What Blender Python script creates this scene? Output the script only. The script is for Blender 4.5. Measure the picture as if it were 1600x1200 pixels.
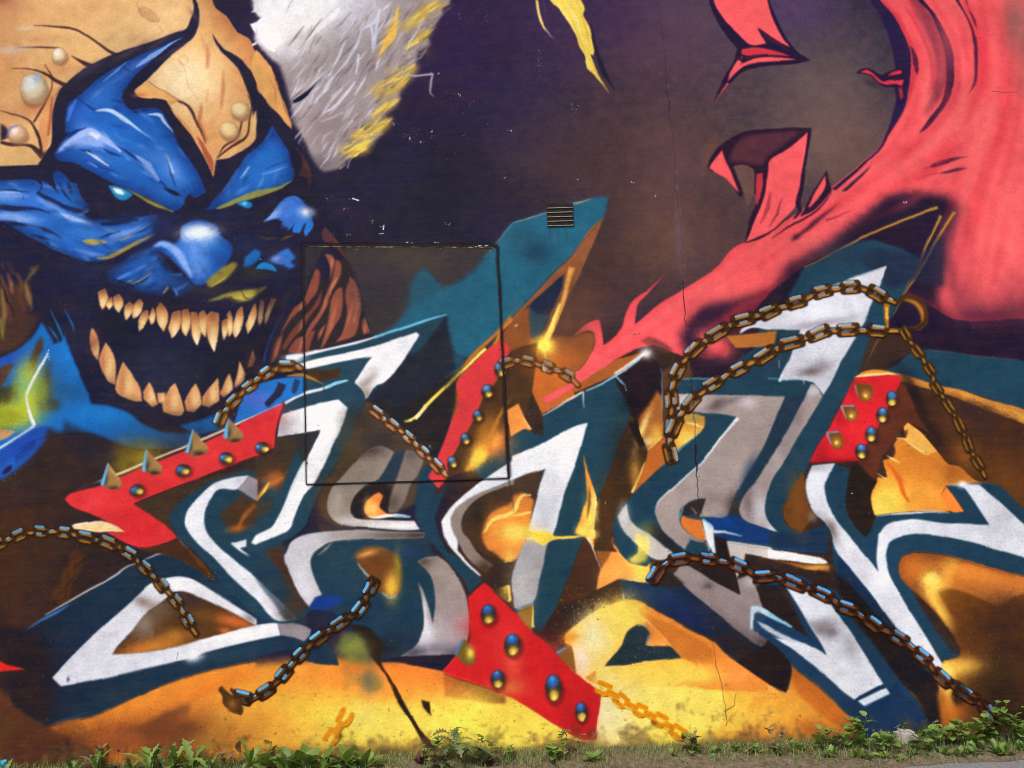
import bpy, bmesh, math, random
import numpy as np
from mathutils import Matrix, Vector
from mathutils.geometry import delaunay_2d_cdt

scene = bpy.context.scene
for o in list(bpy.data.objects): bpy.data.objects.remove(o)

# ---------------------------------------------------------------- camera
CAM_LOC = (0.0, -7.6, 1.78)
CAM_YAW, CAM_PITCH, CAM_ROLL = 0.3626, 9.696, -1.922       # degrees
def make_camera():
    ya, pi, ro = (math.radians(a) for a in (CAM_YAW, CAM_PITCH, CAM_ROLL))
    fw = Vector((math.sin(ya)*math.cos(pi), math.cos(ya)*math.cos(pi), math.sin(pi)))
    rt = Vector((math.cos(ya), -math.sin(ya), 0)); up = rt.cross(fw)
    r2 = math.cos(ro)*rt + math.sin(ro)*up; u2 = -math.sin(ro)*rt + math.cos(ro)*up
    cd = bpy.data.cameras.new('camera'); cd.sensor_width = 36.0; cd.lens = 36.0*1386.0/1600.0; cd.clip_end = 3000
    co = bpy.data.objects.new('camera', cd); scene.collection.objects.link(co)
    m = Matrix((r2, u2, -fw)).transposed().to_4x4(); m.translation = Vector(CAM_LOC); co.matrix_world = m
    scene.camera = co
make_camera()
# ---------------------------------------------------------------- sky, sun, exposure (bright overcast)
SUN_EL, SUN_AZ = 52.0, -160.0        # the sun stands behind the photographer's left shoulder, veiled by cloud
world = bpy.data.worlds.new('World'); scene.world = world; world.use_nodes = True
wn = world.node_tree.nodes; bgn = wn['Background']
sky = wn.new('ShaderNodeTexSky'); sky.sky_type = 'NISHITA'; sky.sun_disc = False
sky.sun_elevation = math.radians(SUN_EL); sky.sun_rotation = math.radians(SUN_AZ); sky.dust_density = 4.0; sky.air_density = 1.0
world.node_tree.links.new(sky.outputs[0], bgn.inputs[0]); bgn.inputs[1].default_value = 0.1
sd = bpy.data.lights.new('sun', 'SUN'); sd.energy = 1.5; sd.angle = math.radians(20); sd.color = (1.0, 0.95, 0.88)
so = bpy.data.objects.new('sun', sd); scene.collection.objects.link(so)
_a, _e = math.radians(SUN_AZ), math.radians(SUN_EL)
sun_dir = Vector((math.sin(_a)*math.cos(_e), math.cos(_a)*math.cos(_e), math.sin(_e)))
so.rotation_euler = sun_dir.to_track_quat('Z', 'Y').to_euler()
vs = scene.view_settings; vs.view_transform = 'Standard'; vs.look = 'None'; vs.exposure = 0.68; vs.gamma = 1.0; vs.use_curve_mapping = False
scene.cycles.max_bounces = 6; scene.cycles.filter_width = 1.05
# ---------------------------------------------------------------- spray-paint kit
# The mural is painted by code onto the rectified wall plane (metres), stroke by stroke.
SRC_F = 1386.0
def _axes():
    ya, pi, ro = math.radians(CAM_YAW), math.radians(CAM_PITCH), math.radians(CAM_ROLL)
    fw = np.array([math.sin(ya)*math.cos(pi), math.cos(ya)*math.cos(pi), math.sin(pi)])
    rt = np.array([math.cos(ya), -math.sin(ya), 0.0]); up = np.cross(rt, fw)
    return (math.cos(ro)*rt + math.sin(ro)*up, -math.sin(ro)*rt + math.cos(ro)*up, fw)
AX_R, AX_U, AX_F = _axes()
def to_wall(p):
    """survey coordinates -> metres on the wall plane (x, z)"""
    p = np.asarray(p, float)
    d = (p[:, :1]-800)/SRC_F*AX_R + (600-p[:, 1:2])/SRC_F*AX_U + AX_F
    return np.stack([CAM_LOC[0] - CAM_LOC[1]*d[:, 0]/d[:, 1], CAM_LOC[2] - CAM_LOC[1]*d[:, 2]/d[:, 1]], 1)
WX0, WX1, WZ0, WZ1, PPM = -6.6, 7.2, -0.4, 7.7, 230.0
CW, CH = int((WX1-WX0)*PPM), int((WZ1-WZ0)*PPM)
CV = np.zeros((CH, CW, 3), np.float32)
HT = np.full((CH, CW), 0.5, np.float32)
RNG = np.random.default_rng(7)
def to_cv(p):
    w = to_wall(p)
    return np.stack([(w[:, 0]-WX0)*PPM, (WZ1-w[:, 1])*PPM], 1)
def boxblur(a, r):
    r = int(r)
    if r < 1: return a
    for ax in (0, 1):
        pad = [(0, 0), (0, 0)]; pad[ax] = (r+1, r)
        c = np.cumsum(np.pad(a, pad, mode='edge'), axis=ax, dtype=np.float64)
        n = a.shape[ax]
        a = ((c[2*r+1:2*r+1+n] - c[:n]) if ax == 0 else (c[:, 2*r+1:2*r+1+n] - c[:, :n]))/(2*r+1)
    return a.astype(np.float32)
def fnoise(r, seed, rx=None):
    g = np.random.default_rng(seed).random((CH, CW), dtype=np.float32)
    for _ in range(2): g = boxblur(g, r)
    g -= g.mean(); g /= g.std()+1e-9
    return g
GRAIN = fnoise(1, 1)*0.6 + fnoise(5, 2)*0.6
TILES = dict(A=(0,0,4),B=(400,0,4),C=(800,0,4),D=(1200,0,4),E=(0,260,16/3),F=(260,260,16/3),G=(0,440,16/3),H=(260,440,16/3),
  I=(0,640,4),J=(0,900,4),K=(400,300,4),L=(800,300,4),M=(1200,300,4),N=(400,560,4),O=(800,560,4),P=(1200,560,4),
  Q=(400,840,4),R=(800,840,4),S=(1200,840,4),U=(400,1050,8/3),V=(1000,1050,8/3),W=(0,0,1))
def pts(t, s):
    ox, oy, k = TILES[t]
    out = []; cur = (ox, oy, k)
    for w in s.split():
        if len(w) == 1 and w in TILES: cur = TILES[w]; continue
        x, y = w.split(','); out.append((cur[0]+float(x)/cur[2], cur[1]+float(y)/cur[2]))
    return np.array(out)
def smooth(p, closed=True, ang=52):
    n = len(p)
    if n < 4: return p
    corner = np.zeros(n, bool)
    for i in range(n):
        if not closed and i in (0, n-1): corner[i] = True; continue
        a = p[i]-p[i-1]; b = p[(i+1) % n]-p[i]
        la, lb = np.hypot(*a), np.hypot(*b)
        if la < 1e-6 or lb < 1e-6: corner[i] = True; continue
        corner[i] = np.dot(a, b)/(la*lb) < math.cos(math.radians(ang))
    out = []
    for i in range(n if closed else n-1):
        p1, p2 = p[i], p[(i+1) % n]; L = np.hypot(*(p2-p1))
        def tan(j, q):
            if corner[j]: return (p2-p1)*0.9
            t = p[(j+1) % n]-p[j-1]; l = np.hypot(*t)
            return t/l*L if l > 1e-6 else t
        m1, m2 = tan(i, 0), tan((i+1) % n, 1)
        k = 2 if (corner[i] and corner[(i+1) % n]) else max(3, min(10, int(L/4)+2))
        for t in np.arange(k)/k:
            out.append((2*t**3-3*t*t+1)*p1+(t**3-2*t*t+t)*m1+(-2*t**3+3*t*t)*p2+(t**3-t*t)*m2)
    if not closed: out.append(p[-1])
    return np.array(out)
def raster(q, soft):
    soft = soft*PPM/200
    SS = 3; pad = int(3*soft)+3
    x0 = max(0, int(q[:, 0].min())-pad); x1 = min(CW, int(q[:, 0].max())+pad+2)
    y0 = max(0, int(q[:, 1].min())-pad); y1 = min(CH, int(q[:, 1].max())+pad+2)
    if x1-x0 < 2 or y1-y0 < 2: return None
    W, H = x1-x0, y1-y0
    ys = y0+(np.arange(H*SS)+.5)/SS
    a, b = q, np.roll(q, -1, 0)
    cr = (a[None, :, 1] <= ys[:, None]) != (b[None, :, 1] <= ys[:, None])
    dy = b[:, 1]-a[:, 1]; dy = np.where(np.abs(dy) < 1e-9, 1e-9, dy)
    r, e = np.nonzero(cr)
    if len(r) == 0: return None
    xs = a[e, 0]+(ys[r]-a[e, 1])*(b[e, 0]-a[e, 0])/dy[e]-x0
    o = np.lexsort((xs, r)); r, xs = r[o], np.clip(xs[o], 0, W-0.001)
    first = np.searchsorted(r, np.arange(H*SS)); s = np.where((np.arange(len(r))-first[r]) % 2 == 0, -1., 1.)
    fl = np.floor(xs).astype(int); fr = xs-fl
    row = r//SS
    im = np.bincount(row*(W+1)+fl+1, weights=s*fr, minlength=H*(W+1)) + np.bincount(row*(W+1)+fl, weights=s*(1-fr), minlength=H*(W+1))
    im = im.reshape(H, W+1)
    m = np.cumsum(im[:, ::-1], 1)[:, ::-1][:, 1:]/SS
    m = np.clip(m, 0, 1).astype(np.float32)
    if soft > 0.7:
        rr = max(1, int(round(soft*0.62)))
        for _ in range(3): m = boxblur(m, rr)
    return [y0, x0, m]
def clipped(m, clip):
    y0, x0, a = m; a = a.copy()
    for c in (clip if isinstance(clip, tuple) else (clip,)):
        if c is None: continue
        cy, cx, ca = c; full = np.zeros_like(a)
        ya, yb = max(y0, cy), min(y0+a.shape[0], cy+ca.shape[0]); xa, xb = max(x0, cx), min(x0+a.shape[1], cx+ca.shape[1])
        if ya < yb and xa < xb: full[ya-y0:yb-y0, xa-x0:xb-x0] = ca[ya-cy:yb-cy, xa-cx:xb-cx]
        a *= full
    return a
PARTS = []
def lay(m, col, a=1., clip=None, soft=1., g=None):
    if m is None: return None
    y0, x0, k = m
    k2 = clipped(m, clip) if clip is not None else k
    h, w = k2.shape
    if soft > 2.5:
        gr = GRAIN[y0:y0+h, x0:x0+w]; k2 = np.clip(k2+gr*0.2*k2*(1-k2), 0, 1)
    reg = CV[y0:y0+h, x0:x0+w]
    c = np.array(col, np.float32)
    if g is not None:
        p, c2 = g; c2 = np.array(c2, np.float32)
        yy, xx = np.mgrid[y0:y0+h, x0:x0+w].astype(np.float32)
        d = p[1]-p[0]; t = np.clip(((xx-p[0][0])*d[0]+(yy-p[0][1])*d[1])/np.dot(d, d), 0, 1)
        t = t*t*(3-2*t); c = c+(c2-c)*t[..., None]
    reg += (c-reg)*(k2*a)[..., None]
    return m
def fill(t, s, col, soft=.7, a=1., clip=None, g=None, sm=True, name=None, of=None, ang=52):
    p = pts(t, s); p = smooth(p, True, ang) if sm else p
    q = to_cv(p); m = raster(q, soft)
    if g is not None: g = (to_cv(pts(t, g[0])), g[1])
    lay(m, col, a, clip, soft, g)
    if name: PARTS.append((name, of, to_wall(p)))
    return m
def inner(m, col, r, a=.6):
    """airbrushed edge shading inside a masked shape"""
    if m is None: return
    r = r*PPM/182; k = np.pad(m[2], int(r)+2); b = k
    for _ in range(2): b = boxblur(b, r)
    k = np.clip(k*(1-b)*1.9, 0, 1)[int(r)+2:-int(r)-2, int(r)+2:-int(r)-2]
    lay([m[0], m[1], k], col, a, None, 3)
def stroke_poly(p, ws):
    d = np.gradient(p, axis=0); l = np.hypot(d[:, 0], d[:, 1]); l[l < 1e-9] = 1
    n = np.stack([-d[:, 1], d[:, 0]], 1)/l[:, None]
    L = np.concatenate([[0], np.cumsum(np.hypot(*np.diff(p, axis=0).T))]); L /= max(L[-1], 1e-9)
    w = np.interp(L, np.linspace(0, 1, len(ws)), ws)[:, None]/2
    return np.concatenate([p+n*w, (p-n*w)[::-1]])
def line(t, s, ws, col, soft=.7, a=1., clip=None):
    p = smooth(pts(t, s), False)
    if np.isscalar(ws): ws = (ws, ws)
    q = to_cv(stroke_poly(p, [max(w, .3) for w in ws]))
    return lay(raster(q, soft), col, a, clip, soft)
def blob(t, x, y, rx, ry, col, a=1., rot=0., clip=None, hard=0.):
    """airbrush dab; centre in tile units, radii in survey units"""
    ox, oy, k = TILES[t]; c = to_cv(np.array([[ox+x/k, oy+y/k]]))[0]
    rx *= PPM/182; ry *= PPM/182; R = 2.2*max(rx, ry)+2
    x0, x1 = max(0, int(c[0]-R)), min(CW, int(c[0]+R)+1); y0, y1 = max(0, int(c[1]-R)), min(CH, int(c[1]+R)+1)
    if x1 <= x0 or y1 <= y0: return
    yy, xx = np.mgrid[y0:y1, x0:x1].astype(np.float32); xx -= c[0]; yy -= c[1]
    ca, sa = math.cos(math.radians(rot)), math.sin(math.radians(rot))
    u = (xx*ca+yy*sa)/rx; v = (-xx*sa+yy*ca)/ry
    m = np.exp(-(u*u+v*v)*(1.0))
    if hard: m = np.clip((m-.36)*hard+.5, 0, 1)
    lay([y0, x0, m.astype(np.float32)], col, a, clip, 3 if not hard else 1)
NV=(33,30,54); TE=(34,68,86); WH=(240,242,250); GY=(160,150,148); BR=(70,48,38); OR=(214,132,62); YE=(250,214,98)
RD=(222,58,60); PK=(248,98,102); BL=(42,108,192); TN=(232,182,124); BK=(30,24,28); DB=(50,38,36); LB=(120,195,235)
LBL=(150,182,246)
def link_path(path, n):
    L = np.concatenate([[0], np.cumsum(np.hypot(*np.diff(path, axis=0).T))])
    def at(s): return np.array([np.interp(s, L, path[:, 0]), np.interp(s, L, path[:, 1])])
    return at, L[-1]
def capsule(c, d, l, w, k=6):
    d = d/np.hypot(*d); n = np.array([-d[1], d[0]]); o = []
    for e, s in ((1, 1), (-1, -1)):
        for i in range(k+1):
            t = -math.pi/2+math.pi*i/k
            o.append(c+s*d*(l/2-w/2+math.cos(t)*w/2)+s*n*math.sin(t)*w/2)
    return np.array(o)
def chain(t, s, n, w, name='chain', base=(120,78,32), hi=LB, gold=(196,140,58), dark=(42,28,24), light=1., a=1., first=0, gap=True, edge=1.):
    """painted chain: alternating open links (two bars round a gap) and edge-on links"""
    path = smooth(pts(t, s), False); at, L = link_path(path, n)
    pitch = L/n; rows = []; w = w*.88
    for i in range(n):
        m = (i+.5)*pitch; p0, p1 = at(max(0, m-pitch*.5)), at(min(L, m+pitch*.5)); d = p1-p0
        if np.hypot(*d) < 1e-6: continue
        d = d/np.hypot(*d); nn = np.array([-d[1], d[0]])
        if nn[1] > 0: nn = -nn                 # nn points up the wall
        c = (p0+p1)/2; rows.append((i, c, d, nn))
    def lp(poly, col, soft=.7, aa=1.): lay(raster(to_cv(poly), soft), col, aa*a, None, soft)
    for ph in (1, 0):
        for i, c, d, nn in rows:
            if (i+first) % 2 != ph: continue
            jit = 1+.13*math.sin(i*2.7)+.05*math.sin(i*7.1); an_ = .09*math.sin(i*4.3+len(s)); d = np.array([d[0]*math.cos(an_)-d[1]*math.sin(an_), d[0]*math.sin(an_)+d[1]*math.cos(an_)]); nn = np.array([nn[0]*math.cos(an_)-nn[1]*math.sin(an_), nn[0]*math.sin(an_)+nn[1]*math.cos(an_)]); c = c+nn*w*.07*math.sin(i*5.3)
            if ph == 0:
                ln = pitch*1.55*jit; off = w*.46
                if dark is not None:
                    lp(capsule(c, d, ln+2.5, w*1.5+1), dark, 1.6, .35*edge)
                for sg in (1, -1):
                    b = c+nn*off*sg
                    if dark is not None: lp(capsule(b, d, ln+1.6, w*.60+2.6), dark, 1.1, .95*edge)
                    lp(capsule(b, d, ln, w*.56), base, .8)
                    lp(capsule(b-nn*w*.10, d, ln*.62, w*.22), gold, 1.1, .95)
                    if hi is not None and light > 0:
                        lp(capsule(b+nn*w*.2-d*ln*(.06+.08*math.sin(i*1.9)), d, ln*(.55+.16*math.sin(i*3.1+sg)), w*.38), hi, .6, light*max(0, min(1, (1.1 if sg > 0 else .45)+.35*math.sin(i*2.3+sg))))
                PARTS.append(('link', name, to_wall(capsule(c, d, ln, w*1.5))))
            else:
                ln = pitch*1.35*jit
                if dark is not None: lp(capsule(c, d, ln+2, w*.74+2), dark, 1., .9*edge)
                lp(capsule(c, d, ln, w*.68), base, .8)
                lp(capsule(c-nn*w*.05, d, ln*.7, w*.32), gold, 1.2, .95)
                if hi is not None and light > 0: lp(capsule(c+nn*w*.22-d*ln*.1, d, ln*.45, w*.25), hi, .6, light*max(0, .5+.5*math.sin(i*1.7)))
                PARTS.append(('link', name, to_wall(capsule(c, d, ln, w*.72))))
def ellipse(cx, cy, rx, ry, rot=0, k=20):
    t = np.arange(k)/k*2*math.pi; ca, sa = math.cos(math.radians(rot)), math.sin(math.radians(rot))
    return np.stack([cx+rx*np.cos(t)*ca-ry*np.sin(t)*sa, cy+rx*np.cos(t)*sa+ry*np.sin(t)*ca], 1)
def stud(t, x, y, r, ry=None, top=(66,120,182), low=(206,172,78), mid=(58,46,40), d=(-.25,-.45)):
    ox, oy, k = TILES[t]; cx, cy = ox+x/k, oy+y/k; ry = ry or r
    def lp(poly, col, soft=.8, aa=1., clip=None): return lay(raster(to_cv(poly), soft), col, aa, clip, soft)
    lp(ellipse(cx+r*.2, cy+ry*.25, r*1.25, ry*1.2), (70,30,30), 3, .5)
    m = lp(ellipse(cx, cy, r, ry), mid, .8)
    lp(ellipse(cx+d[0]*r, cy+d[1]*ry, r*.72, ry*.55), top, r*.35, 1, m)
    lp(ellipse(cx-d[0]*r*.9, cy-d[1]*ry*1.05, r*.62, ry*.5), low, r*.3, 1, m)
    j = math.sin(cx*3.7+cy*1.3); lp(ellipse(cx+d[0]*r*1.1, cy+d[1]*ry*1.2, r*.25, ry*.18), (150,196,244), 1.4, .45+.3*j, m)
    lp(ellipse(cx-d[0]*r*1.0, cy-d[1]*ry*1.2, r*.22, ry*.18), (255,240,160), 1.2, .6+.3*j, m)
    PARTS.append(('stud', None, to_wall(ellipse(cx, cy, r, ry))))
def speck(t, x, y, rx, ry, n, col, smin=.5, smax=1.3, a=.9):
    ox, oy, k = TILES[t]
    for _ in range(n):
        cx = ox+x/k+RNG.normal()*rx; cy = oy+y/k+RNG.normal()*ry; r = RNG.uniform(smin, smax)
        lay(raster(to_cv(ellipse(cx, cy, r*RNG.uniform(.6, 1.5), r, RNG.uniform(0, 180), 7)), .6), col, a*RNG.uniform(.5, 1))
# ---------------------------------------------------------------- the mural: ground coats
def paint_ground():
    CV[:] = np.array((42,38,62), np.float32)
    for x,y,rx,ry,c,a in ((720,50,330,160,(54,37,74),.9),(640,330,300,120,(42,40,60),.9),(780,180,120,80,(50,42,70),.7),(560,330,60,40,(46,40,56),.5),(1060,40,190,150,(92,70,90),.9),(940,20,90,90,(66,44,86),.7),
      (1040,260,170,190,(98,72,72),.95),(1150,380,150,120,(92,66,66),.8),(1290,160,150,180,(106,90,90),.95),(1330,240,120,90,(120,92,84),.8),
      (1240,20,80,50,(88,66,104),.8),(940,430,110,130,(84,60,56),.7),(1040,380,70,70,(114,84,72),.7),(880,250,100,60,(84,62,64),.6),(900,480,60,50,(118,82,64),.6),
      (60,860,260,190,(56,42,36),.9),(40,1000,160,120,(62,42,36),.9),(20,840,60,160,(92,58,38),.6),(60,1130,200,80,(112,70,44),.85)):
        blob('W',x,y,rx,ry,c,a)
    # lower right ground: dark umber with orange
    fill('W',"840,520 1700,520 1990,520 1990,1260 700,1260 700,760",(60,44,40),30)
    fill('W',"-400,1000 0,1010 20,1100 90,1140 230,1085 420,1035 700,1030 1000,1050 1300,1090 1700,1040 2000,1040 2000,1300 -400,1300",(206,138,62),9)
    blob('W',40,1150,150,60,(120,72,44),.95); blob('W',-150,1130,200,90,(110,66,42),.9)
    for x,y,rx,ry,c,a in ((260,1090,140,22,(226,142,62),.8),(300,1150,60,22,(150,92,52),.7),(450,1110,110,40,(240,170,74),.9),(560,1140,90,40,(252,214,96),.95),(420,1150,60,26,(214,160,70),.8),
      (760,1130,150,60,(250,205,92),.95),(1000,1080,110,90,(254,224,110),.98),(1040,1150,90,40,(250,212,92),.9),(1180,1120,70,60,(222,160,66),.95),(1240,1130,60,40,(190,128,56),.8),(640,1050,70,40,(226,130,62),.9)):
        blob('W',x,y,rx,ry,c,a)
def paint_banner():
    m = fill('W',"1376,-90 D 700,0 780,100 840,200 880,300 895,400 885,500 860,600 800,720 740,840 680,940 560,1040 400,1170 L 1880,60 1600,255 1440,320 1380,355 1300,450 1200,530 1070,610 900,720 770,830 785,700 830,650 960,510 840,620 780,655 740,700 705,780 690,840 640,910 575,960 565,880 545,800 510,805 440,845 385,905 430,880 480,865 515,875 520,930 500,1000 470,1060 430,1100 385,1140 O 350,160 205,238 193,258 215,282 250,268 330,215 440,145 520,95 590,52 660,0 L 760,985 830,965 900,960 1000,1000 1060,1020 1150,1035 1250,1040 1330,1000 1400,900 1480,800 1600,640 M 60,590 200,480 400,400 700,560 1000,700 1180,800 1600,790 2300,800 3000,700 W 2000,-90",PK,.9,name='red_ribbon')
    fill('M',"-400,700 -200,660 0,620 60,560 110,470 200,415 330,335 450,250 560,170 670,80 730,20 860,0 1010,5 1140,30 1205,70 1200,170 1160,300 1120,450 1080,560 1062,640 1100,740 1190,810 1400,800 1700,830 2400,830 2400,1300 -400,1300 -560,900",(42,30,52),12)
    for x,y,rx,ry,a in ((1230,640,26,40,.5),(1300,780,40,18,.8),(1500,790,50,16,.8),(1150,500,10,40,.5),(1400,680,50,30,.3),(1560,560,30,40,.25),(1250,300,12,50,.25),(1600,720,50,20,.5)): blob('M',x,y,rx,ry,(74,40,62),a)
    for x,y,rx,ry,a in ((1250,420,30,60,.5),(1450,250,40,50,.5),(1350,560,30,30,.6),(1520,400,30,40,.4)): blob('M',x,y,rx,ry,(255,110,110),a)
    fill('L',"1150,1010 1200,900 1250,840 1330,790 1450,690 1540,640 1680,590 1680,1100 1150,1100",(48,36,54),5,.9)
    blob('L',1280,960,22,18,PK,.95); blob('L',1220,900,18,16,PK,.9); blob('L',1330,1000,12,8,PK,.5)
    blob('L',1230,800,22,16,(70,40,60),.6,-40); blob('L',1180,640,25,8,(150,70,76),.35,-30); blob('L',900,790,18,5,(200,80,84),.4,-30)
    fill('L',"800,930 860,905 960,950 1010,990 960,1010 900,985 850,965",(90,60,56),3,.9)
    # sweeping folds on the right
    blob('D',1570,230,30,60,(150,100,94),.85); blob('D',1560,120,20,50,(140,98,94),.7); blob('D',1580,520,20,35,(170,98,94),.55); blob('D',1640,1150,70,110,(200,86,90),.5)
    for x,y,rx,ry,c,a,ro in ((1330,380,14,60,(222,66,74),.5,0),(1240,700,60,14,(226,70,78),.55,-60),(1150,930,110,14,(228,72,80),.55,-28),(880,930,70,12,(214,66,76),.5,-45),(1380,760,50,60,(255,116,116),.6,0),(1000,500,10,70,(255,120,118),.5,15),(1200,420,8,90,(255,118,116),.6,5),(1050,850,60,12,(255,118,116),.6,-45)):
        blob('D',x,y,rx,ry,c,a,ro)
    line('D',"880,-60 950,60 1030,200 1080,330 1090,450 1060,580 980,720",(10,24,26,20,6),(132,56,76),6,.85)
    line('D',"715,0 800,110 865,230 905,340 912,450 885,570 825,690 745,835 600,1020",(6,9,10,10,10,9,9,8,3),(184,50,68),4,.65,m); line('D',"1010,-40 1090,100 1160,250 1190,400 1180,560 1110,720 1000,850",(4,10,12,12,12,10,3),(206,62,76),5,.6,m); line('D',"1330,-40 1350,200 1350,420 1310,600 1230,760",(4,12,16,14,4),(214,64,78),7,.55,m); line('L',"1640,600 1500,690 1360,790 1230,880",(10,18,22,12),(190,54,72),9,.6,m); line('W',"1390,265 1330,310 1260,360 1180,420",(3,8,10,4),(214,64,78),6,.5,m)
    line('D',"860,40 950,190 1010,340 1030,480 1000,600",(2,6,7,5,1),(190,66,80),2.5,.7)
    for s,so in (("940,0 W 1425,-40 D 990,-150 1010,-60 970,0 1050,100 1120,220 1160,350 1165,480 1140,600 1080,700 1000,800 940,835 1010,740 1070,660 1110,560 1115,460 1110,380 1090,280 1060,180 1010,80",1.6),
      ("1170,0 1130,-90 1150,-90 1190,0 1240,90 1290,200 1310,320 1310,430 1300,520 1255,590 1285,500 1290,420 1285,300 1270,190 1230,90",.9),("1228,-40 1240,20 1290,110 1310,190 1280,125",.8),
      ("885,280 925,345 945,430 935,475 905,380",1.6),("1005,1042 1050,1015 1140,990 1262,974 1120,1022 1030,1047",.8),("1060,1085 1180,1050 1252,1046 1130,1082",.8),
      ("655,1025 590,1080 520,1140 455,1195 490,1192 560,1130 620,1072",1.0)):
        fill('D',s,(46,28,62),so,name=None)
    line('D',"1000,1045 960,1060",(3,.5),(150,50,70),1,.8); line('D',"1060,1082 910,1122",(3,.5),(190,50,66),1,.8)
    r = np.random.default_rng(77)          # airbrushed folds running along the ribbon
    def fold(path, n, spread, cols, w, a):
        p = smooth(pts('W', path), False)
        for k in range(n):
            o = r.normal()*spread; i0 = r.integers(0, max(1, len(p)-14)); q = p[i0:i0+r.integers(10, 26)]
            if len(q) < 5: continue
            d = np.gradient(q, axis=0); d /= np.hypot(d[:, 0], d[:, 1])[:, None]+1e-9; q = q+np.stack([-d[:, 1], d[:, 0]], 1)*o
            lay(raster(to_cv(stroke_poly(q, [.5, r.uniform(*w), .5])), 6), cols[k % len(cols)], a*r.uniform(.5, 1), m, 3)
    RC = [(206,50,66),(255,126,124),(190,48,66),(255,120,116),(226,66,78)]
    fold("1400,-40 1430,40 1450,120 1440,180 1400,240 1340,290 1270,340 1180,400 1080,470 980,540 900,600", 70, 16, RC, (4, 12), .28)
    fold("1480,-40 1515,40 1525,130 1510,190 1460,240 1400,275 1330,310", 60, 22, RC, (6, 16), .26)
    fold("1590,-40 1580,100 1570,200 1540,300 1520,420 1500,480", 40, 30, RC, (10, 26), .25)
    inner(m, (206,56,70), 9, .35)
    for x,y,rx,ry,a in ((1480,60,20,60,.5),(1500,200,30,40,.5),(1400,260,40,18,.5),(1250,380,50,20,.5),(1120,460,40,18,.5),(1000,550,40,14,.4),(1560,300,30,70,.5)): blob('W',x,y,rx,ry,(255,112,112),a,0,m)
    # dark inner edge + little barb
    fill('D',"700,0 660,-80 600,-80 640,0 700,100 745,200 775,300 792,430 792,560 800,620 785,700 740,830 680,940 560,1045 400,1180 420,1190 570,1060 700,935 760,835 840,700 878,560 895,430 880,300 840,200 780,90",(46,32,72),1.8)
    blob('D',650,520,14,7,(60,44,70),.7,20)
    fill('D',"545,458 580,432 640,428 680,455 710,470 740,455 830,432 860,450 868,520 850,545 860,590 830,640 800,560 780,545 720,540 670,500 640,470 600,462",(48,26,60),.9)
    fill('D',"575,452 620,436 655,455 690,490 720,512 760,500 800,505 850,500 838,540 800,525 740,530 690,510 650,468 610,456",(226,62,84),.9)
    fill('D',"745,475 780,452 835,440 835,462 780,472",(226,62,84),.8); fill('D',"815,545 842,560 842,600 828,630",(160,50,70),1)
    # upper hanging ribbon
    fill('W',"1106,-60 1205,-60 1203,0 1213,27 1228,58 1243,78 1267,94 1240,100 1200,103 1165,110 1142,128 1116,160 1129,126 1146,95 1152,76 1138,60 1120,32 1108,0",(40,26,58),1.2,name='ribbon_tail')
    fill('W',"1113,-60 1190,-60 1199,0 1208,30 1222,58 1234,74 1218,66 1198,52 1184,44 1197,68 1174,70 1152,52 1130,28 1115,0",PK,.9)
    line('W',"1186,44 1200,58 1228,76",(2,7,3),(80,34,60),2,.8)
    fill('W',"1159,76 1180,74 1205,78 1236,88 1205,86 1180,88 1158,92",(206,60,76),1); fill('W',"1153,92 1160,98 1180,91 1210,89 1246,93 1205,96 1170,100 1150,113 1136,128 1142,110",PK,.9)
    fill('C',"1425,330 1470,345 1600,338 1600,350 1470,362 1430,400 1418,410 1440,370",(46,26,50),1); line('W',"1137,130 1118,158",(3,.6),(236,90,92),.8)
    # lower hooked ribbon
    blob('C',1230,960,8,26,(140,92,76),.6,25)
    fill('W',"1107,264 1106,255 1117,237 1135,220 1162,207 1187,202 1215,201 1238,199 1268,201 1266,215 1262,240 1256,270 1253,300 1245,320 1220,350 1190,372 1163,380 1172,340 1185,310 1178,300 1170,262 1160,305 1156,307 1147,294 1135,280 1118,271",(50,28,52),1.6,name='ribbon_hook')
    fill('C',"1350,1015 1400,900 1480,850 1600,830 D 0,830 150,822 200,830 100,900 0,985 C 1600,1000 1560,1030 1500,1025 1440,1015",(92,52,66),4)
    fill('C',"1230,1050 1240,1030 1312,940 1335,1005 1370,1080 1418,1200 1395,1180 1330,1112 1275,1085",PK,.8)
    fill('C',"1382,1042 1440,1032 1500,1048 1518,1080 1512,1200 1475,1290 1445,1200 1410,1110",(112,84,78),.8)
    fill('W',"1200,268 1203,252 1222,238 1242,224 1262,207 1259,237 1252,275 1250,300 1246,318 1230,338 1205,360 1180,372 1165,378 1178,345 1190,315 1197,290",PK,1.0)
    fill('W',"1183,272 1192,270 1193,290 1184,320 1180,318",(190,60,74),1.5); line('W',"1196,268 1194,300 1180,335 1166,372",(3,5,5,2),(50,28,50),1.2); line('W',"1205,300 1200,325 1188,350",(2,8,2),(160,56,70),2,.8); line('W',"1222,310 1215,335 1200,355",(1,4,1),(120,44,62),1.5,.8)
    line('W',"1266,205 1260,240 1253,290 1247,318 1250,330 1240,342",(3,3,4,6,8,2),(46,28,56),.9)
    fill('W',"1250,338 1262,316 1280,285 1291,266 1296,285 1300,297 1290,310 1270,330",(50,28,52),1); fill('W',"1262,326 1275,300 1289,274 1290,290 1280,308 1268,322",PK,.9)
    line('W',"1300,300 1275,330 1240,350 1205,372",(1,3,3,1),(60,30,54),1); line('W',"1310,318 1270,350 1235,378",(1,8,1),(60,34,56),2.2,.85); line('W',"1330,330 1290,345",(1,4),(60,34,56),1.5,.5)
    blob('W',1243,370,9,5,(56,34,56),.8,-25)
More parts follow.
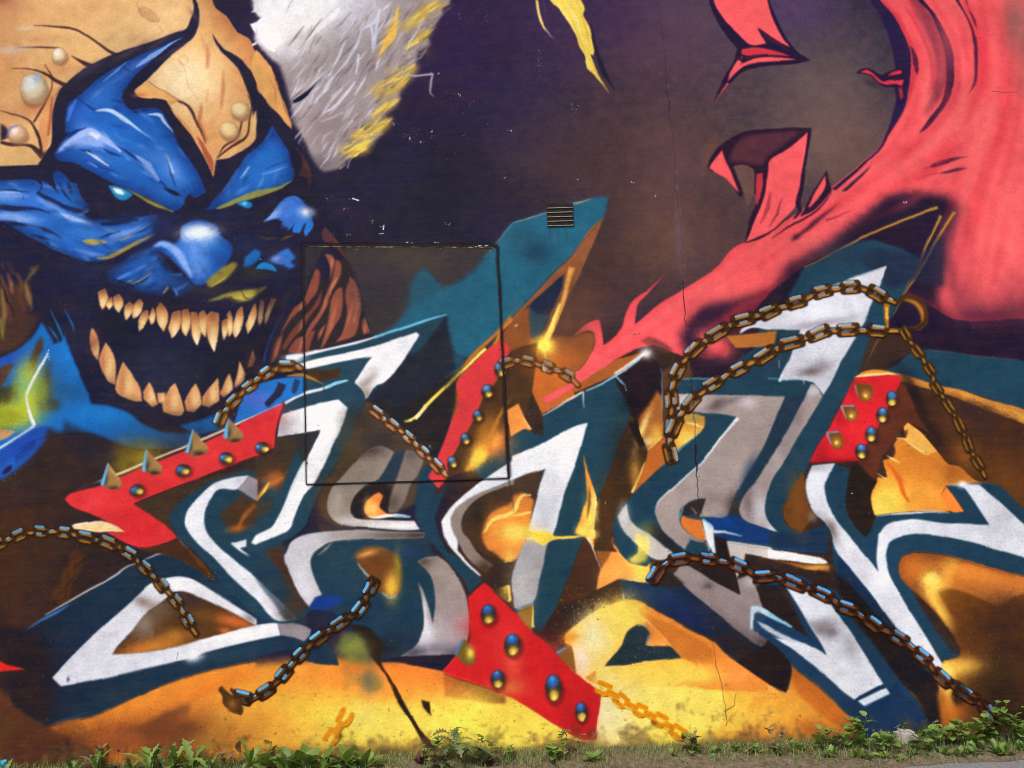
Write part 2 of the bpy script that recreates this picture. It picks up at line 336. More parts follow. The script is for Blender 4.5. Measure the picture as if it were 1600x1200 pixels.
    # loose golden straps
    for s,w in (("230,472 320,430 480,345 640,260 780,200 900,155 1060,95",(2.4,3.2,4,4,4,4,5.5)),("1080,145 1050,220 990,340 930,480 860,600 820,690 770,780",(5,4,4,3,3,3,1)),("1165,125 1110,210 1040,330 960,470 870,610 835,650",(6,4,3.5,3.5,4,2))):
        line('M',s,w,(150,114,58),1.2,.95); line('M',s,tuple(v*.35 for v in w),(214,160,90),.9,.6)
def paint_hair():
    # yellow forelock, top centre
    fill('C',"240,0 230,-120 380,-120 430,0 455,60 440,90 490,180 505,250 520,310 510,350 490,340 520,420 560,500 610,590 560,520 500,455 465,425 455,350 420,290 400,220 350,140 300,60",(246,214,96),1.2,name='painted_hair_lock')
    line('C',"490,150 530,320 580,460 640,565",(2,5,8,1),(30,30,52),2,.8)
    for s,c in (("270,0 340,100 420,240",(255,236,140)),("330,0 400,120 450,260",(255,240,150)),("400,0 440,70",(206,170,90)),("420,60 470,200 490,300",(222,176,70)),("370,120 430,260 470,360",(230,190,80)),("460,230 500,320",(255,232,130)),("480,360 560,510",(190,150,60)),("455,380 480,430",(230,222,240))):
        line('C',s,(1,4,1),c,1.2,.8)
    line('C',"155,0 165,70 185,140 215,190",(4,4,4,2),(240,214,120),1); line('C',"215,185 245,225 265,245",(2.5,1.5,.4),(160,160,190),1); line('C',"200,0 210,80",(1,1),(160,150,170),.8,.4)
    # white fur collar
    fur = fill('W',"392,-80 716,-80 705,2 690,12 694,20 680,40 668,55 672,70 655,80 650,100 640,118 625,140 622,160 602,180 590,200 600,208 575,228 560,235 545,250 530,262 505,268 490,250 478,225 468,205 458,190 455,165 446,130 437,105 425,92 410,75 398,60 402,45 410,30 396,10",(158,146,148),4,name='fur_collar')
    blob('W',455,15,85,60,(254,254,255),1,0,fur); blob('W',420,20,30,30,(254,254,255),.9,0,fur); blob('W',425,55,36,26,(252,252,255),.95,0,fur); blob('W',500,5,50,30,(240,240,250),.8,0,fur); blob('W',440,70,40,30,(232,226,232),.8,30,fur)
    blob('W',560,20,50,30,(214,212,228),.7,0,fur); blob('W',480,110,26,26,(170,156,156),.7,0,fur); blob('W',510,200,40,40,(138,124,126),.7,0,fur); blob('W',540,120,40,30,(160,150,158),.6,0,fur); blob('W',500,255,30,14,(96,86,92),.6,0,fur)
    blob('W',480,150,14,30,(190,186,192),.6,20,fur)
    r = np.random.default_rng(3)
    for i in range(260):
        u = r.random(); v = r.random()
        x = 430+u*215+(1-v)*30; y = -10+v*240+u*10
        if x+y*.75 > 720 or x < 410+y*.28: continue
        l = r.uniform(14, 42); an = math.radians(r.uniform(112, 140))
        dx, dy = math.cos(an)*l, math.sin(an)*l
        c = [(226,226,240),(206,206,224),(122,106,110),(190,188,206),(108,94,100),(240,240,250)][r.integers(6)]
        line('W',"%g,%g %g,%g %g,%g"%(x,y,x+dx*.5+r.normal()*1.5,y+dy*.5,x+dx,y+dy),(.6,r.uniform(1.4,4.2),.4),c,1.5 if i%2 else .7,r.uniform(.3,.75))
    for s,w,c in (("620,510 560,590 500,660 420,710",(2,4,4,.6),(212,214,232)),("720,160 735,240 730,330",(4,5,1),(206,210,230)),("690,480 650,540 615,600",(1,2,1),(236,238,250)),("640,340 640,400 625,465",(3,4,1),(214,216,236)),("780,60 740,140 650,190",(3,6,2),(210,212,230)),("480,820 430,850 415,905",(1,2,.6),(190,186,196)),("600,980 570,1055",(1,2),(170,170,186)),("550,700 480,735 400,760",(1,2,.5),(190,188,200)),("1065,305 1030,360 985,380",(2,2.5,.6),(150,150,160)),("560,250 530,330 470,440",(2,4,1),(216,214,228)),("520,50 470,110 400,170 330,240",(6,8,7,2),(240,234,240)),("380,520 310,610 245,715",(1,4,1),(190,190,200))):
        line('B',s,w,c,.9,.95)
    fill('B',"-10,150 20,125 80,105 140,90 240,70 330,-20 540,-20 430,120 300,180 200,250 120,290 60,285 40,240 15,205",(255,255,255),4,.85); fill('B',"-12,150 20,125 80,105 120,100 130,200 120,330 60,290 40,240 15,205",(255,255,255),1.2,.95); blob('B',300,90,50,30,(255,255,255),.8,-25); blob('B',560,10,50,14,(240,240,250),.6)
    for s,w,c in (("520,60 450,130 370,200 280,290",(5,8,6,1),(250,246,250)),("300,160 250,230 200,290",(1,4,1),(150,130,128)),("420,110 350,200 270,310",(1,3,1),(140,120,118)),("600,70 540,140 490,180",(1,3,1),(150,136,140)),("700,90 650,160 620,180",(1,2.5,1),(176,140,120)),("640,180 630,260 560,330 520,380",(1,3,3,1),(130,116,124)),("770,90 750,180 745,300",(3,5,1),(214,218,236)),("660,180 620,300 540,420 460,500",(2,5,4,1),(206,206,224)),("480,480 440,560 400,600",(5,7,1),(196,198,214))): line('B',s,w,c,.9,.9)
    FE=[("860,150 880,60 905,35 880,130 865,240 800,310 760,365 790,280 830,200",(232,180,80)),("1200,30 1130,60 1060,110 980,180 940,200 860,170 960,110 1020,50 1080,10 1150,0",(226,190,80)),("1110,185 1080,230 1000,270 920,310 980,250 1050,205",(232,196,84)),("1020,390 1000,460 930,540 880,590 780,630 700,560 830,480 900,440 960,410",(214,182,80)),("890,600 870,660 790,720 730,735 760,680 820,640",(236,196,80)),("810,820 740,850 670,870 570,860 620,820 690,780 790,740 860,735 840,790",(232,198,80)),("710,930 705,955 620,975 560,970 500,930 600,900 680,880 750,880",(236,210,84))]
    for k,(s,c) in enumerate(FE):
        fill('B',s,(190,160,84),7,.75); p = pts('B',s)
        for j in range(30 if k else 12):
            w = r.dirichlet(np.ones(len(p))*.35); q = w@p; l = r.uniform(12,34); an = math.radians(r.uniform(28,42))
            cc=[(255,226,110),(206,166,70),(246,204,88),(226,206,120),(176,150,90)][j%5]
            line('W',"%g,%g %g,%g %g,%g"%(q[0]-math.cos(an)*l*.6,q[1]+math.sin(an)*l*.6,q[0],q[1]+r.normal(),q[0]+math.cos(an)*l*.4,q[1]-math.sin(an)*l*.5),(.5,r.uniform(2,4.5),.6),cc,1.3,r.uniform(.5,.9))
    fill('B',FE[0][0],(240,190,90),1.2,.9)
    for j in range(70):                     # tips breaking the outline
        t = r.random(); x = 700-t*165+r.normal()*6; y = 8+t*240+r.normal()*8; l = r.uniform(10,24); an = math.radians(r.uniform(25,45))
        line('W',"%g,%g %g,%g"%(x-math.cos(an)*l,y+math.sin(an)*l,x+math.cos(an)*4,y-math.sin(an)*4),(3.2,.4),[(140,128,128),(206,176,84),(120,110,112),(110,104,70)][j%4],1.3,.7)
    for s in ("0,10 40,60 70,100","30,-20 70,50 75,110","110,-10 80,60 85,110","170,-10 130,50 130,100","215,-10 190,40","235,0 215,40","-10,60 30,95 60,110"):
        line('B',s,(.8,3,4),(244,244,252),.8)
    fill('B',"0,140 30,110 80,100 60,200 20,210",(252,252,255),1.5); line('B',"-30,75 0,60 -5,20",(1,6,1),(245,245,252),1,.9)
    fill('A',"1560,150 1600,140 1600,210 1580,190",(250,250,255),.8); line('A',"1480,290 1540,300 1610,265",(.6,5,3),(235,235,245),1)
    fill('B',"385,510 330,560 230,630 235,650 300,620 350,560",(30,28,48),1)
    line('B',"910,465 1000,475 1108,462",(1,3,3),(176,172,180),.8); line('B',"1108,460 1095,520 1090,580 1115,605",(3,3,2.5,.6),(168,164,172),.8)
    blob('B',1080,340,10,14,(90,84,60),.3)
    # chipped spots in the dark coat
    for x,y,rx,ry,n in ((1440,80,9,9,10),(1280,90,6,4,6),(1340,680,5,7,9),(960,860,9,4,14),(1000,810,5,4,8),(1100,830,4,5,8),(1420,750,6,4,5),(880,770,5,4,4),(1240,640,12,12,10),(1310,870,6,6,4)):
        speck('B',x,y,rx,ry,n,(190,160,150),.35,.9,.7)
    for x,y in ((1275,592),(865,775),(1102,826),(1150,460),(1555,1115),(960,868),(1040,888),(1590,810)): speck('B',x,y,2,1.2,3,(235,232,228),.6,1.3)
    speck('C',170,370,3,14,26,(200,190,190),.4,.8,.7); speck('C',395,665,3,6,6,(190,186,180),.5,.9); speck('W',770,120,90,60,30,(120,90,90),.3,.7,.5); speck('W',700,290,90,60,26,(130,110,100),.3,.8,.5)
    for x,y in ((610,44),(795,225),(730,190),(1190,195),(560,270),(555,100),(465,40)): speck('K',x,y,3,2,5,(214,206,200),.4,1.1,.8)
    line('K',"800,208 795,240",(1.2,2),(230,228,226),.6); line('K',"600,40 645,52",(2,1.4),(220,216,212),.6); line('K',"770,262 800,258",(1,1.2),(210,206,204),.6)
    speck('C',410,1125,1,1,2,(230,226,220),.8,1.1); speck('C',760,1138,2,.5,2,(230,226,220),.7,1); speck('L',898,20,.8,.8,2,(230,230,230),.7,.9); speck('M',860,64,1.6,.8,4,(245,240,245),.7,1.1)
# ---------------------------------------------------------------- the mural: blue fanged face
def paint_face():
    head = fill('W',"-150,-100 318,-100 333,6 352,25 370,50 388,60 398,80 412,95 425,110 437,142 447,168 456,201 440,210 425,215 400,270 340,300 100,300 -60,280 -180,200",TN,.9,name='tan_helmet')
    DK=(38,37,62)
    for x,y,rx,ry,c,a in ((-10,-10,50,40,(140,70,56),.9),(20,30,60,40,(196,140,100),.6),(70,50,80,25,(214,170,120),.7),(290,130,50,45,(250,220,172),.95),(250,30,50,40,(238,200,150),.7),(190,60,50,30,(206,170,124),.6),(350,40,40,40,(228,170,112),.8),(20,180,40,20,(214,156,108),.8),(60,170,30,14,(200,130,90),.7),(90,110,50,14,(214,150,104),.6),(360,200,40,40,(236,180,118),.8),(330,220,26,40,(214,146,96),.6),(390,120,30,50,(226,160,106),.8),(10,240,50,12,(226,184,130),.8),(115,50,60,10,(228,184,130),.5),(60,60,30,8,(206,140,100),.5)):
        blob('W',x,y,rx,ry,c,a,0,head)
    inner(head,(170,100,62),34,.7); blob('W',285,120,46,40,(254,228,182),.8,0,head); blob('W',0,110,40,70,(206,140,94),.6,0,head); blob('W',100,20,90,22,(216,166,112),.6,0,head); blob('W',380,100,20,50,(222,152,98),.6,0,head)
    # stains and hairline wear in the tan
    fill('A',"860,50 900,40 960,70 1000,130 960,140 900,110 870,80",(200,150,104),1.2,.7); line('A',"850,10 870,60 880,90 930,130 990,140 1000,100",(.8,1),(130,90,60),.7,.6); line('A',"980,150 1020,200",(1,4),(214,160,110),1.4,.7)
    line('A',"1110,370 1140,410 1160,460 1180,540 1240,630",(1.2,1,.8),(150,100,64),.8,.45); line('A',"1120,390 1150,410 1180,380 1155,345 1140,360",(.8,.8),(140,96,66),.7,.5); speck('A',1140,380,6,4,8,(140,96,66),.4,.8,.6); speck('A',870,210,14,5,12,(190,130,90),.5,1.2,.5)
    line('A',"820,150 700,230 620,260",(1,9,2),(206,164,112),3,.5); line('A',"930,180 830,260 780,290",(1,6,1),(196,150,100),2.5,.5); line('A',"560,90 740,105",(1,6),(190,170,150),3,.4)
    line('A',"1290,270 1300,350 1295,430",(1,6,3),(190,120,82),2.5,.85); line('A',"1400,440 1395,560 1385,680",(2,6,3),(190,122,84),2.5,.85); line('A',"1250,200 1280,300",(1,5),(214,156,106),2,.6); line('A',"1260,650 1245,760 1290,880",(2,6,4),(170,92,64),3,.8); line('A',"1300,560 1290,640",(1,4),(214,150,100),2,.6)
    line('A',"1540,240 1570,330 1590,420",(1,5,8),(200,136,90),2,.7)
    # creases
    for s,w in (("210,155 330,165 470,182 540,220 620,275 690,325 760,350",(.8,2,3.5,3,3,4,6)),("110,298 250,295 375,300",(1,2.5,2)),("445,348 490,375 540,400 600,420",(1,4,7,6)),("70,428 190,432 280,460 340,500 410,530",(.8,1.5,3,5,7)),("280,400 310,450 330,500",(.6,2,3)),("0,690 80,712 150,735 190,760 215,800 240,860 270,960",(1,2,2,3,5,6,9)),("325,500 322,560 280,650 235,725 210,765",(1.5,2,2.5,3,3)),("375,540 330,620 300,700",(1,3,2)),("0,890 60,905 160,910 200,920 270,980",(5,6,3,7,12)),("920,505 1000,560 1100,620 1180,670 1220,740 1290,900",(1,2.4,3,4.5,3,1)),("1545,590 1575,660 1560,760 1540,850 1460,910 1390,960 1355,990",(1,3,2.5,3,5,3,2)),("1512,755 1500,810 1470,870 1400,920 1365,975",(2.5,3,3,3,1))):
        line('A',s,w,(64,40,44),.9,.95)
    line('A',"20,640 60,690 0,660",(1,2),(190,120,90),2,.4); fill('A',"330,560 372,545 330,640 320,740 310,850 290,930 270,960 255,870 245,780 280,690",(220,156,104),1.6); line('A',"325,600 318,720 300,850",(2,5,3),(170,90,62),2,.8)
    fill('A',"0,770 40,800 60,860 0,880",(58,44,60),3); blob('A',120,1000,30,8,(214,170,110),.8)
    fill('A',"40,930 150,935 230,980 220,1030 0,1045 -200,1045 -200,930",(214,172,116),3,.9); fill('A',"0,1050 60,1042 200,1038 330,1030 330,1110 230,1120 0,1125 -300,1125 -300,1050",(60,42,42),2)
    # helmet studs
    for x,y,r,ry,c in ((370,350,12,13,(232,206,168)),(212,555,22,25,(222,206,178)),(108,838,15,15,(226,180,140)),(1502,690,15,14,(244,208,150)),(1434,818,15,14,(244,204,144))):
        px,py = x/4,y/4
        lay(raster(to_cv(ellipse(px+2,py+r*.35,r*1.05,ry*.95)),3),(150,96,66),.7,None,3)
        m = lay(raster(to_cv(ellipse(px,py,r,ry)),1),(168,140,110),1,None,1)
        lay(raster(to_cv(ellipse(px-r*.12,py-ry*.18,r*.85,ry*.8)),r*.3),c,1,m,3); lay(raster(to_cv(ellipse(px-r*.25,py-ry*.35,r*.4,ry*.4)),r*.25),(246,240,232) if x<1000 else (252,226,176),.9,m,3)
        PARTS.append(('stud',None,to_wall(ellipse(px,py,r,ry))))
    blob('A',225,490,5,10,(150,190,230),.8,15); blob('A',190,520,6,8,(214,232,240),.9); line('A',"40,860 60,800 110,785",(4,5,2),(110,120,200),2,.7); blob('A',110,300,26,4,(200,190,190),.5); blob('A',60,320,20,6,(206,196,196),.5); blob('A',160,175,14,4,(226,206,184),.6)
    # dark mask around the blue
    fill('W',"297,-20 310,12 306,52 287,72 262,92 240,115 225,130 210,140 217,150 257,156 272,175 292,200 310,230 325,252 332,277 338,250 360,246 390,228 400,214 398,190 392,160 384,135 372,108 358,92 345,80 335,65 331,52 340,66 352,78 370,88 384,102 400,125 402,140 410,150 420,165 437,180 450,195 455,202 462,220 475,240 480,262 485,280 505,330 500,400 470,420 470,520 440,620 400,640 330,655 250,668 180,665 140,630 100,560 80,500 0,470 -90,430 -90,262 60,258 70,240 80,225 82,178 92,142 105,128 120,115 145,100 175,85 215,72 250,60 275,50 290,45 297,30 303,12",DK,1.0,name='dark_mask')
    fill('B',"0,310 60,370 100,440 120,520 155,600 175,680 220,770 215,800 180,760 130,700 90,650 40,590 10,530 -30,420",(232,170,104),.9); line('B',"80,480 120,560 125,660",(1,3,1),(190,120,76),1.2,.7); fill('B',"0,690 5,720 0,800 -25,850 -20,760",(232,190,130),.8)
    fill('A',"1120,625 1040,625 1090,690 1170,780 1220,850 1270,900 1310,960 1335,1010 1330,1110 1310,1050 1270,960 1210,860 1150,790 1060,660",(226,156,100),.9); fill('A',"1225,845 1275,900 1315,970 1335,1020 1328,1100 1300,1020",(170,94,66),1.5)
    fill('A',"835,570 920,505 980,545 1060,590 1120,625 1030,620 950,612 880,605",(236,178,112),.9); blob('A',880,590,12,4,(206,120,76),.8); line('A',"1345,990 1350,1040 1350,1060",(1,2,.5),(120,110,160),.8,.5)
    fill('B',"255,920 290,970 330,1040 345,1110 335,1190 325,1120 270,1100 290,1020",(112,62,56),1.6)
    for x,y,rx,ry in ((560,430,30,8),(800,330,40,6),(1000,260,30,5),(1210,100,4,16),(1080,320,24,4)): blob('A',x,y,rx,ry,(92,76,90),.5,-32)
    # brow and horn
    br = fill('W',"288,57 262,69 232,81 200,96 175,109 152,124 130,145 107,164 103,185 103,207 112,204 97,222 85,240 92,250 120,255 140,266 174,284 197,294 234,310 272,331 285,322 290,308 296,302 305,309 312,306 321,301 315,285 307,270 297,252 282,230 265,195 255,177 245,170 215,171 205,172 192,160 190,147 197,135 212,117 240,92 265,72",(40,104,188),1.0,name='blue_brow')
    for x,y,rx,ry,c,a,ro in ((215,100,40,10,(112,150,232),.8,-38),(270,72,20,5,(160,188,246),.8,-40),(160,140,40,18,(58,116,204),.8,-40),(150,215,40,12,(130,166,240),.9,35),(125,225,30,8,(170,190,250),.5,10),(180,245,50,16,(46,112,196),.8,30),(270,265,14,30,(110,150,226),.85,-30),(245,250,30,14,(70,126,208),.8,40),(270,300,26,20,(40,110,190),.8,0),(215,185,40,14,(34,100,186),.7,20),(300,280,8,24,(36,110,190),.8,-15),(120,180,14,20,(52,104,200),.7,0)):
        blob('W',x,y,rx,ry,c,a,ro,br)
    inner(br,(22,56,128),16,.75)
    fill('A',"350,960 400,890 480,840 560,815 620,840 690,890 760,950 680,910 640,890 660,950 600,920 540,905 460,900 400,940",(150,176,246),2.2,.85,clip=br)
    for s,w,c in (("600,690 680,690 760,730 880,820 940,860",(2,5,4,3,.6),(176,204,246)),("920,718 1000,720 1030,760 1090,830",(.6,5,3,1),(170,200,244)),("720,720 800,770",(.6,2),(200,220,250)),("540,945 600,985 680,1040",(1,4,1),(206,216,252)),("550,1010 610,1045",(1,3),(170,190,246)),("1030,960 1080,1080",(1,2),(160,190,240)),("640,820 750,950",(1,3),(170,196,250)),("1130,240 1040,300 960,360",(.6,2,1),(190,214,250)),("800,380 730,440 640,510",(1,3,1),(130,166,236)),("830,960 900,1030 990,1130",(2,8,3),(112,150,226))):
        line('A',s,w,c,1,.9,br)
    for s,w in (("770,610 800,650 860,690 940,680",(3,10,8,2)),("470,600 540,655 600,690 620,680",(1,2,3,1)),("690,620 760,640",(1,2.5)),("740,390 800,440 840,455",(1,1.5,1)),("420,850 470,820 540,800",(6,5,1)),("500,935 560,945 600,990",(1,5,1)),("620,920 700,960 760,980",(1,5,1)),("690,890 780,945 880,1010 960,1090 1040,1170",(1,4,4,5,2)),("1100,1180 1070,1090 1040,960",(1,3,1)),("990,680 1060,800 1100,860",(2,2,.5)),("530,1000 640,1050 760,1090",(1,2,.6))):
        line('A',s,w,(24,44,104),1.6,.8,br)
    fill('E',"1360,170 1420,190 1500,230 1470,240 1400,210",(22,34,70),1.3); fill('F',"-40,170 30,205 130,245 60,240",(22,34,70),1.3)
    for s in ("160,130 185,200 200,215","230,150 240,220 245,250","275,140 300,200"): line('F',s,(1,3.5,1),(26,70,140),1.2,.7)
    line('E',"1060,190 1150,240 1280,310 1450,385",(1,4,6,2),(150,140,76),1.2,.95); line('E',"940,140 1040,190",(1,2),(70,60,50),1,.6)
    # right brow
    rb = fill('W',"425,196 437,217 450,237 454,257 460,268 457,280 440,292 419,300 391,311 365,318 340,325 322,328 335,312 348,297 365,273 374,260 385,244 400,232 415,217",(42,112,196),.9,name='blue_brow')
    for s,w,c in (("F 690,0 650,60 615,105",(3,3,1),(200,220,250)),("880,10 820,40 770,50",(1,5,1),(130,170,240)),("B 40,880 80,850 110,800",(1,4,1),(120,170,240)),("20,990 80,980 140,970",(2,4,1),(120,160,236)),("F 450,240 540,120 600,20",(2,8,4),(90,140,220)),("B 30,1090 120,1070 200,1040",(1,4,2),(110,156,230))):
        line('W',s,w,c,1.4,.85,rb)
    for s in ("B 50,1060 130,1030 190,1010","F 950,90 1020,60","700,190 800,150 900,140","-40,0"): 
        if ' ' in s: line('W',s,(1,2,1),(24,50,110),1.2,.8,rb)
    inner(rb,(24,56,126),14,.75)
    fill('F',"400,350 480,310 600,260 700,215 800,190 930,165 1060,110 960,180 830,232 700,275 560,316 450,350",(168,156,64),2,.85)
    # eyes
    m=fill('E',"905,165 960,160 1040,190 1110,235 1060,275 1010,282 950,240",(40,130,180),1.2,name='eye'); blob('E',1000,210,9,5,(140,220,244),.9,25,m); fill('E',"940,180 1010,195 1040,235 990,225",(244,250,255),1)
    m=fill('F',"590,312 650,285 720,305 715,335 690,350 640,335",(34,130,196),1.2,name='eye'); blob('F',655,308,4,3,(110,220,244),.95)
    # left cheek streaks
    ck = fill('E',"-400,120 0,118 120,112 250,112 310,130 360,170 350,120 400,150 480,220 500,250 460,150 440,60 480,40 540,80 580,130 640,150 660,220 700,290 750,330 740,380 700,400 760,440 860,450 960,445 1060,430 1200,420 1310,405 1320,520 1290,580 1180,640 1040,700 920,755 830,785 720,790 640,775 540,730 420,680 300,610 220,570 0,455 -400,440",(40,100,182),1.6,name='blue_cheek')
    for x,y,rx,ry,c,a,ro in ((60,250,30,12,(110,150,230),.8,5),(100,420,40,9,(150,180,246),.9,8),(330,290,30,14,(66,120,210),.8,30),(640,440,30,5,(170,196,248),.8,20),(420,190,16,14,(36,96,170),.8,0),(800,560,60,12,(66,128,212),.8,0),(1080,530,50,10,(90,130,220),.8,-25),(700,720,40,8,(46,110,196),.9,5),(600,620,40,14,(50,110,196),.8,20),(1230,470,18,10,(60,110,180),.8,-20),(620,260,10,24,(38,96,150),.6,-20)):
        blob('E',x,y,rx,ry,c,a,ro,ck)
    inner(ck,(24,54,116),13,.75)
    line('E',"-30,212 60,215 180,222",(5,3,.5),(190,206,250),1,.95)
    for s,w in (("0,335 100,350 300,355 420,390",(10,8,4,1)),("-40,200 120,195 240,215",(1,3,1)),("310,215 380,260 480,310 600,360 760,390",(5,7,6,8,3)),("0,470 150,480 300,500 450,560 520,600",(8,7,3,6,1)),("250,560 340,590 420,620",(1,4,1)),("840,480 960,465 1040,440 1160,445",(4,10,14,2)),("820,600 900,570 1000,540",(1,3,1)),("760,650 830,640",(1,2.5)),("480,120 540,230 600,300",(1,4,1)),("330,130 350,180 330,210",(2,4,1)),("560,130 600,220",(2,6)),("200,240 190,270",(1,2))):
        line('E',s,w,(30,34,62),2,.85)
    fill('E',"500,380 600,420 720,465 640,455 560,430",(190,208,250),1.3,.9)
    fill('E',"680,620 760,605 860,620 900,635 820,650 740,655",(206,172,72),1.6,.95); line('E',"900,640 1000,610 1130,560 1220,490",(1,3,3,1),(110,140,160),1.5,.8); line('E',"1010,620 1100,570",(1,4),(170,150,90),1.5,.7)
    line('E',"810,765 920,750 1040,690 1160,625 1300,560",(2,7,6,5,2),(182,150,64),2,.85)
    line('E',"380,640 560,740 700,800 860,800",(1,5,5,3),(34,30,44),2,.6)
    for x,y,rx,ry,a in ((1340,450,12,16,.95),(1330,540,14,14,.9),(1300,600,12,8,.7),(780,400,14,10,.8),(760,330,10,14,.6)): blob('E',x,y,rx,ry,DK,a)
    line('E',"1290,470 1200,530 1080,580",(1,4,1),(30,34,62),2,.6)
    # muzzle and nose
    nz = fill('F',"130,500 240,455 340,465 420,510 445,580 530,650 545,700 500,800 430,900 350,960 280,985 220,960 160,890 100,820 20,750 -60,700 -125,690 -100,650 -40,625 60,645 130,600",(44,108,196),3,name='blue_nose')
    for x,y,rx,ry,c,a,ro in ((160,580,9,14,(170,200,248),.8,-30),(240,700,26,30,(104,152,234),.85,0),(290,850,18,24,(124,164,242),.8,10),(400,690,22,30,(38,108,192),.8,0),(330,620,20,16,(130,172,240),.6,0),(440,780,14,26,(34,86,160),.7,30),(270,545,26,11,(236,245,255),1,0),(270,535,34,12,(220,234,255),.6,0)): blob('F',x,y,rx,ry,c,a,ro,nz)
    inner(nz,(26,62,138),12,.6); blob('F',270,545,26,11,(236,245,255),1); line('F',"-110,675 -40,645 50,680 120,755 170,840 215,930",(3,9,12,12,9,3),(150,182,248),2.2,.9); fill('F',"-85,715 -40,720 30,765 90,830 130,890 100,895 40,845 -30,790",(40,36,52),1.8,.95); line('F',"180,640 175,740 205,850",(1,4,1),(60,110,200),2,.5)
    line('F',"140,560 170,600 190,610",(1,2,1),(60,90,170),1,.6); line('F',"270,945 300,900 340,830",(3,5,2),(60,106,196),2.5,.6)
    lc = fill('E',"900,880 980,840 1080,760 1200,700 1290,680 1340,760 1400,860 1500,930 1580,980 1600,1010 1480,1070 1440,1020 1400,1000 1350,1060 1230,1045 1150,1030 1080,980 980,965 930,945",(44,100,178),5,.95,name='blue_muzzle'); inner(lc,(28,48,96),12,.8)
    for s,w,c in (("960,950 1060,900 1230,820",(4,8,1),(76,130,220)),("1080,985 1160,960 1270,880",(1,3,1),(180,160,80)),("1040,980 1100,950",(1,3),(150,150,90)),("1120,1000 1250,925",(1,3),(40,40,50)),("1200,1040 1300,980",(1,3),(30,50,110)),("1360,1060 1400,1005",(2,3),(190,160,100)),("1440,1010 1480,1075",(2,5),(60,130,210)),("1320,760 1400,850",(3,6),(36,44,80)),("940,940 1040,970 1120,1010",(3,4,2),(30,32,50)),("1400,900 1520,900",(2,6),(40,96,160))): line('E',s,w,c,1.3,.9)
    fill('F',"330,950 400,890 480,830 560,790 600,810 560,880 480,960 400,1000 350,1010",(160,146,60),3,.85); line('F',"370,1005 440,960 500,920",(1,3,1),(196,176,80),1.2,.9); line('F',"490,830 520,790",(1,2),(40,60,90),1,.6)
    fill('F',"330,1130 420,1090 540,1050 660,1030 760,1020 840,1000 800,1040 740,1080 680,1115 620,1125 560,1110 520,1090 440,1110",(160,150,64),2.5,.95); blob('F',640,1085,14,6,(210,186,90),.7,-10); line('F',"525,1080 560,1115 620,1120",(1,2,1),(50,46,40),.8,.9); line('F',"615,1030 655,1095 690,1105",(1,2,1),(50,46,40),.8,.9)
    # right cheek shards
    m=fill('F',"800,465 870,400 950,300 1010,255 1080,250 1180,330 1240,385 1215,420 1225,500 1160,585 1150,550 1175,460 1150,480 1110,555 1050,550 1060,500 1080,460 1030,520 1005,530 1020,500 950,515 960,460 900,440",(66,122,214),.9,name='blue_cheek'); blob('F',1170,375,12,8,(244,248,255),1); blob('F',880,410,20,7,(150,180,246),.9,-38,m); blob('F',1100,510,20,10,(40,120,204),.8,0,m); blob('F',1190,520,6,14,(36,130,214),.8,15,m); line('F',"1030,250 1120,320",(2,1),(40,80,160),.9,.7); line('F',"980,420 1010,405",(1,2),(130,170,240),1,.6)
    for x,y in ((960,500),(900,470)): blob('F',x,y,6,6,DK,.6)
    fill('F',"740,680 790,710 770,770 700,830 650,840 660,760",(38,118,196),2.5,.9); fill('F',"745,850 790,800 850,800 900,835 920,880 850,860",(34,136,210),1.2,name=None); m=fill('F',"870,790 930,720 1010,680 1080,760 1030,800 1080,830 1030,855 980,830 910,810",(56,120,206),2.5,.95); blob('F',910,770,10,6,(130,150,230),.9); speck('F',785,770,.6,.6,2,(240,240,245),.8,1)
    for s,c in (("760,580 850,600 930,590",(96,72,50)),("940,620 1000,590 1060,570",(120,90,40)),("600,560 700,620",(80,66,50)),("560,700 640,660",(60,60,60))): line('F',s,(1,5,1),c,2,.6)
    # rough dark texture flecks across the dark coat of the face
    r=np.random.default_rng(5)
    for i in range(700):
        x,y=r.uniform(20,500),r.uniform(290,660)
        y0,x0=to_cv(np.array([[x,y]]))[0][::-1].astype(int)
        if 0<=y0<CH and 0<=x0<CW and CV[y0,x0].sum()<190:
            line('W',"%g,%g %g,%g"%(x,y,x+r.uniform(4,16),y+r.normal()*1.5),(.6,1.6),[(70,50,44),(34,40,78),(56,44,42),(30,34,66)][i%4],1,.6)
    # airbrushed wrinkles inside the blue and faint sinew on the dark coat
    def streaks(m, box, an, n, cols, w, a, ln=(14,44), curve=6, soft=2.6):
        for k in range(n):
            x,y=r.uniform(box[0],box[2]),r.uniform(box[1],box[3]); t=math.radians(an+r.normal()*10); l=r.uniform(*ln)
            dx,dy=math.cos(t)*l,math.sin(t)*l; c=r.normal()*curve
            q=smooth(np.array([(x,y),(x+dx*.5-dy/l*c,y+dy*.5+dx/l*c),(x+dx,y+dy)]),False); q=np.array([(1-u)**2*q[0]+2*u*(1-u)*q[len(q)//2]+u*u*q[-1] for u in np.linspace(0,1,9)])
            lay(raster(to_cv(stroke_poly(q,[.4,r.uniform(*w),.4])),soft),cols[k%len(cols)],a*r.uniform(.4,1),m,3)
    BC=[(24,62,138),(96,150,232),(30,74,156),(70,128,214),(20,52,120),(134,172,242)]
    streaks(br,(90,160,330,320),32,70,BC,(2,7),.6); streaks(br,(120,60,280,160),-38,26,BC,(2,7),.5); streaks(rb,(330,200,460,320),-50,40,BC,(2,6),.6)
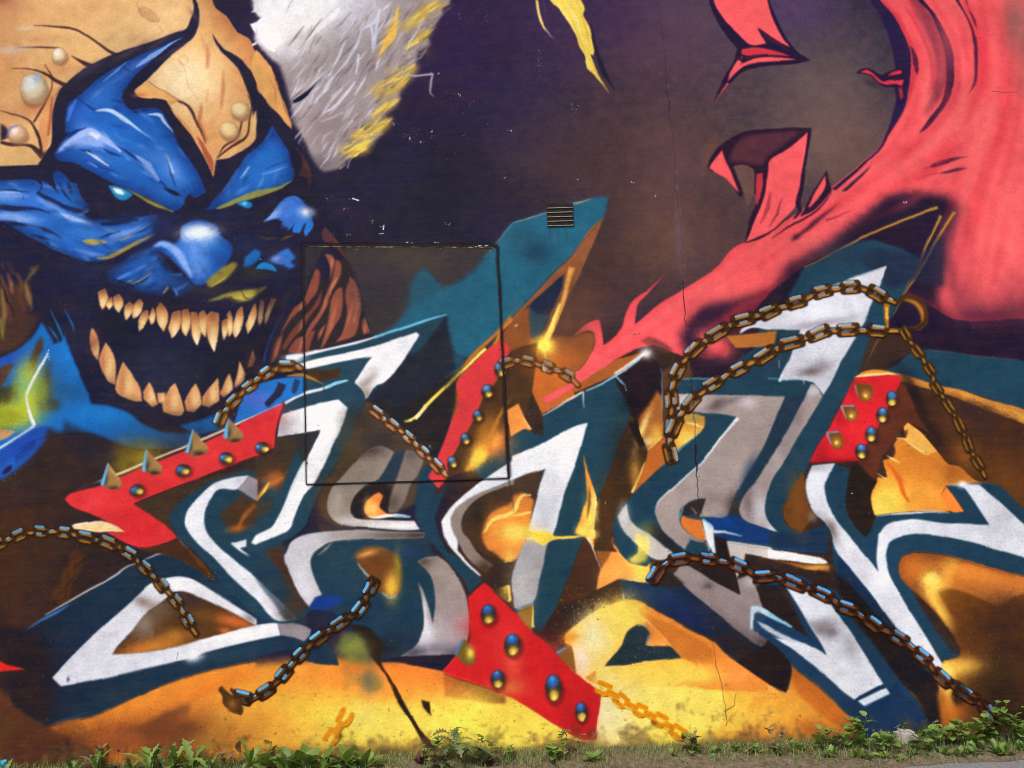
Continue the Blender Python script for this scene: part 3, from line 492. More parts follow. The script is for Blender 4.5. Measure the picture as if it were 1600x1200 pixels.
    streaks(ck,(-40,270,120,360),10,50,BC,(2,6),.6); streaks(ck,(60,340,180,400),26,40,BC,(2,6),.55); streaks(ck,(150,330,260,400),-26,30,BC,(2,5),.55); streaks(lc,(165,380,300,460),-35,50,BC,(2,6),.6,(10,28)); streaks(nz,(240,340,370,450),62,24,BC,(2,8),.35)
    for s_,w,c in (("600,690 680,690 760,730 880,820",(2,6,5,.6),(190,212,250)),("920,718 1000,720 1030,760 1090,830",(.6,6,4,1),(180,206,248)),("540,945 600,985 680,1040",(1,5,1),(214,224,254)),("370,940 450,870 560,825 650,870 760,950",(2,7,12,8,1),(164,188,248)),("560,830 620,860",(4,9),(226,232,255)),("1140,235 1060,285 960,345 850,420",(.6,5,9,3),(146,178,242)),("850,970 920,1030 1000,1130",(3,12,3),(140,170,236)),("1040,960 1085,1085",(1,4),(170,196,242)),("480,620 440,680 420,760",(2,8,3),(74,124,214))): line('A',s_,w,c,1.6,.85,br)
    for s_,w in (("-40,235 80,235 240,250",(9,10,2)),("-40,425 120,425 280,460",(9,10,2)),("500,390 600,425 760,470",(2,7,1)),("900,590 1040,560 1180,500",(2,9,2)),("620,690 760,730 880,740",(2,8,2)),("300,260 420,330 560,390",(2,10,2))): line('E',s_,w,(134,170,240),2.4,.6,ck)
    DC=[(58,54,92),(86,62,52),(50,64,110),(66,50,50),(30,30,48)]
    for bx,an,n in (((110,390,470,460),4,60),((95,470,150,640),70,46),((400,450,470,640),112,46),((140,610,400,668),2,50),((300,290,480,460),-8,60),((60,280,300,340),8,40),((470,290,600,380),0,30)): streaks(None,bx,an,n,DC,(1.5,4),.4,(10,30))
    for x,y,rx,ry,c,a in ((135,420,40,26,(46,62,112),.4),(190,345,40,14,(44,60,118),.4),(385,385,36,22,(46,62,116),.45),(440,410,30,24,(48,56,92),.4),(345,335,30,16,(46,60,110),.4),(255,350,26,20,(44,64,124),.45),(430,335,30,12,(70,58,56),.4),(400,425,30,12,(92,80,48),.45),(330,455,40,10,(84,76,48),.35),(120,500,20,60,(52,50,76),.4),(250,645,90,10,(56,48,58),.4),(440,520,14,60,(50,48,74),.4),(150,380,50,14,(46,66,124),.4),(300,440,30,14,(44,66,124),.4)): blob('W',x,y,rx,ry,c,a,0,[0,0,np.clip(1.9-CV.mean(2)/42.,0,1)])
    # mouth
    fill('G',"760,330 900,230 1000,300 1100,420 1300,500 1600,560 H 260,560 500,520 700,400 760,520 720,640 560,820 300,900 0,880 G 1400,900 1200,820 1050,640 940,540",(36,37,54),4,.9); blob('G',1300,760,60,40,(50,54,80),.7); blob('H',150,700,70,40,(42,44,62),.7)
    up=["G 810,90 870,60 900,130 880,190 850,235 820,170","G 890,150 930,130 945,190 910,235 880,200","G 945,130 990,105 1025,150 1030,190 990,258 950,200","G 1040,200 1075,165 1105,190 1100,250 1050,325 1035,260","G 1110,190 1165,145 1195,180 1170,260 1110,310 1098,260","G 1150,330 1180,260 1230,235 1240,300 1200,370 1160,420","G 1240,300 1275,210 1300,270 1285,340 1260,362","G 1305,230 1340,175 1395,240 1405,310 1365,420 1310,330","G 1440,260 1500,245 1512,330 1500,390 1440,475 1405,390","G 1515,240 1560,230 1590,300 1580,390 1555,455 1520,400",
      "H 205,250 250,255 280,330 290,420 258,535 215,450","H 275,260 310,240 340,300 335,400 330,465 290,420 270,340","H 330,290 370,250 435,265 440,350 430,450 400,590 345,470","H 465,330 500,310 512,400 475,490 462,400","H 508,270 530,240 548,320 545,420 515,465 505,380","H 550,370 590,250 630,205 640,290 620,390 570,472 550,430","H 655,360 700,260 740,180 755,270 730,350 675,440","H 765,320 790,150 820,170 800,330 775,365","H 820,300 880,140 915,150 870,260 825,365"]
    lo=["G 750,420 768,385 800,440 830,540 820,660 790,620 760,540","G 830,650 860,560 885,505 930,570 965,690 960,860 900,830 850,730","G 970,820 1000,730 1025,665 1090,760 1160,880 1185,1000 1120,1000 1000,945 960,900","G 1190,920 1240,835 1275,900 1315,1020 1270,1045 1200,980","G 1310,930 1375,925 1380,1020 1320,1010","G 1375,960 1420,880 1455,845 1500,950 1535,1080 1500,1115 1420,1100 1370,1020","H 5,960 30,880 65,855 110,950 148,1070 120,1110 30,1100 -30,1080 -40,1020","H 150,1000 210,900 250,850 280,930 298,1020 230,1085 170,1080","H 300,960 370,870 430,800 445,900 445,990 360,1045 300,1030","H 450,930 490,830 520,760 545,840 550,900 480,960","H 565,860 590,760 605,665 660,770 640,820 570,890","H 680,720 700,640 720,570 745,640 720,700"]
    for i,s in enumerate(up):
        m=fill('W',s,(222,160,104),1,name='tooth',ang=34); p=pts('W',s); t,b=p[:,1].min(),p[:,1].max(); c=p.mean(0); h=b-t
        blob('W',c[0],t,14,h*.35,(120,70,50),.75,0,m); blob('W',c[0]-1,t+h*.68,7,h*.3,(250,222,160),.9,0,m)
        if i in (4,8,10,12,15): blob('W',c[0],b-h*.1,4,h*.14,(255,250,235),.9,0,m)
    for i,s in enumerate(lo):
        m=fill('W',s,(222,160,108),1,name='tooth',ang=34); p=pts('W',s); t,b=p[:,1].min(),p[:,1].max(); c=p.mean(0); h=b-t
        blob('W',c[0]-7,c[1],5,h*.4,(196,116,76),.6,0,m); blob('W',c[0]+3,t+h*.6,7,h*.35,(246,204,144),.85,0,m); blob('W',c[0],b,16,h*.16,(130,92,66),.6,0,m)
    for i in (0,11): blob('W',*[pts('W',lo[i]).mean(0)[k] for k in (0,1)],10,16,(120,66,56),.55)
    # left shoulder: blue cloth, sinews, acid glow
    for s,c in (("0,900 40,1000 90,1200",(150,100,70)),("60,880 90,960 100,1060",(160,106,76)),("130,880 180,980 170,1100 200,1200",(150,92,72)),("240,860 320,830 230,930 210,980",(120,100,60)),("210,980 240,1060 260,1200",(140,110,70)),("10,800 30,860",(110,70,56)),("70,800 110,900",(110,70,56))): line('E',s,(2,6,3),c,2.2,.8)
    fill('G',"-200,0 0,0 60,30 130,20 250,0 250,120 230,260 320,310 240,450 130,560 0,600 -200,620",(92,62,46),5,.75)
    for s,c in (("10,60 40,250 20,450",(150,120,70)),("90,0 110,100",(170,120,90)),("210,20 235,120 250,200",(150,120,80)),("60,150 90,350",(110,70,54)),("150,60 190,240",(96,62,56)),("0,300 20,480",(150,150,60))): line('G',s,(4,8,3),c,3,.8)
    line('G',"30,40 60,160 130,300",(1,5,1),(44,32,44),2,.8)
    bl = fill('G',"340,330 420,470 440,520 520,500 530,420 430,250 520,400 570,560 640,720 740,960 760,1020 900,1040 1050,1090 1200,1190 1400,1260 1600,1260 H 100,1200 260,1160 430,1090 480,1060 I 1360,120 1420,30 1480,100 1200,180 1160,230 900,250 760,230 560,150 420,150 200,200 0,330 -200,420 -600,500 -600,0 G -300,700 0,640 150,570 250,480 310,400",(26,112,196),3,name='blue_collar')
    for x,y,rx,ry,c,a,ro in ((560,700,20,60,(36,132,214),.9,-20),(300,800,50,50,(34,84,160),.7,0),(450,950,60,30,(40,86,130),.85,0),(100,650,40,20,(40,80,180),.8,0),(280,900,30,60,(90,140,160),.7,0),(850,1100,70,16,(34,128,208),.9,10)): blob('G',x,y,rx,ry,c,a,ro,bl)
    fill('G',"340,450 360,520 355,560 320,620 300,700 240,760 240,680 290,540",(80,60,50),2.5,.95); fill('G',"40,700 120,690 60,800 0,880 -60,900 -60,760",(90,62,48),2,.95)
    fill('G',"0,880 160,850 180,900 130,980 0,1080 -300,1100 -300,900",(66,56,40),4,.9); fill('G',"380,700 420,640 430,800 420,950 520,1010 480,1070 340,1080 290,1040 310,900",(64,68,60),5,.8)
    for x,y,rx,ry,c,a in ((230,790,16,26,(170,180,60),.9),(230,960,22,34,(200,214,60),.95),(100,1080,36,16,(196,206,50),.95),(40,1150,40,16,(190,196,50),.9),(350,920,10,26,(140,150,60),.6),(200,860,16,20,(110,160,130),.6)): blob('G',x,y,rx,ry,c,a)
    for s in ("400,590 330,720 270,830 222,940","222,940 225,1000 250,1090 285,1200"): line('G',s,(2,4,4,4),(236,236,244),.8); 
    line('I',"180,0 215,105",(4,5),(232,234,244),.8); line('I',"215,105 110,175 0,240 -300,420",(5,4,3,2),(226,230,244),.8); speck('G',385,620,3,6,10,(230,234,244),.5,.9); speck('G',100,1130,14,8,16,(240,244,200),.5,.9); speck('G',405,578,1,1,3,(240,240,250),.8,1.2)
    for s in ("400,370 450,440 490,500","420,240 470,350 520,460 540,540","540,230 600,350 620,420","600,700 640,720"): line('G',s,(1,4,1),(30,120,180),1.2,.85)
    fill('I',"0,120 100,130 60,170 0,195 -200,240 -200,110",(200,150,110),1.4); fill('I',"0,0 110,10 150,60 70,110 0,120 -200,110 -200,0",(150,160,50),5,.75); speck('I',90,80,8,5,12,(240,240,190),.5,1)
    ls = fill('I',"215,115 300,100 330,160 260,220 190,300 80,390 0,440 -200,520 -200,370 0,260 100,190",(38,84,172),2.5); blob('I',150,230,30,14,(36,76,170),.8,-35); blob('I',60,350,30,10,(40,100,190),.9,-35)
    for k in range(9): line('I',"%g,%g %g,%g"%(105+k*14,335-k*13,100+k*14,280-k*11),(1,1.6),(20,36,96),.8,.8)
    fill('I',"10,400 40,360 75,345 70,375 30,405",(40,40,90),1); blob('I',80,470,9,9,(150,160,70),.7); speck('I',75,465,10,8,26,(214,214,150),.5,1.2)
    fill('I',"300,120 420,150 560,160 740,210 900,250 760,300 660,340 480,440 400,560 300,600 0,640 -300,640 -300,520 0,450 120,380 230,290",(58,44,42),6,.9); fill('I',"400,60 520,130 640,170 750,220 700,330 640,350 500,300 380,200",(44,40,56),6,.7)
    # brown sinew drapes right of the face (partly on the hatch)
    fill('K',"430,210 480,270 525,330 580,420 640,560 660,720 650,800 680,780 715,890 560,940 400,990 230,1020 190,1030 80,1080 110,960 150,860 220,740 300,660 330,590 370,480 400,520 440,600 470,500 440,400 500,440 560,420 530,380 410,260",(56,46,48),3,.85)
    for s,c in (("415,250 432,215 475,265 525,330 550,380 585,440 545,400 500,350 430,310",(150,84,70)),("430,390 470,395 495,440 480,500 465,560 462,470",(160,96,80)),("500,430 530,440 540,490 510,570 470,640 450,700 400,790 340,880 310,960 290,950 330,850 400,740 450,620 480,540",(156,92,76)),("375,475 400,510 385,620 340,680 300,720 250,760 200,820 150,900 170,850 230,740 300,670 340,580",(146,82,68)),("415,610 405,690 350,760 300,840 230,920 180,990 160,980 200,900 290,790 370,700",(120,70,58)),("540,600 545,680 530,780 480,860 440,940 400,990 420,920 450,800 470,680 510,610",(158,96,78)),("590,530 640,600 660,720 640,820 610,900 500,940 540,880 570,760 560,640",(160,94,76)),("680,780 715,880 670,890 660,840",(152,86,72)),("440,820 410,890 385,940 390,880",(130,76,64)),("250,920 320,890 370,860 330,1000 220,1020 200,990",(140,78,66)),("120,940 170,880 150,1000 90,1080",(100,60,54))):
        m=fill('K',s,c,1.4,.95,name='brown_drape')
        q=pts('K',s).mean(0); blob('W',q[0],q[1],3,22,(190,122,98),.6,15,m)
    line('K',"620,600 640,700 610,820",(3,6,3),(196,132,108),2.5,.7); line('K',"460,660 480,590 510,540",(1,4,2),(200,140,116),1.6,.7)
    line('K',"175,745 110,870 70,970 50,1060",(1,2.2,3,3),(44,80,150),1,.9)
    fill('W',"452,196 470,232 490,280 520,340 560,380 700,380 700,420 560,420 520,395 480,330 462,280",(34,32,50),6,.5)
# ---------------------------------------------------------------- the mural: lettering
TD=(29,55,74)
def paint_letters():
    # ---- base masses -------------------------------------------------
    blob('W',300,720,150,60,(60,46,40),.8); blob('I',880,300,34,26,(150,130,50),.9); blob('I',760,350,14,26,(140,120,50),.6)
    fill('I',"840,590 880,570 1240,440 1440,390 1600,370 N 300,500 200,800 0,1000 I 1400,800 1180,860 1110,800 1040,740 940,660",(72,56,44),3)
    # background flesh of teal haze (upper arrow)
    fill('K',"545,345 700,330 1000,340 1480,335 1400,470 1290,540 1190,620 1130,560 1060,480 1000,560 940,780 840,880 720,890 690,780 665,700 640,560 590,460 560,400",(68,62,64),3,.95); fill('K',"300,345 425,345 400,400 370,460 330,560 300,650",(54,52,60),2,.9); blob('K',950,430,60,26,(80,72,66),.8); blob('K',760,620,40,40,(60,54,64),.8)
    fill('K',"800,900 880,820 950,720 975,580 1010,510 1060,480 1110,540 1170,600 1240,575 1330,520 1400,450 1440,390 1500,320 1600,205 L 0,195 210,130 330,90 480,45 600,35 560,170 480,240 360,410 270,500 130,650 0,790 K 1540,850 1360,1030 1240,1025 1200,900 1190,770",(42,100,123),6)
    te = fill('L',"0,195 100,165 210,130 330,90 480,45 600,35 580,120 560,170 450,300 360,410 270,490 130,640 0,780 -200,960 -210,700 -150,500 -80,300",(42,102,126),1.4,name='teal_arrow')
    for x,y,rx,ry,c,a in ((150,370,26,20,(29,66,87),.9),(480,110,30,16,(40,106,130),.6),(350,200,40,20,(44,110,134),.5),(60,280,30,20,(35,75,93),.6)): blob('L',x,y,rx,ry,c,a,0,te)
    fill('K',"1180,600 1100,560 1060,490 980,560 900,760 1000,720",(45,75,85),6,.4)
    line('L',"0,195 100,168 215,128",(.6,2,1.4),(170,150,140),.8,.9); line('L',"330,88 410,72 490,45",(1,3.4,1),(176,150,130),1,.9); line('K',"1600,205 1500,320 1430,410",(1.4,2,.8),(120,130,120),1,.7)
    # orange blade
    fill('L',"0,790 130,650 270,500 365,410 480,240 575,155 540,240 440,480 390,590 300,740 250,850 210,930 150,950 100,900 105,700 60,760 0,820",(150,98,68),1.2)
    fill('L',"105,720 180,640 330,510 310,610 240,760 215,830 150,950 110,890",(40,48,72),1.4); fill('L',"110,720 150,760 235,765 190,860 150,950 108,890",(35,75,95),2)
    line('L',"375,470 330,650 270,800 210,940",(9,8,9,11),(206,140,76),1.6); line('L',"300,690 250,830 200,950",(3,7,9),(250,220,110),1.8); 
    fill('L',"0,800 100,720 105,890 150,960 160,1010 30,1020 -40,900",(150,92,52),2.5); 
    # big orange field behind the middle letters
    fill('L',"0,805 60,760 105,715 108,890 150,950 210,940 300,900 385,905 430,880 515,875 520,930 470,1060 O 385,100 205,238 195,355 130,470 0,480 N 1590,490 1480,600 1330,700 1210,650 1250,150 K 1390,1040 1500,930",(150,92,54),3); blob('L',260,1040,34,26,(190,112,56),.9); blob('L',120,1000,24,20,(150,92,50),.7); blob('L',330,850,40,30,(122,82,64),.7); blob('N',1580,120,14,40,(112,80,54),.8); blob('L',60,860,16,30,(140,90,58),.8)
    fill('L',"640,1050 700,1030 830,1000 800,1030 700,1120 520,1200 380,1260 300,1290 380,1170 460,1160",(168,100,54),2)
    fill('O',"30,20 70,120 130,270 190,345 400,240 360,160 200,240 350,160 400,90 250,60 130,10",(190,108,54),2)
    fill('O',"385,100 350,160 205,238 193,258 215,282 250,268 330,215 440,145 L 600,1080 640,1050 500,1000 440,1100",PK,.9)
    line('O',"222,280 232,355",(1.6,1),PK,.7)
    fill('W',"798,556 809,568 830,612 847,648 858,670 842,680 828,675 812,656 797,628 786,600 786,556",(66,50,44),2); blob('W',842,665,10,10,(50,44,40),.8); blob('W',798,590,8,20,(96,68,50),.7)
    fill('W',"795,622 812,648 831,671 822,674 796,684 784,690 784,640",(232,146,80),1.2); line('W',"796,624 812,648 830,671",(2,7,1),(255,214,150),1.4,.9); blob('W',800,668,12,8,(226,110,54),.8)
    blob('L',200,960,11,11,(250,244,110),1); blob('L',200,960,16,16,(240,220,90),.5); line('L',"196,990 205,1030 212,1045",(2,1,1),(250,240,180),.8)
    line('K',"1600,780 1500,890 1360,1020 1260,1120 1190,1200 N 900,240 700,350",(7,6,6,4,3,3,1),(176,112,56),1)
    # ---- letter one, lower tongue
    t1 = fill('J',"60,600 0,330 170,330 280,250 450,160 720,0 I 860,955 960,910 1060,892 1130,905 1200,960 1400,1060 Q 0,400 300,560 480,700 520,800 320,770 200,710 0,750 J 1600,530 1200,620 900,735 600,870 290,940 200,900 80,800",(31,55,74),1.6,name='letter_outline')
    for x,y,rx,ry,c,a,ro in ((60,560,70,90,(40,30,36),.95,0),(250,600,50,70,(34,38,54),.85,0),(330,780,60,24,(34,44,66),.9,-20),(150,850,40,30,(46,38,42),.9,0),(500,330,60,26,(41,52,80),.6,-35),(1350,120,40,26,(35,68,87),.7,0),(1450,480,60,10,(39,70,87),.8,-10),(700,740,60,10,(41,59,73),.7,-18)): blob('J',x,y,rx,ry,c,a,ro,t1)
    fill('J',"-300,250 100,320 230,380 330,520 300,640 330,760 300,900 180,890 80,800 0,740 -300,700",(46,36,40),13,.95)
    fill('J',"-300,700 0,735 80,800 200,890 290,938 420,1010 600,1090 700,1180 600,1300 -300,1300",(104,66,46),3,.95); fill('J',"290,940 420,905 600,872 900,737 1200,622 1600,532 1600,640 1300,740 1100,830 980,885 840,955 880,1010 930,1080 930,1200 700,1200 560,1080 420,1010",(214,134,60),2.5); fill('J',"840,955 980,885 1090,830 1190,790 1170,950 1180,1090 1100,1110 950,1100 900,1030",(112,70,50),6,.85); blob('J',700,1000,50,14,(196,110,56),.8,10); blob('J',1350,950,50,30,(206,150,66),.9); blob('J',480,960,40,8,(226,140,62),.8,-8); blob('J',40,980,12,14,(120,110,50),.6)
    line('J',"280,245 420,165 560,85 720,0 I 780,990 860,955",(1,2,2.4,2.4,2.4,1.2),(216,220,230),.8); line('J',"160,340 260,275 350,230 440,175",(.6,3,4.5,1),(62,120,190),1,.95); line('I',"900,935 990,902 1060,893 1110,900",(1,2.4,2,.6),(190,196,206),.8); line('J',"320,920 450,880 600,840",(1,3,.8),(44,70,130),1.2,.7)
    co = fill('J',"690,495 830,340 930,210 1090,95 1150,90 1400,195 1610,305 1450,352 1150,432 870,482",(96,66,42),1.5)
    for x,y,rx,ry,c,a,ro in ((1450,280,40,10,(206,110,54),.9,18),(950,440,60,14,(206,130,60),.9,-14),(900,300,20,20,(140,128,116),.9,-50),(1000,200,20,16,(120,104,88),.7,0),(1200,150,36,14,(70,54,48),.9,20),(1080,380,20,12,(170,120,56),.8,0),(1250,240,26,12,(120,86,44),.8,0)): blob('J',x,y,rx,ry,c,a,ro,co)
    w1 = fill('J',"325,635 500,452 650,312 800,180 900,80 960,40 1040,14 1130,5 1210,25 1400,140 1605,272 1605,306 1400,200 1250,130 1150,94 1090,100 1010,160 930,215 830,340 740,430 698,492 870,482 1000,462 1150,430 1280,390 1450,350 1600,310 Q 135,530 155,610 0,640 J 1340,462 1110,530 850,590 660,635 480,670 378,687",(228,230,240),.8,name='letter_fill')
    for x,y,rx,ry,c,a,ro in ((500,560,50,30,(206,208,222),.8,-40),(1100,40,50,12,(252,252,255),.9,0),(1500,350,60,14,(252,252,255),.9,-10),(890,160,16,8,(130,112,104),.85,20),(960,190,14,9,(150,134,126),.7,0),(800,540,50,12,(214,216,230),.7,-12),(1560,270,14,10,(120,116,124),.8,30),(700,350,40,20,(214,216,228),.6,-45)): blob('J',x,y,rx,ry,c,a,ro,w1)
    blob('J',1205,495,11,9,(255,255,255),1); blob('J',1205,495,18,5,(235,240,250),.6); blob('J',422,645,2.5,4,(70,70,90),.8); line('J',"330,640 380,688 660,637 1100,535",(1,1,1.4,1),(170,176,196),.8,.6)
    fill('Q',"135,530 220,528 300,550 345,575 330,620 300,645 240,622 155,610",(150,140,148),1.6,name='letter_fill')
    # ---- letter one, upper bowl
    fill('W',"392,735 360,742 330,752 303,768 282,785 267,803 266,817 277,836 300,858 332,893 350,915 375,940 410,966 440,974 470,968 490,950 480,900 450,860 425,830 440,800 430,760",TE,1.4,name='letter_outline')
    fill('I',"1600,565 1530,540 1480,510 1500,545 1440,595 1375,655 1385,690 1470,765 1600,730 N 60,690 150,560 140,490 60,500 0,520",(78,60,46),1.6); blob('I',1480,740,16,6,(190,110,50),.8,-10); line('I',"1600,590 1530,660 1490,730",(10,9,3),(176,110,56),2.5,.9); blob('N',110,740,20,16,(206,120,60),.85); line('N',"170,740 80,790 0,880",(2,9,7),(190,120,60),2,.8); line('N',"85,770 50,830 10,880",(1,4,1),(255,214,110),1.2,.95); blob('N',60,640,30,24,(70,56,46),.8); blob('N',60,930,30,16,(90,64,44),.7)
    fill('I',"1100,820 1150,830 1200,890 1260,950 1350,1060 1300,1050 1200,980 1100,930 1000,900 900,880 860,860 1000,850",(86,56,36),2,.95); line('I',"1180,880 1250,960 1340,1060",(4,7,1),(130,84,40),1.6,.7); speck('I',1310,1045,6,3,12,(190,130,60),.4,.9)
    w2 = fill('W',"389,743 360,747 335,755 312,775 295,795 289,812 291,825 307,847 332,870 362,902 400,937 420,960 435,970 462,967 450,952 425,927 400,902 362,872 335,847 321,825 320,802 327,785 342,765 372,764",(234,236,246),.8,name='letter_fill')
    blob('Q',200,490,16,9,(84,64,58),.95,40,w2); blob('Q',120,420,14,10,(200,196,202),.7,40,w2); blob('I',1500,440,12,10,(190,190,202),.7,0,w2)
    fill('I',"1555,413 1610,440 1610,570 1488,498",(150,142,150),.9); fill('N',"0,440 25,490 20,530 0,500",(160,150,156),1); fill('I',"1440,835 1600,792 N 30,1110 0,1170 I 1560,850 1500,862 1565,920 1500,885",(226,230,240),.8)
    line('I',"1110,790 1140,840 1180,870",(1,2,.6),(90,120,160),1,.7)
    fill('Q',"50,90 180,40 190,140 240,260 300,380 330,440 270,470 220,410 150,220",(78,56,46),2.5); fill('Q',"0,150 60,120 150,220 230,330 280,450 330,540 200,520 100,400 0,250",(41,63,78),2.5,.7); blob('Q',230,420,16,20,(84,62,46),.8)
    # ---- letter two: arrow-headed E
    fill('K',"190,1040 210,1000 300,1020 450,985 700,930 850,880 1030,820 1190,770 1160,900 1020,1090 900,1200 N 740,250 690,270 600,480 530,620 430,780 370,900 310,1040 240,1110 130,1160 0,1210 -60,1200 -60,1060 50,1000 120,880 190,730 250,580 262,540 300,470 130,490 150,400 180,290 300,230 270,50",(39,72,87),1.2,name='letter_outline')
    fill('K',"1190,775 1215,900 1240,1015 1270,1040 N 1130,210 900,400 700,290 690,250 780,160 900,0 K 1010,1000 1110,880",(42,46,58),2.4); fill('K',"1190,775 1222,910 1240,1020 1300,1040 N 1290,40 1140,200 980,380 920,400 1060,240 K 1250,1100 1225,1000",(39,79,93),2.2)
    fill('N',"700,290 760,250 880,320 1060,210 1150,140 1250,90 1240,300 1180,480 1130,620 1040,560 880,420",(46,42,42),3)
    line('L',"0,795 -60,850 N 1440,40",(5,6,5),(186,120,60),1); line('N',"1440,-60 1340,30 1200,165 1080,280 1000,375",(5,5,5,5.5,5),(236,206,96),1); line('N',"1010,360 970,385 925,395",(3,4,1),(250,226,120),.8); line('N',"1060,290 1000,375",(2,4),(250,246,220),.8)
    aw = fill('K',"270,1075 400,1040 550,1012 700,978 850,930 1005,878 1022,895 960,1000 880,1110 800,1190 N 750,170 690,255 680,220 660,190 615,150 700,20 K 730,1032 600,1050 450,1080 310,1112",(248,249,255),.8,name='letter_fill',ang=40)
    blob('N',690,140,20,10,(150,138,130),.9,-40,aw); blob('N',690,230,14,14,(150,134,122),.95,0,aw); blob('N',700,80,22,8,(214,212,214),.7,-40,aw)
    line('K',"190,1040 300,1018 450,985 620,945 760,905",(9,5,3,4,2),(244,246,252),.8); line('K',"740,910 900,860 1060,805 1190,768",(4,4,4,2),(110,195,232),.9); blob('K',240,1040,16,6,(246,246,252),.9)
    fill('N',"300,70 420,70 530,65 515,125 380,140 310,120",(72,54,38),1.4); line('N',"190,110 300,110 380,140 430,165",(2,6,4,1),(190,130,60),1.2,.9)
    line('N',"180,280 250,240 320,215 420,190 500,160 575,140",(5,5,5,4,4,1.5),(236,242,250),.8); line('N',"440,180 500,160 570,140",(3,4,1.5),(120,200,236),.9)
    w3 = fill('N',"135,492 150,400 165,350 300,308 420,278 520,258 578,310 540,420 480,545 420,680 360,790 312,840 250,970 210,1065 150,1102 0,1162 -30,1150 0,1108 90,1060 140,990 190,880 220,800 290,655 330,600 408,448 300,466",(250,251,255),.8,name='letter_fill',ang=36)
    blob('N',170,430,24,26,(170,166,174),.85,0,w3); blob('N',160,1010,20,20,(226,228,238),.6,0,w3); blob('N',250,900,12,30,(236,238,246),.6,0,w3)
    line('N',"300,650 240,780 190,880",(1,1.6,1),(150,190,214),.8,.6)
    fill('N',"120,490 300,470 405,450 330,600 290,650 255,560 240,550 100,545",(58,52,50),1.5,.8); fill('N',"130,490 260,480 250,560 190,700 160,720 130,600",(70,58,46),2,.7)
    # centre brown & small e
    fill('N',"690,270 740,290 900,420 1040,560 1120,640 1080,740 1000,900 880,960 820,1000 560,1060 430,1000 400,900 440,780 540,600 600,470",(84,70,58),3); blob('N',660,380,26,20,(66,54,44),.8); blob('N',520,900,20,40,(96,74,56),.8); blob('N',420,880,14,30,(104,74,50),.7); blob('N',790,520,30,20,(56,50,52),.8); blob('N',560,560,14,40,(84,70,48),.7)
    fill('N',"800,690 870,590 930,575 910,690 850,775 740,790 660,830 700,780",(42,62,80),2.5,.9)
    e1 = fill('N',"540,740 620,650 700,580 780,550 865,585 810,690 760,760 700,785 640,835 600,900 592,965 640,1000 800,1010 990,1016 1022,1070 900,1078 700,1058 560,1045 480,1005 445,935 465,830",(150,138,128),1.4,name='letter_fill')
    for x,y,rx,ry,c,a in ((700,570,30,14,(70,60,58),.9),(900,1045,60,12,(248,248,252),.95),(620,1020,40,10,(214,210,210),.8),(500,900,12,30,(176,164,154),.7),(700,680,20,16,(140,126,116),.5)): blob('N',x,y,rx,ry,c,a,0,e1)
    fill('N',"940,575 1010,580 1055,610 1025,700 965,790 925,900 880,965 825,965 850,840 890,720",(134,122,114),2,.95); blob('N',860,900,12,16,(84,72,64),.7); blob('N',970,600,12,10,(90,80,78),.7)
    fill('N',"600,905 640,838 720,795 790,785 850,800 830,900 830,965 960,990 980,1010 760,1005 630,998 595,960",(46,40,42),1.8)
    fill('N',"720,870 768,838 795,860 772,930 840,985 740,996 690,972 680,930",(226,130,70),1.8); blob('N',700,930,6,14,(246,190,110),.8); line('N',"700,985 740,995 840,982 970,990",(1,5,4,1.4),(246,246,250),.8); line('N',"870,988 965,990",(2,2),(120,196,236),.9)
    fill('N',"1030,700 1090,660 1140,760 1200,780 1160,860 1110,960 1100,1050 1180,1190 1150,1200 1050,1100 1000,1000 1000,850",(35,68,85),2.5); fill('N',"1130,790 1200,770 1170,850 1120,960 1090,1010 1110,880",(70,50,44),2,.9)
    # lower band + round letter
    fill('N',"160,1250 200,1160 300,1100 450,1078 700,1065 1000,1085 1080,1100 1100,1200 Q 1140,120 1000,180 300,200 180,100",(41,63,76),2.5)
    fill('N',"420,1090 380,1040 450,1030 700,1065 1000,1085 1060,1110 900,1130 700,1140",(78,62,58),3,.7)
    rt = fill('Q',"390,90 480,40 620,15 850,15 1000,60 1080,160 1115,270 1130,420 1100,560 1040,660 960,720 880,760 760,770 690,700 600,560 480,470 330,450 400,360 350,220 340,140",(35,68,85),1.6,name='letter_outline'); blob('Q',650,420,60,30,(31,59,80),.8); blob('Q',900,600,40,24,(31,55,73),.8); blob('Q',760,700,40,16,(44,40,44),.95); blob('Q',540,160,40,30,(39,72,85),.8); blob('Q',880,90,40,10,(46,66,104),.7)
    g1 = fill('N',"190,1215 220,1150 300,1105 450,1082 650,1075 850,1085 1050,1092 1040,1122 800,1128 600,1132 470,1148 400,1185 Q 360,100 340,150 355,225 385,300 412,352 330,436 270,350 220,240 180,150 178,110",(196,192,198),1.2,name='letter_fill')
    for x,y,rx,ry,c,a in ((800,1105,80,10,(112,100,94),.95),(560,1110,40,8,(176,168,166),.7),(300,1150,30,14,(220,220,228),.7),(1020,1105,30,8,(70,58,54),.9)): blob('N',x,y,rx,ry,c,a,0,g1)
    blob('Q',280,250,20,40,(228,230,240),.8,0,g1); line('N',"480,1150 440,1185 390,1230",(1,4,1),(170,160,156),1,.8)
    fill('Q',"330,430 380,365 440,360 520,365 560,385 500,420 430,450 350,455",(28,62,132),2,.95)
    oc = fill('Q',"630,130 620,90 700,55 790,60 880,110 905,180 895,330 860,375 830,370 760,330 690,240 650,190",(122,84,50),2.2); blob('Q',700,95,16,5,(226,160,86),.95,-12); blob('Q',845,300,10,22,(246,190,80),.95); blob('Q',880,180,6,24,(150,140,60),.8); blob('Q',760,180,20,16,(130,78,44),.8)
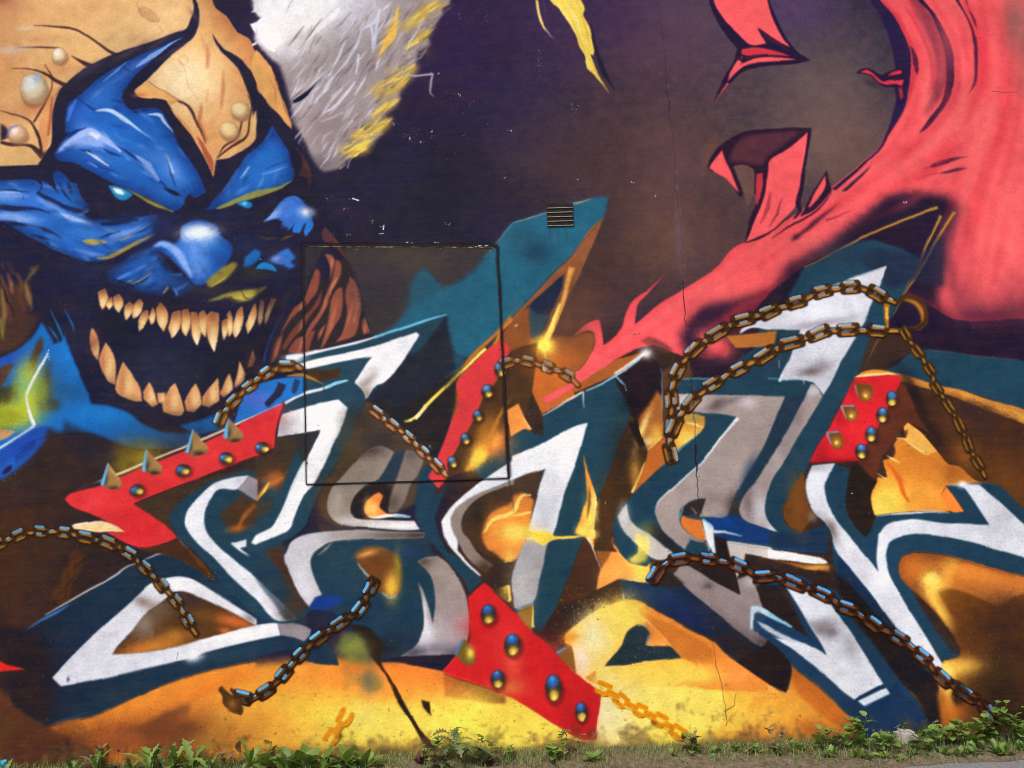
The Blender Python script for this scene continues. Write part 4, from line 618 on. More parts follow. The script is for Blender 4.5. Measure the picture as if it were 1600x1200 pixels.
    line('Q',"640,160 680,220 720,255",(1,3,1),(150,200,232),.8); line('Q',"790,345 840,378 870,365 882,350",(1,2.4,2,1),(130,196,236),.8)
    g2 = fill('Q',"1010,150 1060,125 1140,115 1210,175 1280,290 1320,400 1336,520 1318,640 1290,700 1240,735 900,745 1000,675 1048,570 1045,440 1008,275 1040,330 1080,440 1105,545 1120,420 1110,300 1075,215",(160,146,142),1.2,name='letter_fill',ang=40)
    for x,y,rx,ry,c,a in ((1200,600,30,26,(184,176,184),.8),(1060,620,16,24,(224,224,234),.95),(1050,480,6,26,(226,226,236),.9),(1150,690,30,10,(130,122,136),.8),(1050,150,16,10,(100,82,74),.9),(980,710,20,8,(80,76,90),.9),(1150,200,16,16,(176,160,150),.6),(1240,720,16,8,(90,84,104),.8)): blob('Q',x,y,rx,ry,c,a,0,g2)
    fill('Q',"780,760 1000,735 1250,730 1200,800 1165,835 1050,812 900,780 780,775",(42,36,52),2)
    # black diagonal strut
    fill('Q',"590,540 700,560 800,660 780,770 840,880 900,980 990,1130 1040,1210 U 770,325 715,330 650,220 600,140 560,60 Q 860,950 800,850 740,770 660,660",(48,36,28),1.6); fill('Q',"540,600 640,590 700,700 720,760 800,920 760,960 700,960 600,900 560,960 540,840 560,760 520,700",(120,124,70),6,.7); blob('Q',600,680,22,14,(140,150,70),.7); blob('Q',700,880,14,24,(90,100,96),.6)
    fill('U',"690,115 725,125 730,185 700,150",(50,38,30),1.2); fill('U',"725,125 800,170 900,220 1000,240 1150,260 1180,330 950,345 800,330 770,320 705,240 735,180",(252,220,100),2,.9)
    fill('Q',"1170,850 1300,880 1450,930 1560,985 1560,1040 1400,1030 1180,990",(96,70,42),3.5,.85)
    # ---- letter three: A
    fill('N',"1600,470 1560,490 1400,640 1300,720 1200,800 1150,880 1120,1000 1150,1110 1200,1210 Q 1230,100 1330,180 1420,265 1330,345 1290,260 1200,150 1100,30 N 1060,1100 1020,950",TE,1.6)
    fill('O',"-100,480 0,470 80,440 130,470 190,480 195,355 430,228 530,175 640,120 660,180 705,240 740,360 700,470 645,620 585,780 545,870 520,1000 R 450,0 330,310 280,420 200,600 130,570 135,430 220,50 O 150,1100 -240,700 -300,640",(35,72,87),1.0,name='letter_outline')
    aO = fill('N',"1600,790 1480,830 1370,900 1300,990 1285,1060 1320,1140 1400,1210 Q 1500,130 1520,170 1600,120 O 60,1100 130,960 180,760 200,690 100,720 0,760",(70,54,44),1.6); fill('N',"1600,900 1480,960 1420,1040 1410,1110 1440,1180 1480,1210 Q 1560,150 1640,120 O 100,1080 140,880 60,830 0,860",(206,128,64),3)
    blob('N',1560,1060,36,30,(232,150,76),.9); line('N',"1420,1090 1480,1010 1600,960 O 60,860 120,850",(3,6,6,3),(255,216,120),1.8,.95); line('O',"0,985 60,975 120,960",(2,4,2),(252,220,120),1.6,.9); blob('O',60,780,40,16,(84,66,54),.9); blob('O',60,1060,30,16,(226,140,66),.8); blob('N',1380,1000,10,26,(50,42,36),.9)
    fill('N',"1610,760 1480,800 1340,868 1245,940 1215,1000 1225,1070 1290,1200 Q 1300,100 1400,200 1440,220 1480,170 1400,110 1330,10 N 1290,1080 1290,1000 1360,900 1480,830 1610,790",(146,132,124),1.2,name='letter_fill'); blob('Q',1430,190,16,14,(70,54,40),.9)
    aW = fill('O',"470,402 440,520 390,680 350,780 310,900 265,1085 R 240,0 O 100,1085 150,900 190,745 212,690 100,722 0,762 N 1480,805 1340,872 1248,942 1216,1000 1225,1070 1260,1140 Q 1260,80 1330,160 1410,240 1390,235 1290,140 1215,60 1180,0 N 1170,1090 1158,1020 1190,965 1250,898 1360,808 1480,718 1600,640 O 0,610 130,560 280,480 400,422",(240,243,250),.8,name='letter_fill',ang=36)
    blob('O',280,580,30,40,(252,253,255),.8,0,aW); blob('O',200,960,20,40,(196,200,212),.75,0,aW); blob('O',250,800,16,30,(220,222,232),.6,0,aW); blob('N',1500,760,40,12,(210,222,234),.6,-30,aW)
    fill('R',"95,-10 245,-10 222,50 200,150 165,290 130,415 60,455 15,440 0,330 0,240 50,90",(170,166,168),1,name='letter_fill'); blob('R',60,300,16,40,(196,194,196),.6); line('R',"20,450 80,432 130,412",(2,5,3),(80,150,214),1)
    fill('O',"448,590 462,650 480,730 520,860 532,960 512,1060 518,1195 480,1140 450,1112 395,1092 430,1000 450,930 470,880 462,770",(226,146,70),.9); blob('O',490,990,9,30,(255,226,110),.95); blob('O',440,1075,10,8,(255,226,110),.9); line('O',"480,800 485,900 470,1010",(1,6,1),(110,80,44),1,.8); line('O',"520,880 530,960 512,1060",(1,2,1),(255,240,200),.8,.8)
    fill('O',"85,1085 160,1078 240,1085 270,1110 360,1105 450,1108 400,1120 300,1128 250,1140 200,1170 130,1130",(240,196,84),1.6); blob('O',70,1090,26,12,(250,206,96),.8)
    line('R',"470,0 500,60 540,150 560,205",(3,4,3,1),(250,240,224),.9); fill('R',"500,0 640,0 625,90 570,190 540,130",(150,96,50),1.6); 
    fill('R',"450,0 500,60 555,210 520,330 440,380 300,400 350,260",(86,56,42),1.6); fill('R',"640,30 690,100 745,165 800,60 860,130 850,290 760,275 680,255 610,300 530,330 550,220 600,130",(226,146,76),2); blob('R',800,210,16,24,(252,214,100),.9); blob('R',640,230,20,16,(240,170,90),.7); 
    line('O',"0,500 -100,470",(1,1),TE,.8)
    # split dark prongs between A and C
    fill('O',"640,125 720,80 800,20 860,-10 920,30 945,90 945,250 960,420 900,510 850,580 800,560 700,470 745,360 705,240 665,180",(48,34,40),1.4); fill('O',"905,200 945,250 942,480 845,578 800,470 790,380 840,310",(168,106,58),3); blob('O',900,480,12,16,(240,190,90),.8); line('O',"930,60 940,100 940,240 945,420",(1,2,1.4,.6),(140,190,214),.8,.8); line('O',"845,575 935,490",(2,1.6),(250,206,110),.9); blob('O',740,280,16,16,(30,26,34),.8)
    line('O',"800,0 720,60 640,115 560,160 460,205",(3.4,3,3,2.4,2),(160,214,240),.8); line('L',"640,1140 740,1070 830,1010",(2.4,3,5),(236,242,250),.9); line('O',"440,210 340,270 240,330 190,357",(3,3,2,1),(226,234,242),.8); line('O',"640,112 680,145 710,170",(2,3,1),(130,200,236),.8); line('O',"445,205 445,260 450,310",(2.4,1.6,.6),(226,234,242),.8); speck('O',714,200,1,6,6,(160,196,220),.5,.9)
    blob('L',838,1008,7,6,(255,255,255),1); blob('L',838,1008,11,9,(230,230,236),.6)
    fill('O',"745,350 800,460 835,580 835,640 800,740 745,850 700,930 660,985 640,1050 620,1150 660,1210 520,1200 515,1080 530,900 580,780 640,620 700,470",(80,58,40),1.6); fill('O',"720,400 780,390 830,540 800,560",(40,32,34),2); blob('O',700,600,20,40,(52,40,38),.9); line('O',"834,640 800,740 750,840",(1,5,4),(252,226,140),1.4); blob('O',770,720,10,30,(190,140,70),.8); blob('O',590,950,12,50,(104,72,44),.7); speck('O',585,905,.6,1.4,3,(240,240,240),.7,1)
    fill('O',"845,580 945,490 960,420 1000,560 960,640 920,690 840,770 760,850 800,740 835,640",(184,108,54),1.4); fill('O',"1080,340 1200,350 1215,440 1100,530 1030,590 1000,560 1010,430",(206,146,70),2.2); line('O',"1090,400 1150,415 1195,432",(1.4,3,1),(255,226,150),1); blob('O',1090,500,20,14,(250,204,100),.85); blob('O',1150,370,22,8,(150,140,80),.8)
    fill('O',"945,80 1100,-10 1130,120 1060,160 1030,330 1000,560 960,560 945,400",(104,72,52),2)
    # ---- letter four: C
    fill('O',"1060,130 1200,128 1400,124 1620,126 P 440,0 640,0 540,130 460,270 380,430 300,560 260,650 220,720 130,870 90,960 110,1040 200,1090 380,1030 380,1200 S 380,100 0,70 R 1340,30 1300,120 1030,110 960,60 840,180 730,150 640,40 O 640,1110 628,1050 650,985 712,905 760,845 830,775 930,680 1040,570 1200,435 1210,360 1100,335 1030,320 1020,222",(35,70,87),1.2,name='letter_outline')
    fill('O',"850,1040 895,1040 1000,1130 1080,1210 R 1010,120 940,60 860,10 O 820,1110",(44,44,48),2.5,.9); blob('O',830,1075,16,12,(120,124,70),.7)
    fill('O',"716,908 660,985 680,1050 720,1110 790,1175 R 880,130 940,140 1010,110 1000,90 900,20 O 960,1180 860,1100 790,1060 735,1000",(196,190,184),1.2,name='letter_fill'); blob('O',700,980,8,16,(232,232,236),.8); fill('R',"760,-30 850,-10 860,60 840,150 760,170 720,140 790,90",(206,190,90),4,.8)
    c1 = fill('O',"1020,222 1200,226 1400,230 1605,236 P 108,238 70,330 20,440 O 1605,480 1560,570 1480,710 1400,850 1345,985 1330,1000 1175,992 1210,880 1150,882 1090,910 1050,960 1052,1030 1100,1090 1200,1140 1230,1210 R 1250,30 1150,20 1110,10 O 1080,1195 950,1085 905,1010 893,945 920,888 1000,810 1150,690 1180,660 1300,500 1412,370 1300,350 1100,335 1030,320 1008,280",(166,152,148),1.0,name='letter_fill',ang=42)
    for x,y,rx,ry,c,a,ro in ((1080,270,24,12,(222,216,220),.95,0),(1280,290,14,8,(90,80,80),.9,-30),(1380,260,30,5,(120,110,110),.8,-15),(1470,280,16,10,(214,206,210),.8,0),(1450,500,40,40,(160,146,142),.6,0),(1000,950,12,20,(176,162,158),.6,0),(1240,880,24,14,(140,126,124),.6,0),(1150,1130,20,8,(130,118,116),.7,0)): blob('O',x,y,rx,ry,c,a,ro,c1)
    line('O',"1410,372 1300,505 1180,655 1090,735 1010,805 930,880 900,930",(5,3,3,2.4,2.4,2,1),(240,242,248),.8); line('O',"1190,440 1080,540 980,630 930,675",(1,2,2,1),(140,190,220),.8,.8); line('O',"1060,130 1300,124 1500,118 1600,120",(1,2,2.4,2),(120,196,222),.8,.9)
    fill('O',"1060,985 1120,1000 1190,1010 1220,1140 1150,1120 1090,1080 1055,1030",(206,120,60),1.6); fill('O',"1050,960 1100,910 1160,885 1212,880 1180,960 1165,990 1120,975 1070,985",(56,46,44),1.2); line('O',"1045,1000 1070,935",(2,2),(110,180,214),.8); line('O',"1120,930 1155,975",(1,2),(170,164,164),.9,.8)
    fill('O',"P 112,234 240,234 150,400 70,540 0,640 O 1500,820 1440,950 1420,1010 1370,1000 1390,900 1460,780 1560,600 1605,490 P 70,330",(38,60,78),1.4); blob('O',1390,930,14,20,(66,54,54),.8); blob('O',1480,720,10,30,(33,57,83),.7,25)
    g3 = fill('O',"1605,640 1540,745 1450,865 1420,955 1450,1010 1520,1040 1605,1070 P 66,1085 20,1040 0,1010 -10,900 20,770 100,640 200,470 290,330 342,235 300,165 270,160 230,240 150,400 70,540 0,640",(164,150,148),1.2,name='letter_fill')
    for x,y,rx,ry,c,a in ((280,200,14,10,(206,200,206),.9),(180,360,10,20,(130,116,116),.8),(60,600,14,30,(176,166,166),.7),(-60,950,26,24,(206,202,210),.9),(-130,900,10,30,(120,106,104),.8),(30,1060,10,10,(232,232,240),.8),(130,520,16,30,(140,128,128),.6)): blob('P',x,y,rx,ry,c,a,0,g3)
    fill('P',"20,770 90,660 190,500 260,380 320,290 380,240 380,430 300,560 250,660 220,720 130,870 90,960 120,1050 200,1090 70,1085 0,1010 -20,950 -10,870",TE,1.0); 
    # blue throat and white spark wedge
    fill('O',"1195,1005 1300,1000 1380,985 1480,1030 1610,1075 P 60,1095 200,1100 370,1040 370,1200 S 370,90 120,75 R 1560,40 1450,30 1350,20 O 1260,1090",(24,62,116),1.8); blob('O',1330,1030,20,10,(24,72,150),.8); fill('P',"0,1085 200,1090 380,1030 380,1110 S 380,100 200,70 0,60",(33,55,80),2.5,.9)
    fill('O',"1255,1105 1350,1130 1345,1210 R 1380,130 1420,350 1360,320 1130,185 1280,130 1275,60",(42,34,38),1.4); line('O',"1195,1010 1240,1075 1340,1085 1440,1108",(2,5,3,1),(220,234,246),.8); fill('O',"1195,1005 1255,1050 1258,1085 1270,1200 R 1282,130 1265,120 1240,60 O 1210,1120",(244,247,252),.9); line('O',"1200,1010 1250,1060",(2,4),(120,196,236),1,.7)
    fill('R',"1340,20 1420,30 1610,60 S 30,75 250,110 340,130 375,160 340,165 200,150 0,130 R 1460,100 1440,180 1400,260 1350,60",(206,196,190),1.2); fill('S',"0,70 150,95 300,120 370,155 340,163 150,143 0,120",(246,246,250),.9); fill('S',"-60,120 100,150 380,170 382,215 200,192 0,165 -60,150",(150,96,44),1.6); blob('S',300,185,20,4,(210,170,90),.7); line('S',"375,0 382,90 376,165",(3,4,2),(60,44,44),1.4)
    fill('R',"1440,180 1480,105 1610,130 S 0,130 200,190 390,220 440,230 440,90 400,0 500,0 700,500 300,400 0,320 R 1530,310 1400,260",(54,40,36),2,.9)
    g4 = fill('R',"1000,235 1060,165 1130,188 1270,275 1420,356 1398,262 1480,232 1530,315 1590,430 S 30,500 0,540 R 1600,700 1540,680 1480,640 1300,492 1150,372 1060,290",(150,136,136),1.4,name='letter_fill'); blob('R',1220,300,8,5,(90,78,78),.7); blob('R',1490,270,12,10,(196,190,194),.7); blob('R',1580,660,14,14,(80,72,80),.8); blob('R',1120,230,16,14,(164,150,150),.6)
    fill('R',"1100,170 1260,130 1380,160 1425,358 1250,265",(46,36,38),1.4); fill('R',"1530,310 1610,260 S 60,290 250,620 140,560 0,480 R 1560,420",(46,36,36),1.6)
    fill('R',"690,385 680,260 760,275 880,300 960,220 1000,235 1150,372 1300,492 1480,640 1610,705 S 0,640 140,790 130,900 100,980 0,915 R 1450,810 1300,700 1260,650 1100,560 950,480 800,400",(36,50,76),1.5); blob('R',1420,700,70,24,(44,34,36),.9,35); blob('R',880,340,40,14,(35,64,93),.9,20); blob('R',1100,480,40,14,(32,50,104),.7,35); fill('R',"870,290 900,200 1000,230 1080,290 1000,310",(50,42,36),2.5,.9); line('R',"690,350 700,385",(2,3),(120,190,230),.8)
    fill('R',"530,330 680,255 690,385 560,440 480,490 400,560 320,620 240,660 180,600 300,420 440,380",(58,40,36),2); speck('R',440,450,20,16,90,(206,190,90),.35,.8,.8); blob('R',260,600,30,10,(60,40,36),.8)
    fill('R',"690,390 800,405 960,490 1080,560 1260,650 1330,720 1450,810 1610,915 1610,970 1320,960 1000,930 700,950 600,820 1060,760 880,560 750,440",(214,132,62),1.6); fill('R',"740,410 900,500 1080,590 1240,690 1260,790 1060,760 960,640 860,530",(190,116,52),1.8,.8); blob('R',1400,870,24,10,(220,140,84),.7); blob('R',1180,720,20,14,(170,100,50),.7)
    fill('R',"690,395 560,440 440,520 340,600 330,660 380,690 400,840 460,868 530,830 600,815 1060,755 960,640 850,520",(240,176,80),1.8); blob('R',680,480,30,30,(254,220,110),.95); blob('R',520,640,30,36,(255,236,150),.95); blob('R',430,760,14,30,(255,248,220),.95); blob('R',380,620,20,10,(206,140,60),.8); fill('R',"830,520 900,570 1000,690 960,670 860,640",(226,140,70),1.2)
    fill('R',"450,870 525,828 540,900 600,950 500,910",(190,130,60),1.6); fill('R',"540,840 600,818 660,880 710,950 610,960 560,930",(246,206,100),1.4)
    fill('R',"610,815 800,795 1060,758 1150,800 1100,880 960,930 710,950 660,880",(234,170,76),2); blob('R',1150,860,40,16,(240,196,90),.8)
    fill('R',"575,805 680,680 720,590 780,545 830,560 860,600 840,665 880,672 970,680 1000,690 1060,752 880,768 700,795",(40,56,64),1.4,name='teal_arrowhead'); fill('R',"850,605 880,640 975,670 880,674 835,668",(228,146,80),1); line('R',"835,668 858,610",(1.4,2),(110,150,190),.8); speck('R',800,700,30,10,110,(160,150,80),.35,.8,.7); blob('R',800,590,14,12,(39,59,73),.7)
    fill('R',"710,955 960,935 1320,962 1330,1100 1300,1200 540,1200 560,985",(252,222,110),4,.9); blob('R',580,1090,16,36,(255,250,220),.95); fill('R',"1320,965 1610,968 1610,1200 1330,1200",(232,180,80),3,.8); blob('S',60,980,40,12,(220,150,80),.6)
    fill('S',"0,910 80,975 100,985 0,965",(240,156,90),1.4); blob('S',110,950,6,12,(130,120,50),.8)
    # ---- tall letter, right
    fill('M',"130,640 190,540 225,480 330,430 480,350 640,300 760,330 850,360 960,420 800,720 700,900 620,1100 540,1200 P 460,270 380,240 340,230 300,160 130,130 60,140 -200,140 M -300,1150 -100,1000 60,780",(35,73,92),2.4,name='letter_outline'); fill('M',"560,420 700,360 950,380 1100,260 1100,600 900,560 760,620 720,560",(40,44,70),6,.7); blob('M',480,400,50,20,(39,59,78),.7)
    fill('M',"-60,860 0,855 60,850 195,850 120,1050 60,1190 P -200,130 -200,30 M -60,950",(37,68,85),1.4); fill('M',"-60,880 60,870 40,950 -20,970 -200,975 -260,900",(176,114,60),2)
    w5 = fill('M',"745,463 700,580 650,700 585,840 520,955 450,1075 395,1190 P 345,228 300,165 280,150 180,130 66,140 M 130,1060 200,862 100,862 0,862 -100,850 -180,890 -160,850 0,780 130,700 300,620 500,550",(216,218,230),.8,name='letter_fill',ang=40)
    for x,y,rx,ry,c,a in ((330,820,50,7,(120,110,116),.6),(270,1120,22,8,(110,96,98),.85),(340,1080,16,10,(150,140,146),.6),(560,620,30,20,(228,230,240),.6),(250,740,40,16,(232,234,244),.6),(330,980,30,20,(226,228,238),.6)): blob('M',x,y,rx,ry,c,a,-8,w5)
    line('M',"130,1060 70,1185",(1,4),(236,238,246),.8); line('M',"740,466 600,510 500,548",(2,1,1),(240,242,250),.8,.8); line('M',"0,1165 100,1170 180,1175",(1.6,1.4,.6),(110,190,210),.8,.8); line('P',"220,130 225,158",(1,1.4),(220,232,244),.7,.8); line('P',"68,10 70,60",(1,1),(220,232,244),.7,.8)
    # teal horizon right, orange rim
    fill('M',"900,1000 980,985 1080,995 1300,1020 1600,1055 2300,1120 W 1990,700 P 1600,330 1400,260 1240,210 1100,190 900,140 820,110 700,120 640,60 M 760,1100",(33,72,90),1.6); line('M',"1000,990 1200,1010 1560,1050",(.6,1.4,1),(140,120,120),.9,.5)
    fill('M',"640,900 720,880 900,920 900,1000 760,1090 700,1160 600,1180 560,1130",(70,50,42),3,.9); line('M',"700,910 660,980 620,1060",(2,1.4,.6),(176,130,80),1,.8)
    fill('P',"545,120 600,80 700,70 830,100 930,125 1050,165 1200,195 1360,250 1500,290 1600,320 2200,520 2200,680 1600,415 1450,360 1300,300 1150,240 1030,200 900,170 825,150",(214,142,66),1.2); line('P',"1200,220 1400,290 1600,380 2200,600",(3,10,14,14),(240,180,86),2.5,.8); line('P',"545,118 640,104 760,98 830,100",(2,5,4,1),(250,226,170),1,.9)
    fill('P',"825,150 950,180 1150,240 1300,300 1600,415 2200,680 2200,1300 1600,930 1430,790 1290,760 1200,700 1130,660 1050,560 960,430 870,400 800,500 720,600 640,700 560,640 760,200",(92,60,40),2); 
    for x,y,rx,ry,c,a,ro in ((930,250,14,50,(40,30,34),.95,-25),(1040,470,16,40,(44,32,34),.9,-28),(1250,330,60,20,(50,36,38),.85,15),(1400,500,50,40,(74,46,38),.7,0),(1500,760,50,40,(130,82,44),.8,35),(1230,600,24,30,(150,96,46),.8,0),(1100,350,24,24,(96,60,44),.8,0)): blob('P',x,y,rx,ry,c,a,ro)
    rd = fill('P',"545,120 640,112 760,105 832,110 825,160 790,230 740,330 680,440 610,550 570,640 400,648 258,652 300,570 400,400 480,245",(218,42,52),1.2,name='red_patch')
    for x,y,rx,ry,c,a in ((560,420,40,40,(232,50,58),.6),(330,620,16,20,(150,28,40),.6),(420,645,50,5,(120,24,34),.7),(520,170,10,16,(150,28,40),.6),(440,330,10,30,(160,30,44),.5)): blob('P',x,y,rx,ry,c,a,0,rd)
    fill('P',"830,150 860,180 960,400 1010,470 940,430 860,405 800,480 770,560 720,610 690,700 660,755 560,650 620,540 700,430 770,310",(104,56,40),2)
    og = fill('P',"845,430 870,402 960,470 1050,570 1130,660 1200,680 1290,760 1430,790 1330,795 1210,790 1120,790 1085,850 1150,950 1100,960 900,955 670,975 645,860 680,740 740,750 720,640 790,620 785,540 810,500 870,505",(206,132,60),1.4,name='painted_flame')
    for x,y,rx,ry,c,a in ((760,880,34,30,(246,196,90),.95),(700,930,16,10,(255,220,110),.9),(950,640,40,30,(196,122,54),.7),(1000,850,40,24,(220,150,70),.8),(1200,740,30,14,(176,110,52),.7),(1150,700,16,16,(150,92,46),.6)): blob('P',x,y,rx,ry,c,a,0,og)
    fill('P',"845,430 870,402 960,470 1055,580 990,600 930,560 870,508",(240,166,90),.9); line('P',"850,505 920,560 985,600",(1,2.4,1),(255,226,160),.8); line('P',"800,497 875,503",(1.6,2),(255,214,140),.8); line('P',"745,610 780,630 820,655",(1,2.4,1),(255,220,150),.8); line('P',"680,720 740,752",(1,2),(255,220,150),.8)
    for s in ("870,440 850,460 865,500","790,545 800,610 770,590","715,640 745,745 700,720"): fill('P',s,(80,50,38),1.2,.8)
    line('P',"770,680 820,760 850,850 885,900",(3,8,8,4),(222,108,44),1.4,.9); line('P',"740,650 780,690 860,780",(6,6,2),(226,110,44),1.4,.7); fill('P',"1085,850 1120,795 1180,880 1232,965 1160,970 1110,920",(232,130,62),1.2)
    fill('P',"510,690 560,660 650,750 680,760 640,860 650,960 670,980 640,1080 610,1120 540,1050 490,950 480,850",(46,36,32),2); speck('P',527,848,1,1,2,(245,240,200),.9,1.2)
    fill('P',"215,710 230,760 240,850 270,940 300,990 230,1060 200,1090 120,1040 92,950 130,860",(124,80,42),2); blob('P',180,900,12,40,(140,90,44),.7); blob('P',280,990,8,8,(130,118,110),.7)
    # ---- letter five: R with long leg and arm
    fill('P',"400,655 510,690 490,850 490,950 540,1050 610,1120 640,1080 670,985 850,965 1100,962 1235,965 1120,800 1420,788 1620,960 2200,1300 S 2300,400 1600,245 1300,170 1100,110 920,92 840,110 815,170 830,240 900,330 1000,480 1100,600 1190,690 1190,750 1090,775 1060,740 950,560 S 1130,900 1060,950 900,780 700,560 430,230 P 380,1050 290,960 250,880 240,740 270,670",(33,68,88),1.2,name='letter_outline'); line('P',"680,985 800,968 950,962 1130,962",(1,3,3,1),(236,238,244),.9); line('P',"1120,792 1200,790 1330,788",(1,3.4,1),(190,214,240),1); blob('P',1212,788,7,5,(255,255,255),1); line('P',"1212,770 1216,800",(1,2),(255,255,255),1,.7)
    w6 = fill('P',"236,800 245,735 275,672 415,655 375,740 356,800 370,880 420,1000 490,1090 580,1200 S 690,215 678,130 690,-20 P 692,1100 740,1040 830,1010 920,1005 1100,1030 1385,1042 1290,900 1210,790 1320,790 1450,900 1610,1050 2200,1600 2200,1650 S 1610,135 1380,60 1200,5 P 1280,1150 1020,1100 870,1105 S 770,20 740,70 735,130 760,230 850,400 950,560 1060,740 1140,865 1100,905 1060,900 1040,830 900,700 790,560 640,350 520,200 430,90 P 385,1060 290,960 250,880",(228,231,242),.9,name='letter_fill',ang=40)
    for x,y,rx,ry,c,a,ro in ((300,680,24,6,(170,166,176),.8,0),(390,1060,9,20,(110,92,84),.9,-20),(300,980,12,10,(170,160,160),.6,0),(350,950,14,20,(214,216,228),.6,0),(1200,1070,60,10,(206,208,222),.6,5),(1450,1000,30,30,(214,216,228),.6,40)): blob('P',x,y,rx,ry,c,a,ro,w6)
    for x,y,rx,ry,c,a in ((600,180,20,24,(206,206,218),.6),(780,440,20,30,(212,214,226),.6),(980,680,20,24,(226,228,238),.6),(1060,880,10,8,(170,160,160),.8)): blob('S',x,y,rx,ry,c,a,0,w6)
    # orange counter of R
    ic = fill('S',"815,170 840,112 920,92 1100,108 1300,160 1610,245 2300,420 2300,1300 1280,1300 1090,1300 1060,930 1100,770 1190,745 1198,690 1120,560 1000,420 900,330 830,250",(128,80,44),1.6)
    for x,y,rx,ry,c,a,ro in ((900,200,24,24,(190,110,50),.9,0),(1350,240,80,16,(222,132,62),.95,14),(1500,330,40,14,(226,140,70),.9,0),(1040,340,16,16,(250,206,100),.95,0),(1090,440,8,30,(226,176,80),.9,-25),(1130,230,10,30,(200,160,70),.9,25),(1250,420,40,16,(120,76,36),.9,20),(1350,600,60,30,(112,70,38),.8,0),(1500,520,50,30,(74,48,38),.85,0),(1550,700,40,30,(62,42,36),.85,0),(1200,820,36,16,(236,186,88),.95,0),(1330,860,50,16,(170,124,60),.8,0),(1100,900,14,20,(246,206,100),.9,0),(1150,1050,24,30,(190,116,50),.85,0),(1300,1000,30,24,(150,90,44),.8,0),(1480,950,50,40,(52,38,32),.9,0),(1550,1120,40,30,(50,36,32),.9,0)): blob('S',x,y,rx,ry,c,a,ro,ic)
    fill('S',"975,305 1180,330 1320,380 1440,442 1610,350 2200,300 2200,250 1500,240 1250,170 1130,180 1050,260",(226,142,68),2.5,.55,clip=ic); fill('S',"1060,340 1160,325 1320,385 1440,445 1380,470 1260,440 1150,480",(134,86,38),2.5,.7); line('S',"1440,442 1520,400 1610,350",(3,3,2),(80,54,40),2.5,.6)
    fill('S',"900,330 1000,420 1120,560 1200,690 1190,740 1140,700 1050,580 980,470",(60,42,34),2.4,.8); speck('S',1350,760,60,16,160,(206,166,80),.35,.8,.6); speck('S',1280,820,40,20,120,(110,70,36),.35,.8,.5)
    # lower arrow of C, ends bottom right
    fill('S',"-60,600 0,480 150,560 250,620 100,300 0,300 30,250 200,240 320,300 420,330 520,500 700,720 830,900 950,1040 1040,1200 V 1300,430 1010,430 900,210 S 470,1090 330,950 200,840 140,790 0,640",(31,63,90),1.4,name='letter_outline'); fill('V',"820,130 1060,60 1200,190 1240,300 960,300 910,215",(29,54,85),3,.7)
    fill('S',"430,230 520,250 800,560 900,720 1060,920 1060,1000 1100,1260 1030,1200 940,1030 820,880 690,700 560,520 450,330",(36,30,34),2.4,.95); fill('S',"440,110 520,200 640,350 790,560 760,560 620,420 500,280 430,240",(28,54,84),2,.8)
    w7 = fill('S',"105,295 160,310 230,330 330,380 390,420 480,540 560,660 650,800 720,912 630,960 540,1010 470,960 380,880 250,770 140,690 60,640 0,590 -60,540 -20,550 100,600 250,670 368,735 330,660 260,550 190,430",(224,228,240),.8,name='letter_fill',ang=40)
    for x,y,rx,ry,c,a in ((330,570,16,12,(130,122,128),.9),(400,590,12,10,(120,114,120),.8),(510,690,14,20,(160,152,160),.7),(450,790,20,20,(232,236,246),.6),(340,540,26,8,(140,132,140),.6),(30,610,16,6,(190,190,204),.7)): blob('S',x,y,rx,ry,c,a,0,w7)
    fill('S',"560,1020 735,935 762,975 600,1053",(214,226,238),.8,name='letter_fill'); fill('S',"545,1005 720,915 732,932 556,1018",(25,55,78),.8)
    fill('R',"1490,430 1530,428 1600,455 S 60,505 155,558 130,562 0,500 R 1540,455 1512,470 1505,560 1490,575",(190,222,244),.9); line('S',"0,470 80,520 150,558",(4,4,1),(140,206,240),.8); fill('R',"1515,480 1540,470 1610,500 S 150,570 300,690 200,650 R 1600,620 1560,600 1510,580",(29,64,97),1.4,.9); fill('R',"1530,520 1600,550 S 60,590 250,670 100,640 -20,570",(206,210,222),1,.9)
    fill('S',"140,795 330,950 470,1090 560,1170 500,1300 -200,1300 -100,1000 60,980 130,940",(196,128,58),3,.8); blob('S',60,1100,50,30,(214,156,70),.9); fill('S',"140,795 330,950 470,1090 570,1180 480,1200 300,1080 180,960",(186,100,44),3,.75); fill('S',"-60,700 0,640 140,790 135,900 115,975 0,910 -200,770",(42,32,34),1.4)
    # ---- red straps on the left and bottom
    fill('I',"440,520 560,470 740,410 1000,300 1280,190 1500,90 1720,-20 H 960,1010 570,1190",(240,214,190),1.2,.9)
    r1 = fill('I',"405,560 440,525 630,475 760,420 1000,320 1280,205 1500,100 H 585,1195 980,1005 N 175,280 130,420 115,560 0,615 I 1600,290 1440,350 1240,430 1080,490 900,560 835,590 940,660 1040,730 1110,800 980,850 850,855 660,770 760,765 690,710 560,650 450,605",(222,58,62),1.0,name='red_strap')
    for x,y,rx,ry,c,a in ((560,580,30,14,(236,72,76),.7),(800,680,40,14,(206,46,52),.7),(900,760,30,14,(214,44,52),.7),(1200,340,50,14,(230,70,72),.6),(500,570,10,10,(190,40,46),.4)): blob('I',x,y,rx,ry,c,a,-20,r1)
    speck('I',780,660,40,26,60,(110,30,34),.4,1.1,.5); blob('N',80,350,24,20,(214,54,60),.6)
    fill('I',"452,728 470,715 640,698 700,715 785,762 600,766 460,745",(250,214,160),1,name=None); line('I',"452,726 540,710 645,698",(2,3,1),(246,240,236),.8)
